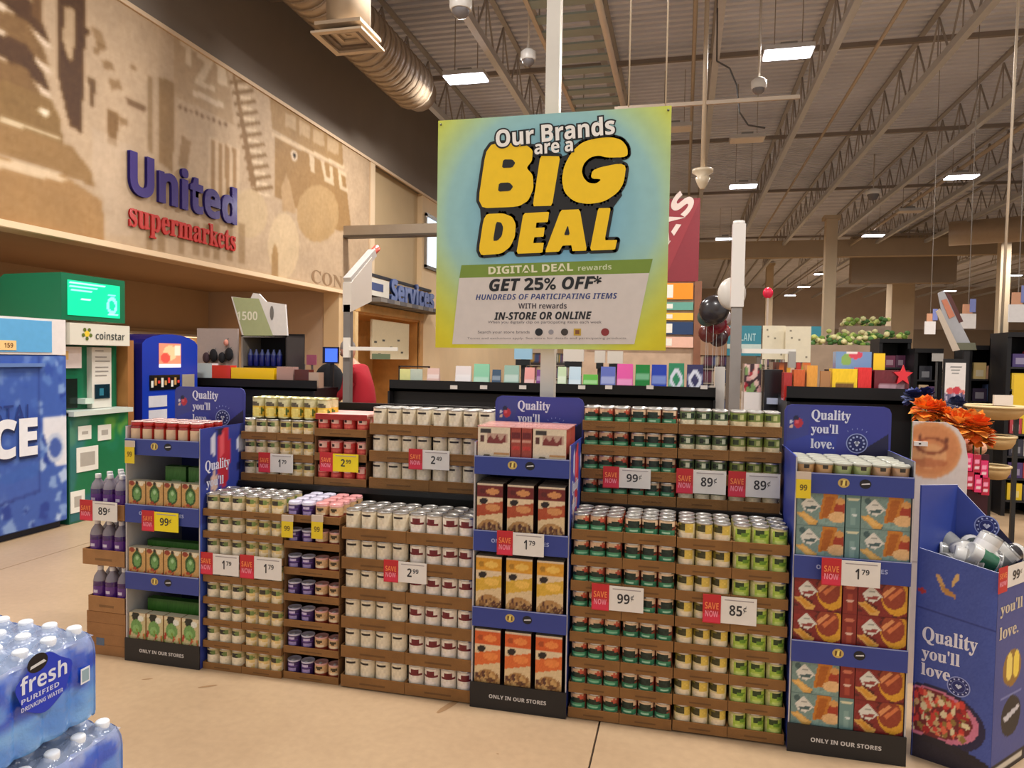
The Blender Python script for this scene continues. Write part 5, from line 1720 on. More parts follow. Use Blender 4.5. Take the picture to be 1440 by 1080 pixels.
o = mb.build('print_patch', PRINT); o.parent = wp; o.location = [-a_ for a_ in wp.location]

# ================================================================== MACHINES ALONG THE LEFT WALL
XK = -5.44
# ice freezer
fz = room_thing('ice_freezer', 'tall blue ice merchandiser with ice photo panels at the left edge', 'freezer', (-5.8, 4.4, 0))
Y0f, Y1f = 3.55, 5.33
MB().box(-6.25, XK - .01, Y0f, Y1f, .06, 1.56, (60, 92, 168)).box(-6.2, XK - .05, Y0f + .03, Y1f - .03, 0, .06, (30, 34, 50)).build('cabinet', STEEL, fz)
MB().box(-6.25, XK - .006, Y0f, Y1f, 1.565, 1.88, (232, 224, 220)).build('header_box', PRINT, fz)
MB().box(XK - .006, XK, Y0f + .08, Y1f - .15, 1.585, 1.86, (98, 172, 222)).build('header_panel', PRINT, fz)
MB().box(XK, XK + .004, 4.5, 4.83, 1.60, 1.68, (250, 206, 140)).build('price_strip', PRINT, fz)
text('159', (XK + .005, 4.72, 1.62), (0, 1, 0), .08, .04, fz, 'bold', (110, 70, 30))
I = Paint(120, 110, (64, 96, 176))
for _ in range(260):
    x, y = rng.uniform(0, 1), rng.uniform(0, 1)
    edge = y > .8 or x > .84
    r = rng.uniform(.01, .035) * (1.2 if edge else .8)
    col = [(40, 66, 150), (90, 126, 196), (130, 160, 212), (54, 84, 168), (176, 196, 228)][int(rng.integers(5))]
    if not edge: col = tuple(int(c * .35 + k * .65) for c, k in zip(col, (62, 96, 178)))
    a_ = rng.uniform(0, 3.1)
    I.poly([(x + r * math.cos(a_ + q_) * rng.uniform(.6, 1.3), y + r * 1.4 * math.sin(a_ + q_)) for q_ in (0, 1.4, 2.8, 4.4)], col)
I.poly([(.0, .92), (.84, .78), (.84, .8), (0, .94)], (30, 50, 120))
I.poly([(.06, .74), (.5, .7), (.84, .62), (.84, .78), (.06, .9)], (60, 100, 180), .6).poly([(.3, .78), (.55, .66), (.66, .72), (.84, .7), (.84, .8), (.3, .88)], (70, 96, 176), .6)
I.poly([(.86, .36), (1, .36), (1, .66), (.93, .66), (.86, .46)], (226, 226, 232)).oval(.93, .55, .05, .09, (190, 200, 220)).oval(.93, .55, .035, .06, (70, 96, 170))
I.rect(.835, 0, .84, .8, (30, 44, 110), .5)
MB().grid((XK, Y0f + .02, .07), (XK, Y1f - .005, .07), (XK, Y1f - .005, 1.55), (XK, Y0f + .02, 1.55), I.soft(1).a).build('ice_print', PRINT, fz)
MB().box(XK + .001, XK + .03, Y0f + .1, 5.08, 1.46, 1.49, (110, 140, 200)).build('door_rail', STEEL, fz)
e0, e1 = atx(-80, 645, XK), atx(52, 645, XK)
text('ICE', (XK + .012, atx(-38, 645, XK)[1], atx(30, 646, XK)[2]), (0, 1, 0), atx(52, 640, XK)[1] - atx(-38, 645, XK)[1], .33, fz, 'bold', (30, 44, 90), .03)
text('ICE', (XK + .016, atx(-40, 645, XK)[1], atx(30, 644, XK)[2] + .01), (0, 1, 0), atx(51, 640, XK)[1] - atx(-40, 645, XK)[1], .33, fz, 'bold', (236, 236, 240), .03)
text('CRYSTAL', (XK + .01, atx(-60, 595, XK)[1], atx(20, 596, XK)[2]), (0, 1, 0), atx(46, 590, XK)[1] - atx(-60, 595, XK)[1], .16, fz, 'plain', (40, 60, 130), -.004)

# coin machine
ck = room_thing('coin_kiosk', 'green and white coin counting machine with lit green screen on top', 'kiosk', (-5.8, 5.72, 0))
GR = (20, 110, 74)
ya, yb = 5.37, 6.09
MB().box(-6.1, XK - .02, ya, yb, 0, 1.03, (30, 96, 72)).build('lower_cabinet', PLASTIC, ck)
MB().box(-6.1, XK - .16, ya, yb, 1.03, 1.66, GR).build('upper_cabinet', PLASTIC, ck)
MB().box(-6.1, XK + .0, ya, yb, 1.66, 1.86, (222, 216, 200)).build('name_panel', PLASTIC, ck)
MB().box(XK - .2, XK + .04, ya, yb, 1.0, 1.045, (206, 214, 204)).build('ledge', PLASTIC, ck)
scr = MB().faces([(-6.7, 5.3, 1.885), (-6.7, 6.05, 1.885), (XK - .02, 6.05, 1.885), (XK - .02, 5.3, 1.885), (-6.1, 5.3, 2.3), (-6.1, 6.05, 2.3), (XK - .02, 6.05, 2.31), (XK - .02, 5.3, 2.31)],
                 [(0, 1, 2, 3), (4, 7, 6, 5), (3, 2, 6, 7), (0, 3, 7, 4), (1, 5, 6, 2), (0, 4, 5, 1)], GR)
scr.build('screen_housing', PLASTIC, ck)
P = Paint(40, 30, (0, 184, 126))
P.rect(.04, .06, .7, .09, (170, 255, 230)).rect(.06, .16, .55, .19, (150, 250, 220)).rect(.08, .26, .45, .29, (150, 250, 220)).rect(.26, .5, .42, .54, (190, 255, 236)).oval(.83, .62, .1, .26, (120, 244, 214), r0=.6).rect(.76, .3, .9, .33, (120, 240, 210)).rect(.74, .88, .94, .91, (150, 250, 220))
MB().grid((XK - .015, 5.36, 1.93), (XK - .015, 5.98, 1.93), (XK - .015, 5.98, 2.25), (XK - .015, 5.36, 2.25), P.a).build('screen', GLOW, ck)
text('coinstar', (XK + .004, 5.66, 1.715), (0, 1, 0), .36, .075, ck, 'bold', (70, 74, 70), -.01)
q = MB()
for k in range(5):
    t_ = 2 * math.pi * (k / 5) - math.pi / 2
    q.faces([(XK + .003, 5.56 + .045 * math.cos(t_) + .019 * math.cos(w_), 1.765 + .045 * math.sin(t_) + .019 * math.sin(w_)) for w_ in [2 * math.pi * j / 8 for j in range(8)]], [tuple(range(8))], (96, 110, 40))
q.faces([(XK + .0025, 5.56 + .03 * math.cos(w_), 1.765 + .03 * math.sin(w_)) for w_ in [2 * math.pi * j / 10 for j in range(10)]], [tuple(range(10))], (240, 206, 60))
q.build('coin_emblem', PRINT, ck)
MB().box(XK - .16, XK - .1, 5.72, 5.96, 1.05, 1.64, (220, 214, 202)).build('control_panel', PLASTIC, ck)
q = MB()
for z_, w_ in ((1.6, .1), (1.54, .14), (1.5, .18), (1.44, .16), (1.4, .16), (1.36, .14)): q.box(XK - .1, XK - .098, 5.76, 5.76 + w_, z_, z_ + .012, (150, 144, 136))
q.build('panel_text', PRINT, ck)
MB().box(XK - .1, XK - .09, 5.75, 5.93, 1.14, 1.28, (14, 44, 56)).box(XK - .09, XK - .088, 5.8, 5.85, 1.17, 1.24, (50, 120, 140)).build('display', GLOSS, ck)
MB().box(XK - .14, XK - .12, 5.37, 5.62, 1.44, 1.64, (236, 220, 214)).box(XK - .12, XK - .118, 5.4, 5.47, 1.52, 1.6, (240, 196, 120)).build('notice', PRINT, ck)
MB().box(XK - .16, XK - .15, 5.38, 5.6, 1.06, 1.34, (10, 30, 24)).build('coin_bay', GLOSS, ck)
MB().box(XK - .16, XK - .06, 5.6, 5.7, 1.1, 1.15, (206, 220, 206)).build('coin_tray', PLASTIC, ck)
P = Paint(40, 50, (24, 112, 70)); P.blobs(0, 0, 1, .3, [(60, 140, 60), (30, 120, 84), (100, 160, 70)], 20, .1); P.mask(P.X + P.Y * .4 < .35, (60, 110, 130), .6); P.mask(P.Y > .75, (50, 96, 130), .6)
q = MB().grid((XK - .018, ya + .01, .02), (XK - .018, yb - .01, .02), (XK - .018, yb - .01, .99), (XK - .018, ya + .01, .99), P.soft(2).a)
q.build('cabinet_print', PRINT, ck)
for (a0, a1, z0_, z1_) in ((5.47, 5.62, .77, .9), (5.7, 5.86, .74, .89), (5.45, 5.7, .47, .7), (5.38, 5.54, .1, .3)):
    MB().box(XK - .018, XK - .012, a0, a1, z0_, z1_, (232, 230, 220)).box(XK - .012, XK - .011, a0 + .04, a1 - .04, z0_ + .05, z1_ - .05, (176, 170, 160)).build('sticker', PRINT, ck)
structure('trim_6', MB().box(-6.1, XK - .05, 6.12, 6.2, 0, 1.72, (166, 112, 60)), WOOD)

# blue lottery machine with rounded top
bk_ = room_thing('ticket_kiosk', 'dark blue vending kiosk with rounded top and orange picture screen', 'kiosk', (-5.8, 6.7, 0))
yk0, yk1 = 6.26, 7.12
prof = [(yk0, 0), (yk1, 0), (yk1, 1.68)] + [((yk0 + yk1) / 2 + .43 * math.cos(t), 1.68 + .12 * math.sin(t)) for t in np.linspace(0.15, math.pi - .15, 9)] + [(yk0, 1.68)]
n_ = len(prof)
MB().faces([(XK, a, b) for a, b in prof] + [(-6.05, a, b) for a, b in prof], [tuple(range(n_)), tuple(reversed(range(n_, 2 * n_)))] + [(i, i + n_, (i + 1) % n_ + n_, (i + 1) % n_) for i in range(n_)], [(24, 56, 170), (14, 20, 90)] + [(14, 20, 96)] * n_).build('cabinet', PLASTIC, bk_)
P = Paint(20, 20, (206, 110, 84)); P.oval(.5, .4, .3, .3, (236, 150, 110)).oval(.3, .6, .2, .2, (170, 60, 50)).rect(0, .86, 1, 1, (226, 216, 220)).rect(.7, .1, .95, .5, (226, 170, 150))
MB().grid((XK + .003, 6.5, 1.44), (XK + .003, 6.84, 1.44), (XK + .003, 6.84, 1.70), (XK + .003, 6.5, 1.70), P.a).build('screen', GLOW, bk_)
MB().box(XK, XK + .006, 6.36, 6.82, 1.2, 1.36, (16, 16, 22)).build('button_bay', GLOSS, bk_)
q = MB()
for k in range(9): q.box(XK + .006, XK + .01, 6.38 + .05 * k, 6.41 + .05 * k, 1.23 + .02 * (k % 3), 1.3 + .03 * (k % 2), [(232, 230, 220), (196, 150, 90), (222, 60, 50)][k % 3])
tag(q.build('button', PRINT, bk_), kind='stuff')
MB().box(XK, XK + .008, 6.86, 7.06, 1.12, 1.36, (170, 160, 146)).build('bill_slot', STEEL, bk_)
for z_ in (.9, .75): MB().box(XK, XK + .004, 6.35, 6.62, z_ + .12, z_ + .24, (206, 206, 214)).build('sticker', PRINT, bk_)
# grey rack behind and shelf of bottles with folded display header

# ================================================================== CHECKOUT LANES AND THE SHOP BEHIND THE ISLAND
def pb_(px0, py0, px1, py1, Y):
    a = aty(px0, py1, Y); b = aty(px1, py0, Y)
    return a[0], b[0], a[2], b[2]


def item(name, px0, py0, px1, py1, Y, dep, col, label, cat, group=None, img=None, m=None, zbase=None, front=None):
    """a small box shaped article standing at depth Y"""
    x0, x1, z0, z1 = pb_(px0, py0, px1, py1, Y)
    if zbase is not None: z0 = zbase
    b = MB().box(x0, x1, Y, Y + dep, z0, z1, col)
    if img is not None: b.grid((x0, Y - .001, z0), (x1, Y - .001, z0), (x1, Y - .001, z1), (x0, Y - .001, z1), img)
    o = b.build(name, m or GLOSS)
    return tag(o, label, cat, group)


def rack(label, x0, x1, Y, top, dep=.5, lip=.12, name='checkout_rack'):
    t = room_thing(name, label, 'rack', ((x0 + x1) / 2, Y + dep / 2, 0))
    K = (16, 15, 17)
    MB().box(x0, x1, Y + .05, Y + dep, 0, top - .1, (22, 21, 23)).build('body', STEEL, t)
    MB().box(x0 - .02, x1 + .02, Y - .02, Y + dep, top - .1, top - .07, K).build('top_shelf', STEEL, t)
    MB().box(x0 - .02, x1 + .02, Y - .02, Y - .01, top - .1, top - .1 + lip, K).build('front_lip', STEEL, t)
    for z in (.3, .6, .88):
        MB().box(x0, x1, Y - .06, Y + .05, z, z + .02, K).build('shelf', STEEL, t)
    for x in (x0 - .02, x1):
        MB().box(x, x + .02, Y - .06, Y + dep, 0, top - .1, (26, 25, 28)).build('end_panel', STEEL, t)
    return t


Y7 = 7.0
r1 = pb_(551, 560, 762, 540, Y7); r2 = pb_(781, 560, 1003, 545, Y7)
T7 = aty(780, 545, Y7)[2]
rack('long black checkout rack behind the soup cans left of the sign pole', r1[0], r1[1], Y7, T7 + .02)
rack('long black checkout rack behind the tomato cans right of the sign pole', r2[0], r2[1], Y7, T7 + .02)
zb7 = T7 - .05
cards = [(597, 518, 615, 541, (226, 190, 180), 'pale pink carton'), (637, 515, 660, 541, (232, 222, 222), 'white boxed pack with grey words'), (663, 512, 686, 541, (142, 206, 172), 'mint green pack'), (689, 520, 702, 541, (60, 84, 110), 'small dark blue pack'), (706, 514, 728, 541, (150, 186, 172), 'grey green pack'), (735, 517, 750, 541, (232, 160, 156), 'pink and red pack'), (752, 520, 764, 541, (120, 60, 130), 'small purple pack')]
cards2 = [(782, 516, 795, 544, (198, 220, 180), 'pale green pack'), (798, 516, 816, 544, (196, 220, 236), 'white and blue pack'), (818, 527, 840, 544, (96, 180, 70), 'low bright green bag'), (843, 516, 865, 544, (96, 110, 190), 'violet blue bag'), (866, 512, 890, 544, (228, 92, 172), 'bright pink bag'), (892, 513, 914, 545, (20, 130, 66), 'green bag with white mark'), (915, 513, 938, 545, (24, 60, 176), 'royal blue bag with white mark'), (939, 511, 963, 545, (40, 130, 94), 'sea green bag with round mark'), (965, 513, 990, 545, (44, 42, 90), 'navy bag with pale round mark')]
for i, (a, b, c, d, col, lb) in enumerate(cards + cards2):
    P = Paint(14, 16, col)
    k = i % 3
    P.rect(.1, .3 + .1 * k, .9, .5 + .1 * k, tuple(min(255, int(q * .5 + 130)) for q in col), .8)
    if 'round' in lb: P.oval(.5, .5, .34, .3, (210, 214, 230)); P.oval(.5, .5, .2, .16, col)
    P.rect(0, .9, 1, 1, tuple(int(q * .7) for q in col))
    x0, x1, z0, z1 = pb_(a, b, c, d, Y7)
    q = MB().faces([(x0, Y7 + .05, zb7), (x1, Y7 + .05, zb7), (x1, Y7 + .12, zb7), (x0, Y7 + .12, zb7), (x0 + .004, Y7 + .08, z1), (x1 - .004, Y7 + .08, z1), (x1 - .004, Y7 + .095, z1), (x0 + .004, Y7 + .095, z1)],
                   [(0, 3, 2, 1), (4, 5, 6, 7), (0, 1, 5, 4), (1, 2, 6, 5), (2, 3, 7, 6), (3, 0, 4, 7)], col)
    q.grid((x0, Y7 + .049, zb7), (x1, Y7 + .049, zb7), (x1 - .004, Y7 + .079, z1), (x0 + .004, Y7 + .079, z1), P.a)
    tag(q.build('snack_pack', GLOSS), lb + ', standing on the %s checkout rack' % ('left centre' if i < len(cards) else 'right centre'), 'snack pack', 'packs on the checkout racks')
# wire frame stand with leaflets
fs = room_thing('leaflet_stand', 'dark framed stand with pale leaflets on the left end of the checkout rack', 'stand', (-2.85, 7.1, zb7))
x0, x1, z0, z1 = pb_(560, 515, 604, 543, 7.08)
MB().box(x0, x1, 7.08, 7.1, z1 - .015, z1, (60, 44, 36)).box(x0, x0 + .015, 7.08, 7.1, zb7, z1, (60, 44, 36)).box(x1 - .015, x1, 7.08, 7.1, z1 - .1, z1, (60, 44, 36)).build('frame', STEEL, fs)
for (a, b, c, d, col) in ((562, 519, 577, 543, (226, 224, 150)), (577, 519, 594, 540, (196, 206, 190))):
    q0 = pb_(a, b, c, d, 7.06)
    MB().box(q0[0], q0[1], 7.06, 7.07, zb7, q0[3], col).build('leaflet', PRINT, fs)
# little shelf labels
for i, px in enumerate((638, 680, 735, 818, 856, 914, 990)):
    x0, x1, z0, z1 = pb_(px - 5, 542, px + 5, 547, Y7 - .03)
    tag(MB().box(x0, x1, Y7 - .03, Y7 - .022, z0, z1, (206, 200, 196)).build('shelf_label', PRINT), 'small white shelf label on the checkout rack, %s from left' % NTH[i], 'label', 'white shelf labels')

# register screens seen over the racks
for i, (px0, px1, py, col, lb) in enumerate([(722, 749, 494, (160, 200, 224), 'pale blue screen with black stand left of the sign pole'), (791, 822, 497, (226, 214, 200), 'cream register screen right of the sign pole'), (835, 852, 499, (222, 210, 196), 'narrow cream register screen below the big sign'), (853, 877, 500, (224, 212, 198), 'wider cream register screen below the big sign')]):
    Y = 8.2
    x0, x1, z0, z1 = pb_(px0 + 1, py - 6, px1 - 1, py + 11, Y)
    t = room_thing('register_screen', lb, 'screen', ((x0 + x1) / 2, Y, 0), 'register screens')
    MB().box(x0, x1, Y, Y + .05, z0, z1, col).build('screen', PLASTIC, t)
    MB().box(x0 + .02, x1 - .02, Y - .01, Y + .04, z0 - .07, z0 - .002, (28, 26, 28)).build('base', PLASTIC, t)
    MB().box((x0 + x1) / 2 - .03, (x0 + x1) / 2 + .03, Y + .04, Y + .1, 0, z0, (60, 56, 56)).build('stand', STEEL, t)

# lane counters
for i, (xa, xb) in enumerate(((-3.3, -1.9), (-1.5, -.1), (.9, 2.3))):
    t = room_thing('checkout_counter', 'beige checkout counter behind the racks, %s from left' % NTH[i], 'counter', ((xa + xb) / 2, 9.5, 0), 'checkout counters')
    MB().box(xa, xb, 8.6, 11.2, .0, .86, (176, 150, 118)).build('body', WOOD, t)
    MB().box(xa - .03, xb + .03, 8.57, 11.23, .86, .91, (60, 56, 56)).build('top', PLASTIC, t)


# lane light poles with slanted boxes
def lane_pole(px, Y, label, pyt):
    c = aty(px, 540, Y)
    x = c[0]
    zt = aty(px, pyt, Y)[2]
    t = room_thing('lane_pole', label, 'pole', (x, Y, 0), 'checkout lane poles')
    G_ = (150, 144, 140)
    MB().box(x - .04, x + .04, Y - .04, Y + .04, 0, zt - .7, (126, 120, 116)).box(x - .12, x + .12, Y - .12, Y + .12, 0, .02, (90, 86, 84)).build('post', STEEL, t)
    pts = [(Y - .04, zt - .78), (Y + .5, zt - .62), (Y + .5, zt - .1), (Y + .02, zt - .42), (Y - .04, zt - .46)]
    n_ = len(pts)
    MB().faces([(x - .05, a, b) for a, b in pts] + [(x + .05, a, b) for a, b in pts], [tuple(range(n_)), tuple(reversed(range(n_, 2 * n_)))] + [(i, i + n_, (i + 1) % n_ + n_, (i + 1) % n_) for i in range(n_)], (214, 204, 192)).build('light_box', PLASTIC, t)
    MB().bar((x, Y - .02, zt - .44), (x, Y + .62, zt - .03), .09, (206, 200, 194)).build('arm', STEEL, t)
    MB().bar((x, Y + .6, zt - .04), (x, Y + .74, zt + .04), .09, (222, 92, 76), sides=10).build('red_tip', PLASTIC, t)
    MB().box(x - .0, x + .62, Y - .07, Y - .05, 1.66, 1.70, (232, 226, 216)).box(x - .02, x + .05, Y - .08, Y - .04, 1.58, 1.8, (232, 226, 216)).build('screen_arm', PLASTIC, t)
    return t


lane_pole(489, Y7 + .3, 'grey checkout lane pole with slanted light box and red tip left of the big sign', 340)
rp = aty(1033, 540, 6.6)
t = room_thing('lane_pole', 'tall pale rounded checkout lane pole right of the big sign', 'pole', (rp[0], 6.6, 0), 'checkout lane poles')
zt = aty(1033, 316, 6.6)[2]; zm = aty(1033, 432, 6.6)[2]
MB().box(rp[0] - .045, rp[0] + .045, 6.56, 6.64, 0, zm, (146, 140, 136)).build('post', STEEL, t)
MB().box(rp[0] - .055, rp[0] + .055, 6.55, 6.65, zm, zt, (214, 208, 202)).bar((rp[0], 6.6, zt - .01), (rp[0], 6.6, zt + .03), .1, (220, 214, 208), sides=12).build('light_box', PLASTIC, t)
MB().box(rp[0] + .05, rp[0] + .5, 6.58, 6.61, 1.68, 1.72, (232, 226, 216)).box(rp[0] + .44, rp[0] + .5, 6.57, 6.62, 1.56, 1.7, (170, 164, 156)).build('screen_arm', PLASTIC, t)

# large cream monitors right of it
for (a, b, c, d, Y, lb) in ((1072, 458, 1105, 505, 8.0, 'cream promotional board at the checkout, left half'), (1104, 459, 1141, 509, 7.9, 'cream promotional board at the checkout, right half')):
    x0, x1, z0, z1 = pb_(a, b, c, d, Y)
    t = room_thing('promotion_board', lb, 'board', ((x0 + x1) / 2, Y, 0), 'cream boards at the checkout')
    MB().box(x0, x1, Y, Y + .04, z0, z1, (232, 220, 192)).build('board', PRINT, t)
    MB().box((x0 + x1) / 2 - .02, (x0 + x1) / 2 + .02, Y + .04, Y + .08, 0, z0 + .1, (120, 112, 104)).build('post', STEEL, t)
    q = MB()
    for (u, w_) in ((.15, .85), (.5, .6), (.8, .12), (.2, .65)): q.box(x0 + (x1 - x0) * u, x0 + (x1 - x0) * (u + .08), Y - .002, Y, z0 + (z1 - z0) * w_, z0 + (z1 - z0) * (w_ + .05), (150, 140, 120))
    tag(q.build('small_mark', PRINT, t), kind='stuff')

# ---------------------------------------------------------------- left rack and the things on it
YL = 7.35
l0, l1, lz0, lz1 = pb_(262, 556, 478, 538, YL)
rack('black checkout rack behind the left blue display', l0 + .06, l1 - .3, YL, 1.29, name='checkout_rack')
zl = 1.195
for (a, b, c, d, col, lb, nm) in [(275, 511, 298, 534, (206, 216, 216), 'white and blue snack carton at the left end of the checkout rack', 'snack_carton'), (298, 514, 324, 534, (214, 66, 50), 'red snack carton beside a yellow one on the checkout rack', 'snack_carton'), (325, 518, 385, 534, (246, 198, 20), 'long yellow snack carton on the left checkout rack', 'snack_carton'), (389, 516, 412, 538, (176, 140, 130), 'tan rolled pack on the left checkout rack', 'snack_roll'), (414, 520, 434, 540, (92, 50, 40), 'dark brown pack on the left checkout rack', 'snack_pack'), (434, 524, 448, 540, (186, 160, 140), 'beige pack beside the brown one on the left rack', 'snack_pack')]:
    item(nm, a, b, c, d, YL + .05, .12, col, lb, 'snack carton', 'snacks on the left checkout rack', zbase=zl)
# shelf tower with blue bottle packs and a folded header
tw = room_thing('bottle_tower', 'narrow shelf tower with dark blue bottle packs and white green folded header', 'display stand', (-4.6, 8.0, 0))
x0, x1, z0, z1 = pb_(339, 474, 404, 520, 7.9)
MB().box(x0, x0 + .02, 7.9, 8.3, 0, z1, (160, 150, 140)).box(x1 - .02, x1, 7.9, 8.3, 0, z1, (60, 56, 56)).box(x0, x1, 8.3, 8.32, 0, z1 + .05, (30, 28, 30)).build('frame', STEEL, tw)
for z in (.4, .8, 1.2, z0 + .03): MB().box(x0 + .02, x1 - .02, 7.92, 8.3, z, z + .02, (30, 28, 30)).build('shelf', STEEL, tw)
MB().box(x0, x1, 7.9, 8.3, z1, z1 + .02, (30, 28, 30)).build('shelf', STEEL, tw)
hx = [aty(*p, 7.9) for p in ((325, 417), (352, 420), (356, 412), (364, 413), (374, 424), (401, 428), (404, 474), (341, 474))]
n_ = len(hx)
MB().faces([(p[0], 7.9, p[2]) for p in hx] + [(p[0], 7.93, p[2]) for p in hx], [tuple(range(n_)), tuple(reversed(range(n_, 2 * n_)))][::-1] + [((i + 1) % n_, (i + 1) % n_ + n_, i + n_, i) for i in range(n_)], (226, 222, 218)).build('header', PRINT, tw)
g4 = [aty(*p, 7.895) for p in ((343, 472), (384, 472), (364, 420), (327, 418))]
MB().poly([(p[0], 7.895, p[2]) for p in g4], (170, 178, 134)).build('header_print', PRINT, tw)
p = aty(333, 448, 7.89); p2 = aty(362, 440, 7.89)
text('1500', (p[0], 7.89, p[2] - .02), (1, 0, 0), p2[0] - p[0], .11, tw, 'bold', (230, 228, 206))
ov = aty(382, 440, 7.89)
MB().faces([(ov[0] + .045 * math.cos(t_) * .6, 7.892, ov[2] + .09 * math.sin(t_)) for t_ in [2 * math.pi * j / 12 for j in range(12)]], [tuple(range(12))], (120, 116, 112)).build('header_print', PRINT, tw)
bmesh_ = MB().lathe([(.03, 0), (.036, .01), (.036, .14), (.014, .19), (.014, .21)], seg=10, fn=lambda t_, z: (26, 34, 110) if z < .14 else (70, 80, 130)).mesh('soda_bottle', GLOSS)
for i in range(6):
    for r_, z in enumerate((z0 + .05,)):
        tag(obj('soda_bottle', bmesh_, None, (x0 + .07 + i * .082, 8.0, z)), 'dark blue bottle in the narrow shelf tower, %s from left' % NTH[i], 'bottle', 'blue bottles in the tower')
# perforated grey board with hooks behind the rack
x0, x1, z0, z1 = pb_(277, 462, 334, 512, 7.95)
t = room_thing('hook_board', 'pale perforated board with hanging black accessories beside the shelf tower', 'board', ((x0 + x1) / 2, 7.95, 0))
MB().box(x0, x1, 7.95, 7.98, .3, z1, (186, 170, 164)).box(x0, x0 + .04, 7.98, 8.02, 0, .4, (90, 80, 76)).box(x1 - .04, x1, 7.98, 8.02, 0, .4, (90, 80, 76)).build('board', PRINT, t)
for i, (px, py, s, col) in enumerate(((300, 500, .06, (24, 22, 26)), (312, 503, .05, (30, 28, 32)), (322, 498, .06, (26, 24, 28)), (290, 503, .05, (70, 50, 56)), (318, 482, .03, (226, 150, 130)))):
    c = aty(px, py, 7.9)
    tag(MB().ell((c[0], 7.9, c[2]), (s, .03, s * 1.4), col, 10, 6, jit=.1).bar((c[0], 7.9, c[2] + s), (c[0], 7.95, c[2] + s + .03), .006, (120, 120, 120)).build('hanging_pouch', FABRIC), '%s hanging pouch on the perforated board, %s from left' % ('black' if i < 3 else 'dark plum' if i == 3 else 'small orange', NTH[i]), 'pouch', 'pouches on the board')
c = aty(314, 508, 7.5)
tag(MB().lathe([(.03, 0), (.035, .02), (.03, .12), (.012, .14), (.012, .18), (.03, .19)], seg=12, col=(190, 206, 200)).build('pump_bottle', PLASTIC, None, (c[0], 7.5, zl)), 'pale pump bottle on the left checkout rack', 'bottle')

# card reader, handsets and pink sign near the left pole
t = room_thing('payment_terminal', 'payment terminal with glowing blue screen left of the grey lane pole', 'terminal', (-4.1, 8.0, 0))
x0, x1, z0, z1 = pb_(455, 488, 474, 511, 8.0)
MB().box(x0 - .02, x1, 8.01, 8.06, z0, z1, (20, 24, 60)).build('housing', PLASTIC, t)
MB().box(x0 + .02, x1, 8.0, 8.01, z0 + .02, z1 - .02, (60, 96, 226)).build('screen', GLOW, t)
MB().box((x0 + x1) / 2 - .02, (x0 + x1) / 2 + .02, 8.03, 8.07, 0, z0, (40, 40, 44)).build('stand', STEEL, t)
for i, px in enumerate((414, 423)):
    c = aty(px, 512, 8.5)
    tag(MB().box(-.04, .04, 0, .05, 0, c[2], (120, 110, 104)).box(-.035, .035, -.01, .04, c[2], c[2] + .17, (206, 200, 160)).bar((.02, -.01, c[2] + .1), (.04, -.02, c[2] + .2), .03, (22, 22, 26), sides=6).build('handset', PLASTIC, None, (c[0], 8.5, 0)), 'cream handset holder with black receiver, %s of two' % ('left' if i == 0 else 'right'), 'handset', 'handsets')
x0, x1, z0, z1 = pb_(431, 499, 445, 513, 8.3)
tag(MB().box(x0, x1, 8.3, 8.31, z0, z1, (176, 92, 116)).box((x0 + x1) / 2 - .01, (x0 + x1) / 2 + .01, 8.31, 8.33, 0, z0 + .02, (110, 100, 96)).build('small_sign', PRINT), 'small pink sign on a stem beside the cream handsets', 'sign')
# dark office chair back
c = aty(463, 530, 8.7)
oc = thing('office_chair', 'black padded chair back beside the grey lane pole', 'chair', (c[0], 8.7, 0))
MB().ell((0, 0, 1.2), (.24, .07, .3), (26, 25, 28), 14, 8).build('backrest', FABRIC, oc)
MB().box(-.2, .2, -.35, .05, .6, .68, (28, 27, 30)).build('seat', FABRIC, oc)
MB().bar((0, .06, .3), (0, .06, 1.05), .04, (40, 40, 42)).bar((0, -.15, 0.05), (0, -.15, .6), .05, (60, 60, 62), sides=8).build('column', STEEL, oc)
for k in range(5):
    a_ = 2 * math.pi * k / 5
    MB().bar((0, -.15, .06), (.26 * math.cos(a_), -.15 + .26 * math.sin(a_), .03), .04, (50, 50, 52)).build('leg', STEEL, oc)

# ---------------------------------------------------------------- the customer in the red jacket
def skin_obj(name, verts, edges, radii, m, col, parent, sub=2, root=0):
    me = bpy.data.meshes.new(name)
    me.from_pydata(verts, edges, [])
    o = bpy.data.objects.new(name, me)
    _tmp.collection.objects.link(o)
    md = o.modifiers.new('s', 'SKIN')
    for i, r_ in enumerate(radii):
        me.skin_vertices[0].data[i].radius = (r_, r_) if not isinstance(r_, tuple) else r_
        me.skin_vertices[0].data[i].use_root = (i == root)
    md.use_smooth_shade = True
    sb = o.modifiers.new('u', 'SUBSURF'); sb.levels = sub; sb.render_levels = sub
    return o, col, m, parent, name


_skins = []


def skin(name, verts, edges, radii, m, col, parent, root=0):
    me = bpy.data.meshes.new(name)
    me.from_pydata([tuple(v) for v in verts], edges, [])
    o = bpy.data.objects.new(name, me); COL.objects.link(o)
    o.modifiers.new('s', 'SKIN').use_smooth_shade = True
    for i, r_ in enumerate(radii):
        sv_ = me.skin_vertices[0].data[i]
        sv_.radius = r_ if isinstance(r_, tuple) else (r_, r_)
        sv_.use_root = (i == root)
    sb = o.modifiers.new('u', 'SUBSURF'); sb.levels = 2; sb.render_levels = 2
    _skins.append((o, col, m, parent))
    return o


c = aty(512, 520, 8.1)
man = thing('person', 'person in a red jacket standing behind the grey lane pole, head bent', 'person', (c[0], 8.1, 0))
man.rotation_euler[2] = 0
SK = (206, 150, 122)
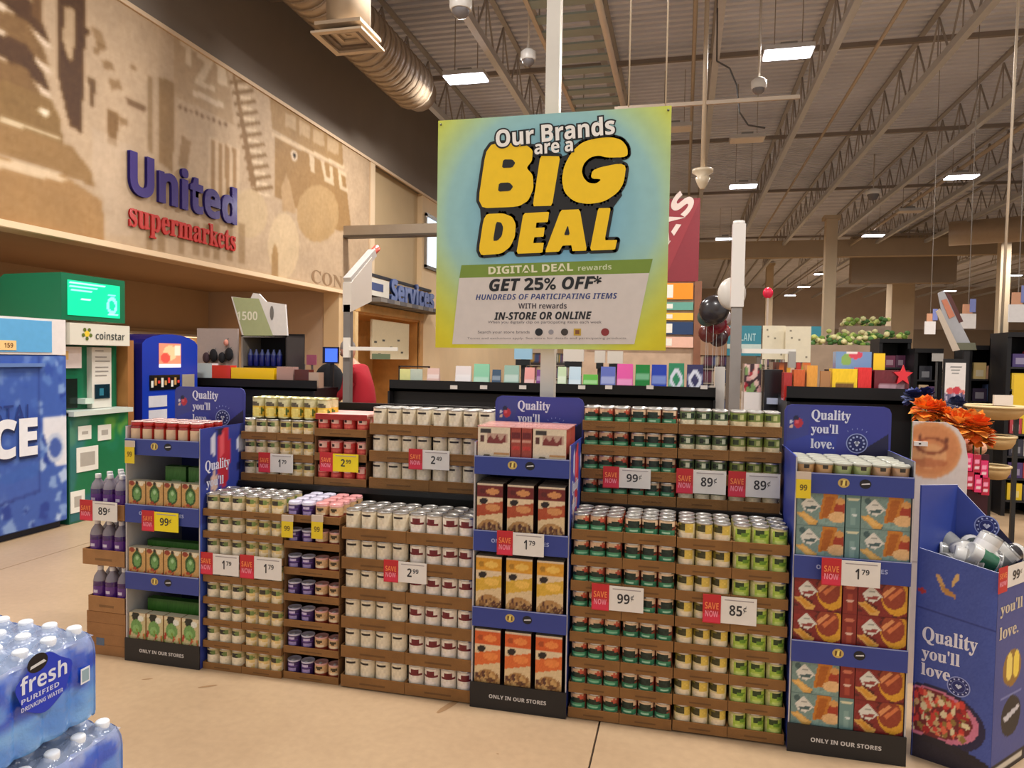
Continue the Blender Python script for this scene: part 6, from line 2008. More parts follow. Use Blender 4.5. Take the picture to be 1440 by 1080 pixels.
# faces left and leans forward over the counter; x is forward (towards -x)
body_v = [(0, 0, .95), (-.02, 0, 1.1), (-.06, 0, 1.28), (-.1, 0, 1.44), (-.15, 0, 1.52), (-.19, 0, 1.56),
          (-.08, .19, 1.42), (-.12, .24, 1.16), (-.3, .2, 1.06), (-.36, .19, 1.05),
          (-.08, -.19, 1.42), (-.12, -.24, 1.16), (-.3, -.2, 1.06), (-.36, -.19, 1.05),
          (0, .1, .86), (-.01, .11, .48), (.02, .11, .09), (-.12, .12, .04),
          (0, -.1, .86), (-.01, -.11, .48), (.02, -.11, .09), (-.12, -.12, .04)]
body_e = [(0, 1), (1, 2), (2, 3), (3, 4), (4, 5), (3, 6), (6, 7), (7, 8), (8, 9), (3, 10), (10, 11), (11, 12), (12, 13), (0, 14), (14, 15), (15, 16), (16, 17), (0, 18), (18, 19), (19, 20), (20, 21)]
body_r = [.13, .11, .11, .08, .045, .052, .04, .045, .035, .03, .04, .045, .035, .03, .085, .06, .04, .035, .085, .06, .04, .035]
skin('body', body_v, body_e, body_r, SKIN, SK, man)
jv = [(0, 0, .92), (-.02, 0, 1.06), (-.06, 0, 1.26), (-.1, 0, 1.42), (-.13, 0, 1.49), (-.08, .2, 1.41), (-.12, .255, 1.16), (-.28, .21, 1.07), (-.08, -.2, 1.41), (-.12, -.255, 1.16), (-.28, -.21, 1.07)]
je = [(0, 1), (1, 2), (2, 3), (3, 4), (3, 5), (5, 6), (6, 7), (3, 8), (8, 9), (9, 10)]
skin('jacket', jv, je, [.185, .18, .19, .155, .075, .08, .068, .052, .08, .068, .052], FABRIC, (166, 20, 36), man)
skin('trousers', [(0, 0, .92), (0, .1, .84), (-.01, .11, .48), (.02, .11, .1), (0, -.1, .84), (-.01, -.11, .48), (.02, -.11, .1)], [(0, 1), (1, 2), (2, 3), (0, 4), (4, 5), (5, 6)], [.165, .105, .08, .065, .105, .08, .065], FABRIC, (44, 50, 74), man)
for s in (1, -1):
    skin('shoe', [(.06, .115 * s, .045), (-.05, .12 * s, .045), (-.16, .125 * s, .035)], [(0, 1), (1, 2)], [.045, .05, .038], FABRIC, (40, 34, 32), man)
    hx_, hy_, hz_ = -.36, .19 * s, 1.05
    for k, (dy, ln) in enumerate(((-.03, .07), (-.01, .08), (.01, .075), (.03, .06))):
        skin('finger', [(hx_ - .02, hy_ + dy * .7, hz_), (hx_ - .05, hy_ + dy, hz_ - .005), (hx_ - .05 - ln * .5, hy_ + dy, hz_ - .02), (hx_ - .05 - ln * .8, hy_ + dy, hz_ - .045)], [(0, 1), (1, 2), (2, 3)], [.012, .0095, .0085, .0075], SKIN, SK, man)
    skin('thumb', [(hx_ + .0, hy_ - .02 * s, hz_), (hx_ - .03, hy_ - .05 * s, hz_ - .01), (hx_ - .06, hy_ - .055 * s, hz_ - .03)], [(0, 1), (1, 2)], [.013, .0105, .009], SKIN, SK, man)


def head_fn(i, k): return SK
hm = MB()
hv = []
HN, HR = 18, 14
for i in range(HR + 1):
    ph = math.pi * i / HR
    for k in range(HN):
        t_ = 2 * math.pi * k / HN
        x = -math.cos(t_) * math.sin(ph); y = math.sin(t_) * math.sin(ph); z = -math.cos(ph)
        rx, ry, rz = .098, .077, .118
        f_ = max(0, -x)
        if z < -.2: x *= 1 - .12 * (-z); y *= 1 - .35 * (-z - .2)          # jaw
        if x < -.75 and -.35 < z < .1: x -= .24 * max(0, 1 - abs(y) * 4.5) * (1 - (z + .12) ** 2 * 12)    # nose
        if x < -.6 and .08 < z < .3 and .15 < abs(y) < .55: x += .07      # eye sockets
        if x < -.6 and -.6 < z < -.45 and abs(y) < .4: x -= .05          # lips
        hv.append((x * rx, y * ry, z * rz))
hf = []; hc_ = []
for i in range(HR):
    for k in range(HN):
        hf.append((i * HN + k, i * HN + (k + 1) % HN, (i + 1) * HN + (k + 1) % HN, (i + 1) * HN + k)); hc_.append(SK)
hm.faces(hv, hf, hc_, True)
head = hm.build('head', SKIN, man, (-.22, 0, 1.665)); head.rotation_euler[1] = -.45
MB().ell((.018, 0, .035), (.098, .084, .1), (150, 140, 132), 16, 10, jit=.04).build('hair', FABRIC, head)
for s in (1, -1):
    MB().ell((.01, .078 * s, -.005), (.018, .008, .03), SK, 10, 6).build('ear', SKIN, head)
    MB().ell((-.083, .03 * s, .018), (.012, .012, .009), (236, 230, 224), 10, 6).ell((-.094, .03 * s, .018), (.004, .005, .005), (50, 40, 36), 8, 5).build('eye', GLOSS, head)
MB().ell((-.092, 0, -.062), (.008, .024, .007), (160, 90, 80), 10, 6).build('mouth', SKIN, head)
bpy.context.view_layer.update()
dg_ = bpy.context.evaluated_depsgraph_get()
for o, col, m, parent in _skins:
    me = bpy.data.meshes.new_from_object(o.evaluated_get(dg_))
    nm = o.name.split('.')[0]
    o.modifiers.clear(); o.data = me
    at = me.color_attributes.new('Col', 'FLOAT_COLOR', 'CORNER')
    C = np.ones((len(me.loops), 4), dtype=np.float32); C[:, :3] = lin(col)
    at.data.foreach_set('color', C.ravel())
    me.materials.clear(); me.materials.append(m)
    me.polygons.foreach_set('use_smooth', [True] * len(me.polygons))
    o.parent = parent

# ---------------------------------------------------------------- candy racks right of the island
YC = 5.9
c0_ = pb_(1100, 572, 1285, 552, YC)
rack('wide black candy rack behind the cracker display', c0_[0] + .05, c0_[1], YC, 1.40, name='candy_rack')
zc = 1.305
for (a, b, c, d, Y, col, lb) in [(1170, 519, 1206, 547, YC + .02, (246, 202, 24), 'yellow candy carton with dark words on the candy rack'), (1206, 517, 1226, 549, YC + .02, (224, 40, 40), 'bright red candy carton beside the yellow one'), (1229, 521, 1279, 549, YC + .02, (110, 26, 36), 'dark red candy carton with white words at the right end'), (1116, 520, 1132, 552, YC + .02, (206, 96, 40), 'orange snack pack at the left end of the candy rack'), (1134, 514, 1150, 550, YC + .04, (232, 160, 60), 'yellow orange snack pack on the candy rack'), (1102, 524, 1114, 552, YC + .05, (176, 44, 40), 'red snack pack at the left edge of the candy rack')]:
    P = Paint(20, 14, col)
    if 'words' in lb: P.rect(.15, .4, .85, .7, (90, 50, 30) if 'yellow' in lb else (206, 180, 190), .8)
    item('candy_carton', a, b, c, d, Y, .14, col, lb, 'candy carton', 'cartons on the candy rack', img=P.noise(4).a, zbase=zc)
x0, x1, z0, z1 = pb_(1175, 495, 1226, 520, YC + .2)
P = Paint(30, 14, (116, 150, 196)); P.oval(.3, .45, .14, .3, (130, 170, 90)).oval(.55, .2, .2, .2, (206, 70, 90)).rect(.3, 0, .6, .12, (230, 226, 226))
t = item('candy_carton', 1175, 495, 1226, 520, YC + .2, .12, (116, 150, 196), 'light blue candy carton on the raised back step of the candy rack', 'candy carton', 'cartons on the candy rack', img=P.a)
item('candy_tag', 1228, 497, 1245, 521, YC + .19, .01, (248, 206, 30), 'yellow price tag beside the light blue candy carton', 'price tag')
tag(MB().box(pb_(1168, 519, 1280, 520, YC + .2)[0], pb_(1168, 519, 1280, 520, YC + .2)[1], YC + .18, YC + .46, zc + .005, aty(1200, 520, YC + .2)[2] - .001, (26, 24, 26)).build('rack_step', STEEL), 'black raised step at the back of the candy rack', 'rack')
# red star shape over the right carton
c = aty(1270, 528, YC - .01)
st_ = [(c[0] + (.07 if k % 2 == 0 else .03) * math.sin(math.pi * k / 5), c[2] + (.08 if k % 2 == 0 else .035) * math.cos(math.pi * k / 5)) for k in range(10)]
MBs = MB().faces([(a, YC - .012, b) for a, b in st_] + [(a, YC + .0, b) for a, b in st_], [tuple(reversed(range(10))), tuple(range(10, 20))] + [(i, (i + 1) % 10, (i + 1) % 10 + 10, i + 10) for i in range(10)], (224, 50, 60))
tag(MBs.build('star_tag', PRINT), 'red star shaped tag on the dark red candy carton', 'tag')
# dark register body with pale logo plate and white box next to it
item('register_printer', 1074, 520, 1101, 572, 6.4, .3, (26, 25, 28), 'black receipt printer body right of the pale lane pole', 'printer', zbase=.0)
x0, x1, z0, z1 = pb_(1078, 560, 1095, 568, 6.39)
tag(MB().box(x0, x1, 6.38, 6.399, z0, z1, (170, 180, 206)).build('logo_plate', PRINT), 'pale oval plate on the black receipt printer', 'plate')
item('white_box', 1046, 552, 1071, 575, 6.5, .3, (232, 226, 224), 'plain white box beside the pale lane pole', 'box', zbase=0.0)
P = Paint(12, 20, (60, 36, 40)); P.blobs(0, 0, 1, 1, [(206, 150, 150), (226, 190, 180), (120, 150, 90), (160, 40, 50)], 24, .12)
item('magazine_holder', 1046, 512, 1071, 551, 6.52, .2, (50, 34, 36), 'magazine holder with pink and green covers above the white box', 'magazine holder', img=P.a)
item('white_canister', 1004, 516, 1020, 572, 7.3, .15, (216, 208, 200), 'tall white canister between checkout rack and pale lane pole', 'canister', zbase=0)
P = Paint(40, 26, (110, 60, 44)); P.blobs(0, 0, 1, 1, [(206, 60, 50), (236, 170, 60), (226, 200, 170), (60, 40, 40), (150, 170, 80), (230, 120, 60)], 90, .06)
item('snack_shelf', 1086, 510, 1140, 545, 6.9, .3, (40, 30, 28), 'shelf crowded with small colourful snacks below the cream boards', 'shelf', img=P.a, zbase=0)
item('wood_rack_side', 1153, 522, 1168, 556, 5.93, .03, (176, 124, 76), 'light wood side board left of the yellow candy carton', 'board', zbase=zc)

# ---------------------------------------------------------------- tall black racks at the far right
def tall_rack(px0, px1, pyt, Y, label, rows, seed, cols, dep=.45, base=0.0):
    x0 = aty(px0, 500, Y)[0]; x1 = aty(px1, 500, Y)[0]; zt = aty((px0 + px1) / 2, pyt, Y)[2]
    t = room_thing('shop_rack', label, 'rack', ((x0 + x1) / 2, Y + dep / 2, 0), 'black racks at the right')
    K = (18, 17, 20)
    MB().box(x0, x0 + .04, Y, Y + dep, 0, zt, K).build('side_panel', STEEL, t); MB().box(x1 - .04, x1, Y, Y + dep, 0, zt, K).build('side_panel', STEEL, t)
    MB().box(x0, x1, Y + dep - .02, Y + dep, 0, zt, K).build('back_panel', STEEL, t)
    MB().box(x0, x1, Y - .02, Y + dep, zt, zt + .05, K).build('top_panel', STEEL, t)
    for r_ in range(rows):
        z = .15 + (zt - .25) * r_ / rows
        MB().box(x0 + .04, x1 - .04, Y + .01, Y + dep - .02, z, z + .02, (40, 38, 40)).build('shelf', STEEL, t)
        hh = (zt - .25) / rows * .82
        x = x0 + .07; k = 0
        while x < x1 - .12:
            w_ = random.uniform(.09, .15)
            col = cols[(r_ * 3 + k + seed) % len(cols)]
            q = MB().box(x, min(x + w_, x1 - .05), Y + .04, Y + .2, z + .021, z + .02 + hh * random.uniform(.7, 1), col)
            q.box(x + w_ * .2, min(x + w_, x1 - .05) - w_ * .2, Y + .0385, Y + .04, z + .05, z + .04 + hh * .4, tuple(min(255, int(c_ * .5 + 110)) for c_ in col))
            tag(q.build('boxed_item', GLOSS), '%s item, %s from left, %s shelf up, %s' % (cname(col), NTH[min(k, 11)], NTH[r_], label.replace('black rack ', 'rack ')), 'boxed item', 'items on the right racks')
            x += w_ + .006; k += 1
    return t


def cname(c):
    r_, g_, b_ = c
    if max(c) < 70: return 'dark'
    if min(c) > 170: return 'cream'
    if r_ > g_ * 1.6 and r_ > b_ * 1.6: return 'red' if g_ < 90 else 'orange'
    if g_ > r_ and g_ > b_: return 'green'
    if b_ > r_ * 1.15 and b_ > g_: return 'blue'
    if r_ > 150 and g_ > 120 and b_ < 110: return 'yellow'
    if r_ > g_ and b_ > g_: return 'purple'
    return 'brown'


CW = [(226, 206, 160), (150, 44, 50), (60, 40, 70), (220, 190, 150), (96, 60, 100), (206, 150, 120), (30, 30, 40), (200, 196, 190), (90, 110, 150)]
tall_rack(1286, 1326, 496, 9.6, 'black rack left of the white poster', 6, 0, CW)
tall_rack(1362, 1416, 492, 9.2, 'black rack right of the white poster', 6, 4, [(226, 200, 140), (216, 190, 130), (206, 160, 130), (190, 186, 196), (60, 50, 70), (110, 130, 180)])
tall_rack(1416, 1475, 474, 8.6, 'black rack at the right frame edge', 7, 2, [(70, 50, 110), (190, 60, 70), (226, 190, 40), (40, 40, 60), (206, 196, 190)])
tall_rack(1236, 1281, 482, 9.9, 'black rack of purple jars behind the candy', 7, 1, [(96, 60, 90), (120, 50, 80), (84, 44, 70)])
# framed poster
x0, x1, z0, z1 = pb_(1325, 505, 1361, 575, 8.3)
t = room_thing('poster_stand', 'white poster with pink flowers in a black floor stand at right', 'poster', ((x0 + x1) / 2, 8.3, 0))
P = Paint(24, 44, (232, 226, 222)); P.rect(.25, .08, .8, .12, (80, 84, 80)).rect(.3, .16, .7, .19, (110, 116, 110)).rect(.35, .23, .65, .26, (120, 120, 116)); P.oval(.3, .62, .2, .07, (214, 90, 90)).oval(.6, .6, .2, .08, (206, 60, 76)).oval(.85, .64, .15, .05, (222, 120, 110)).rect(0, .68, 1, 1, (110, 100, 130)); P.blobs(0, .7, 1, 1, [(150, 140, 170), (70, 70, 110), (190, 180, 200)], 20, .06)
MB().box(x0, x1, 8.3, 8.33, z0, z1, (20, 19, 22)).grid((x0 + .015, 8.299, z0 + .01), (x1 - .015, 8.299, z0 + .01), (x1 - .015, 8.299, z1 - .04), (x0 + .015, 8.299, z1 - .04), P.a).build('poster', PRINT, t)
MB().box((x0 + x1) / 2 - .03, (x0 + x1) / 2 + .03, 8.33, 8.36, 0, z0 + .1, (20, 19, 22)).box(x0, x1, 8.2, 8.45, 0, .02, (20, 19, 22)).build('stand', STEEL, t)
# small grey header beyond it
x0, x1, z0, z1 = pb_(1311, 497, 1327, 508, 9.0)
tag(MB().box(x0, x1, 9.0, 9.02, z0, z1, (170, 166, 160)).box((x0 + x1) / 2 - .01, (x0 + x1) / 2 + .01, 9.02, 9.04, 0, z0 + .02, (60, 60, 60)).build('small_sign', PRINT), 'small grey sign left of the white poster', 'sign')

# flower bucket stand: orange and blue crepe flowers
def flower(cx, cy, cz, r, cols, seed):
    q = MB()
    R2 = random.Random(seed)
    for k in range(60):
        th_ = R2.uniform(0, 2 * math.pi); ph_ = R2.uniform(-.9, 1.4)
        d = Vector((math.cos(th_) * math.cos(ph_), math.sin(th_) * math.cos(ph_), math.sin(ph_)))
        s = d.cross(Vector((0, 0, 1))); s = s.normalized() if s.length > .01 else Vector((1, 0, 0))
        c_ = Vector((cx, cy, cz)); w_ = r * R2.uniform(.3, .5)
        p0_ = c_ + d * r * .15; p1_ = c_ + d * r * .7 + s * w_ + Vector((0, 0, w_ * .3)); p2_ = c_ + d * r * R2.uniform(.9, 1.1); p3_ = c_ + d * r * .7 - s * w_
        q.poly([p0_, p1_, p2_, p3_], cols[R2.randrange(len(cols))])
    return q


fb_ = room_thing('flower_bucket_stand', 'dark bucket stand for crepe flowers behind the dip display', 'stand', (1.75, 5.3, 0))
for (px, Y) in ((1302, 5.25), (1352, 5.15), (1345, 5.6)):
    c = aty(px, 600, Y)
    MB().lathe([(.09, 0), (.13, .7), (.135, .72)], cx=c[0], cy=Y, cz=0.0, seg=16, col=(40, 34, 34)).build('bucket', PLASTIC, fb_)
OR = [(255, 150, 40), (255, 126, 24), (255, 176, 80), (244, 104, 24)]
k = 0
for (px, py, Y, r, cols, nm) in [(1300, 577, 5.2, .1, OR, 'orange'), (1318, 579, 5.25, .085, OR, 'orange'), (1330, 584, 5.2, .06, OR, 'orange'), (1350, 598, 5.1, .115, OR, 'orange'), (1370, 602, 5.1, .12, OR, 'orange'), (1380, 616, 5.1, .09, OR, 'orange'), (1284, 560, 5.5, .08, [(40, 50, 120), (24, 30, 80), (110, 120, 170)], 'blue and white'), (1302, 558, 5.55, .08, [(30, 36, 110), (20, 24, 70)], 'dark blue'), (1345, 572, 5.6, .08, [(30, 36, 80), (60, 70, 110)], 'dark blue')]:
    c = aty(px, py, Y)
    q = flower(c[0], Y, c[2], r, cols, k)
    q.bar((c[0], Y, .7), (c[0], Y, c[2]), .008, (50, 80, 40))
    tag(q.build('crepe_flower', VELVET), '%s crepe flower behind the dip display, %s from left' % (nm, NTH[[1, 3, 4, 6, 7, 8, 0, 2, 5][k]]), 'flower', 'crepe flowers')
    k += 1
# pumpkin coloured gourds under the orange flowers
for i, (px, py, col) in enumerate(((1358, 626, (206, 120, 90)), (1376, 630, (222, 170, 140)), (1366, 640, (150, 60, 40)))):
    c = aty(px, py, 5.3)
    tag(MB().ell((c[0], 5.3, c[2]), (.05, .05, .045), col, 12, 8).build('paper_bulb', VELVET), '%s paper bulb under the orange flowers, %s from left' % (['salmon', 'pale pink', 'dark red'][i], NTH[i]), 'ornament', 'paper bulbs')
tag(MB().box(aty(1345, 645, 5.25)[0], aty(1384, 645, 5.25)[0], 5.22, 5.5, 0, aty(1365, 650, 5.25)[2], (80, 66, 56)).build('plinth', WOOD), 'dark plinth under the orange flowers', 'plinth')
# red and pink hanging packs
for i, (px, py) in enumerate(((1362, 650), (1374, 652), (1384, 660), (1364, 676), (1376, 680), (1386, 684))):
    x0, x1, z0, z1 = pb_(px - 6, py - 12, px + 6, py + 12, 4.92)
    P = Paint(8, 14, (176, 16, 54) if i % 2 else (214, 40, 100)); P.rect(.2, .3, .8, .5, (240, 150, 180)).rect(.3, .62, .7, .8, (232, 200, 206))
    tag(MB().box(x0, x1, 4.92, 4.953, z0, z1, (176, 16, 54)).grid((x0, 4.919, z0), (x1, 4.919, z0), (x1, 4.919, z1), (x0, 4.919, z1), P.a).build('candy_pouch', GLOSS), '%s candy pouch hanging right of the dip display, %s row, %s' % ('pink' if i % 2 == 0 else 'crimson', 'upper' if i < 3 else 'lower', ['left', 'middle', 'right'][i % 3]), 'pouch', 'candy pouches')
x0, x1, z0, z1 = pb_(1356, 640, 1392, 704, 4.95)
tag(MB().box(x0, x1, 4.955, 4.98, 0, z1, (60, 20, 34)).box(x0, x1, 4.9, 5.1, 0, .02, (30, 20, 24)).build('pouch_board', STEEL), 'dark red board carrying the candy pouches', 'board')

# wicker bowls on a black pole stand
bs = room_thing('basket_stand', 'black pole stand holding round wicker baskets at the right', 'stand', (2.0, 6.0, 0))
cst = aty(1400, 600, 6.0)
MB().bar((cst[0], 6.12, 0), (cst[0], 6.12, 1.25), .05, (20, 19, 20)).lathe([(.3, 0), (.3, .02), (.05, .03)], cx=cst[0], cy=6.1, seg=20, col=(24, 23, 24)).build('pole', STEEL, bs)
for i, (px, py, r) in enumerate(((1397, 578, .2), (1402, 620, .12), (1397, 662, .11))):
    c = aty(px, py, 5.95)
    MB().bar((cst[0], 6.1, c[2]), (c[0], 5.95, c[2] - .02), .02, (20, 19, 20)).build('arm', STEEL, bs)
    t = thing('wicker_basket', 'round wicker basket on the black stand, %s' % ['wide top one', 'middle one', 'lowest one'][i], 'basket', (c[0], 5.95, c[2] - .06), 'wicker baskets')
    MB().lathe([(r * .5, 0), (r * .75, .01), (r * .95, .05), (r, .09), (r * .93, .09), (r * .86, .05), (r * .5, .015), (.001, .015)], seg=24, fn=lambda t_, z: (196, 160, 108) if int(t_ * 48) % 2 else (170, 130, 84), cap=False).build('bowl', FABRIC, t)
    MB().lathe([(r * .98, .085), (r * 1.06, .09), (r * 1.06, .1), (r * .98, .105), (r * .92, .095)], seg=24, col=(226, 200, 150), cap=False).build('rim', FABRIC, t)
item('card_pack', 1398, 556, 1425, 570, 5.8, .03, (226, 212, 196), 'small white card pack above the wide wicker basket', 'card')
x0, x1, z0, z1 = pb_(1424, 528, 1442, 588, 6.6)
tag(MB().box(x0, x1 + .1, 6.6, 6.63, z0, z1, (222, 184, 40)).box(x0 + .03, x0 + .06, 6.63, 6.66, 0, z0 + .1, (30, 30, 30)).build('yellow_banner', PRINT), 'yellow upright banner at the right frame edge', 'banner')

# tilted grey and white cardboard figure display above the racks
t = room_thing('cardboard_display', 'tilted grey and white cutout display standing above the right racks', 'display', (2.9, 9.0, 0))
c = aty(1358, 492, 9.02)
MB().box(c[0] - .03, c[0] + .03, 8.98, 9.03, 0, c[2], (40, 38, 40)).box(c[0] - .2, c[0] + .2, 8.85, 9.12, 0, .03, (40, 38, 40)).build('stand', STEEL, t)
for name_, pts, col in (('strip', [(1316, 438), (1322, 434), (1350, 492), (1340, 494)], (206, 190, 172)), ('figure', [(1320, 412), (1328, 408), (1350, 450), (1368, 486), (1345, 490), (1326, 440)], (176, 176, 180)), ('patch', [(1325, 422), (1332, 420), (1344, 444), (1336, 448)], (206, 130, 100)), ('edge', [(1330, 410), (1338, 414), (1356, 452), (1350, 454)], (92, 50, 46)), ('foot', [(1346, 482), (1372, 482), (1374, 492), (1346, 492)], (110, 110, 90))):
    P_ = [aty(x, y, 8.95) for x, y in pts]
    k = {'strip': 0, 'figure': .03, 'patch': .02, 'edge': .025, 'foot': .01}[name_]
    n_ = len(pts)
    MB().faces([(p[0], 8.95 + k, p[2]) for p in P_] + [(p[0], 8.96 + k, p[2]) for p in P_], [tuple(range(n_)), tuple(reversed(range(n_, 2 * n_)))] + [(i, i + n_, (i + 1) % n_ + n_, (i + 1) % n_) for i in range(n_)], col).build(name_, PRINT, t)
# hanging white department signs
for i, (px0, py0, px1, py1, Y) in enumerate(((1350, 441, 1373, 462, 12.0), (1418, 428, 1445, 453, 9.5), (1300, 452, 1316, 470, 14))):
    x0, x1, z0, z1 = pb_(px0, py0, px1, py1, Y)
    t = room_thing('hanging_sign', 'white hanging department sign with small orange top, %s' % ['above the right racks', 'at the right frame edge', 'further back left of the others'][i], 'sign', ((x0 + x1) / 2, Y, z0), 'hanging department signs')
    MB().box(x0, x1, Y, Y + .02, z0, z1, (226, 222, 220)).build('panel', PRINT, t)
    MB().box(x0 + .03, x1 - .05, Y, Y + .02, z1, z1 + .14, (206, 150, 116)).box(x0 + .12, x0 + .2, Y - .004, Y, z1 + .02, z1 + .22, (120, 130, 190)).build('topper', PRINT, t)
    MB().bar(((x0 + x1) / 2, Y + .01, z1 + .0), ((x0 + x1) / 2, Y + .01, CEIL + .02), .008, (120, 110, 100)).build('cord', STEEL, t)

# ---------------------------------------------------------------- maroon banner tower and signs beside the big sign
t = room_thing('banner_tower', 'maroon banner with white slanted letters above coloured department strips', 'banner', (0, 14.1, 0))
x0, x1, z0, z1 = pb_(905, 278, 985, 396, 14)
x0 = -1.9
MB().box(x0, x1, 14.02, 14.06, z0, z1, (124, 32, 42)).build('banner', PRINT, t)
MB().poly([(x0, 14.015, z1 - .1), (x1 - .0, 14.015, z0 + (z1 - z0) * .98), (x0 + 1.5, 14.015, z0), (x0, 14.015, z0)], (138, 40, 48)).build('banner_panel', PRINT, t)
a = aty(936, 362, 14)
text('TEXAS', (a[0] - .62, 14.008, a[2] - .85), (math.cos(1.02), 0, math.sin(1.02)), 2.25, .4, t, 'bold', (216, 196, 186), .02, up=(-math.sin(1.02), 0, math.cos(1.02)))
for (a_, b_, col) in ((398, 421, (250, 140, 20)), (425, 436, (96, 156, 140)), (440, 450, (244, 184, 60)), (453, 470, (30, 56, 96)), (474, 488, (226, 180, 160))):
    q0 = pb_(910, a_, 975, b_, 14)
    MB().box(x0, q0[1], 14.0, 14.04, q0[2], q0[3], col).box(x0 + 1.5, x0 + 1.68, 13.996, 14.0, q0[2] + .03, q0[3] - .03, (232, 226, 214)).build('strip', PRINT, t)
MB().box(aty(976, 450, 14)[0], aty(986, 450, 14)[0], 14.0, 14.2, 0, z0, (130, 84, 60)).box(x0 - .05, x1, 14.06, 14.2, 0, z0, (186, 160, 136)).build('tower', WOOD, t)

# balloons and round white plate
for i, (px, py, r, col, lb) in enumerate(((1004, 436, .2, (50, 44, 46), 'dark foil balloon at the top of the cluster'), (994, 446, .13, (70, 90, 84), 'green grey foil balloon left in the cluster'), (1008, 456, .14, (130, 26, 44), 'crimson foil balloon in the cluster'), (1016, 446, .12, (190, 176, 176), 'silver foil balloon right in the cluster'), (996, 468, .14, (110, 50, 44), 'brown red foil balloon low in the cluster'), (1010, 474, .14, (70, 36, 40), 'dark plum foil balloon lowest in the cluster'), (1018, 466, .1, (150, 70, 70), 'small rose foil balloon in the cluster'))):
    c = aty(px, py, 10 + .1 * i)
    q = MB().ell((0, 0, 0), (r, r * .45, r), col, 16, 10, jit=.03)
    q.bar((0, 0, -r), (0, 0, -c[2] + .1), .005, (200, 200, 200)).box(-.04, .04, -.04, .04, -c[2], -c[2] + .1, (120, 120, 130))
    tag(q.build('foil_balloon', GLOSS, None, tuple(c)), lb, 'balloon', 'balloon cluster')
c = aty(1029, 413, 9.2)
tag(MB().ell((0, 0, 0), (.17, .09, .2), (214, 206, 196), 18, 12).bar((0, 0, -.2), (0, 0, -c[2] + .1), .005, (200, 200, 200)).box(-.04, .04, -.04, .04, -c[2], -c[2] + .1, (120, 120, 130)).build('foil_balloon', PLASTIC, None, tuple(c)), 'large pale round balloon behind the top of the pale lane pole', 'balloon')
c = aty(1080, 412, 12)
tag(MB().ell((0, 0, 0), (.08, .03, .09), (222, 30, 66), 14, 8).bar((0, 0, -.08), (0, 0, -c[2]), .03, (206, 186, 170)).build('round_marker', PLASTIC, None, tuple(c)), 'round red marker on a slim pole right of the pale lane pole', 'marker')
# teal department signs
for (a, b, c_, d, Y, lb, s_) in ((1022, 458, 1071, 500, 16, 'teal department sign left of the cream boards', 'PLANT'), (1139, 459, 1155, 492, 16, 'teal department sign right of the cream boards', None)):
    x0, x1, z0, z1 = pb_(a, b, c_, d, Y)
    t = room_thing('department_sign', lb, 'sign', ((x0 + x1) / 2, Y, 0), 'teal department signs')
    MB().box(x0, x1, Y, Y + .03, z0, z1, (56, 140, 160)).box(x0, x1, Y - .01, Y, z0 + .15, z0 + .25, (200, 220, 214)).build('panel', PRINT, t)
    MB().box(x0, x0 + .08, Y + .03, Y + .1, 0, z1, (120, 110, 100)).box(x1 - .08, x1, Y + .03, Y + .1, 0, z1, (120, 110, 100)).build('post', STEEL, t)
    if s_: text(s_, (x0 + .2, Y - .012, z0 + .32), (1, 0, 0), (x1 - x0) * .55, .16, t, 'bold', (170, 214, 220))

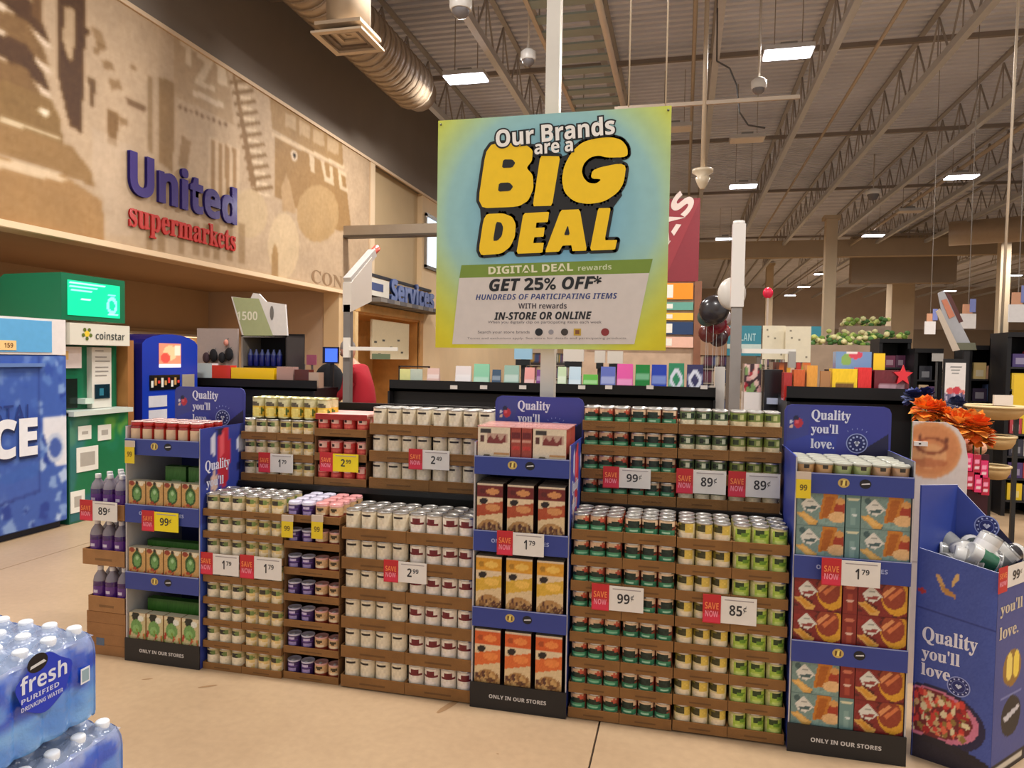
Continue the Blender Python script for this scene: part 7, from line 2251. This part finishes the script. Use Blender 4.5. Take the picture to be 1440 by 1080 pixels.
# produce terraces: sloping stands of greens
for i, (px, py, w_, Y) in enumerate(((1185, 478, 1.2, 15.0), (1225, 470, 1.5, 16.0), (1222, 452, .9, 17.0))):
    c = aty(px, py, Y)
    t = room_thing('produce_stand', 'green produce stand behind the candy rack, %s' % ['left one', 'middle one', 'tallest one'][i], 'produce stand', (c[0], Y, 0), 'produce stands')
    MB().box(c[0] - w_ / 2, c[0] + w_ / 2, Y, Y + .8, 0, c[2] - .1, (150, 130, 110)).build('stand', WOOD, t)
    q = MB()
    for k in range(46):
        q.ell((c[0] + random.uniform(-.5, .5) * w_, Y + random.uniform(0, .6), c[2] - .08 + random.uniform(0, .16)), (.06, .05, .05), [(120, 150, 60), (190, 200, 110), (70, 110, 50), (214, 206, 150)][k % 4], 6, 4)
    tag(q.build('greens', MATTE, t), kind='stuff')

# shelving aisles in the depth of the shop
for i, (x, Y, L, cols) in enumerate([(3.4, 19.5, 10, 0), (6.4, 13.5, 14, 1), (8.6, 13.5, 14, 2), (11.2, 13.5, 14, 0), (14.0, 13.5, 14, 1), (17, 14, 14, 2), (.8, 17, 8, 1), (-1.4, 18, 8, 2), (-3.6, 18, 8, 0)]):
    t = room_thing('aisle_shelf', 'long low aisle shelving far behind the racks, %s from left' % NTH[[3, 4, 5, 6, 7, 8, 2, 1, 0][i]], 'shelving', (x, Y + L / 2, 0), 'aisle shelving')
    hgt = 1.75
    P = Paint(70, 26, (60, 52, 50))
    for r_ in range(5):
        xx = 0.0
        while xx < 1:
            w_ = rng.uniform(.01, .03)
            P.rect(xx, r_ * .2 + .03, xx + w_, r_ * .2 + .17, [(206, 190, 160), (160, 60, 50), (70, 90, 140), (196, 160, 80), (90, 120, 80), (226, 220, 210), (110, 60, 80)][int(rng.integers(7))])
            xx += w_
    P2_ = P.a[:, :14].copy()
    q = MB().box(x - .45, x + .45, Y, Y + L, 0, hgt, (70, 60, 56))
    q.grid((x - .451, Y + L, .1), (x - .451, Y, .1), (x - .451, Y, hgt), (x - .451, Y + L, hgt), P.a)
    q.grid((x + .451, Y, .1), (x + .451, Y + L, .1), (x + .451, Y + L, hgt), (x + .451, Y, hgt), P.a)
    q.grid((x - .45, Y - .001, .1), (x + .45, Y - .001, .1), (x + .45, Y - .001, hgt), (x - .45, Y - .001, hgt), P2_)
    q.build('body', MATTE, t)
    for k in range(5):
        MB().box(x - .5, x + .5, Y - .04, Y + L, .1 + k * .33, .12 + k * .33, (196, 184, 170)).build('shelf', STEEL, t)
    MB().box(x - .47, x + .47, Y - .03, Y, hgt, hgt + .35, [(206, 190, 172), (190, 150, 120), (214, 206, 196)][cols]).build('end_sign', PRINT, t)

bpy.data.scenes.remove(_tmp)
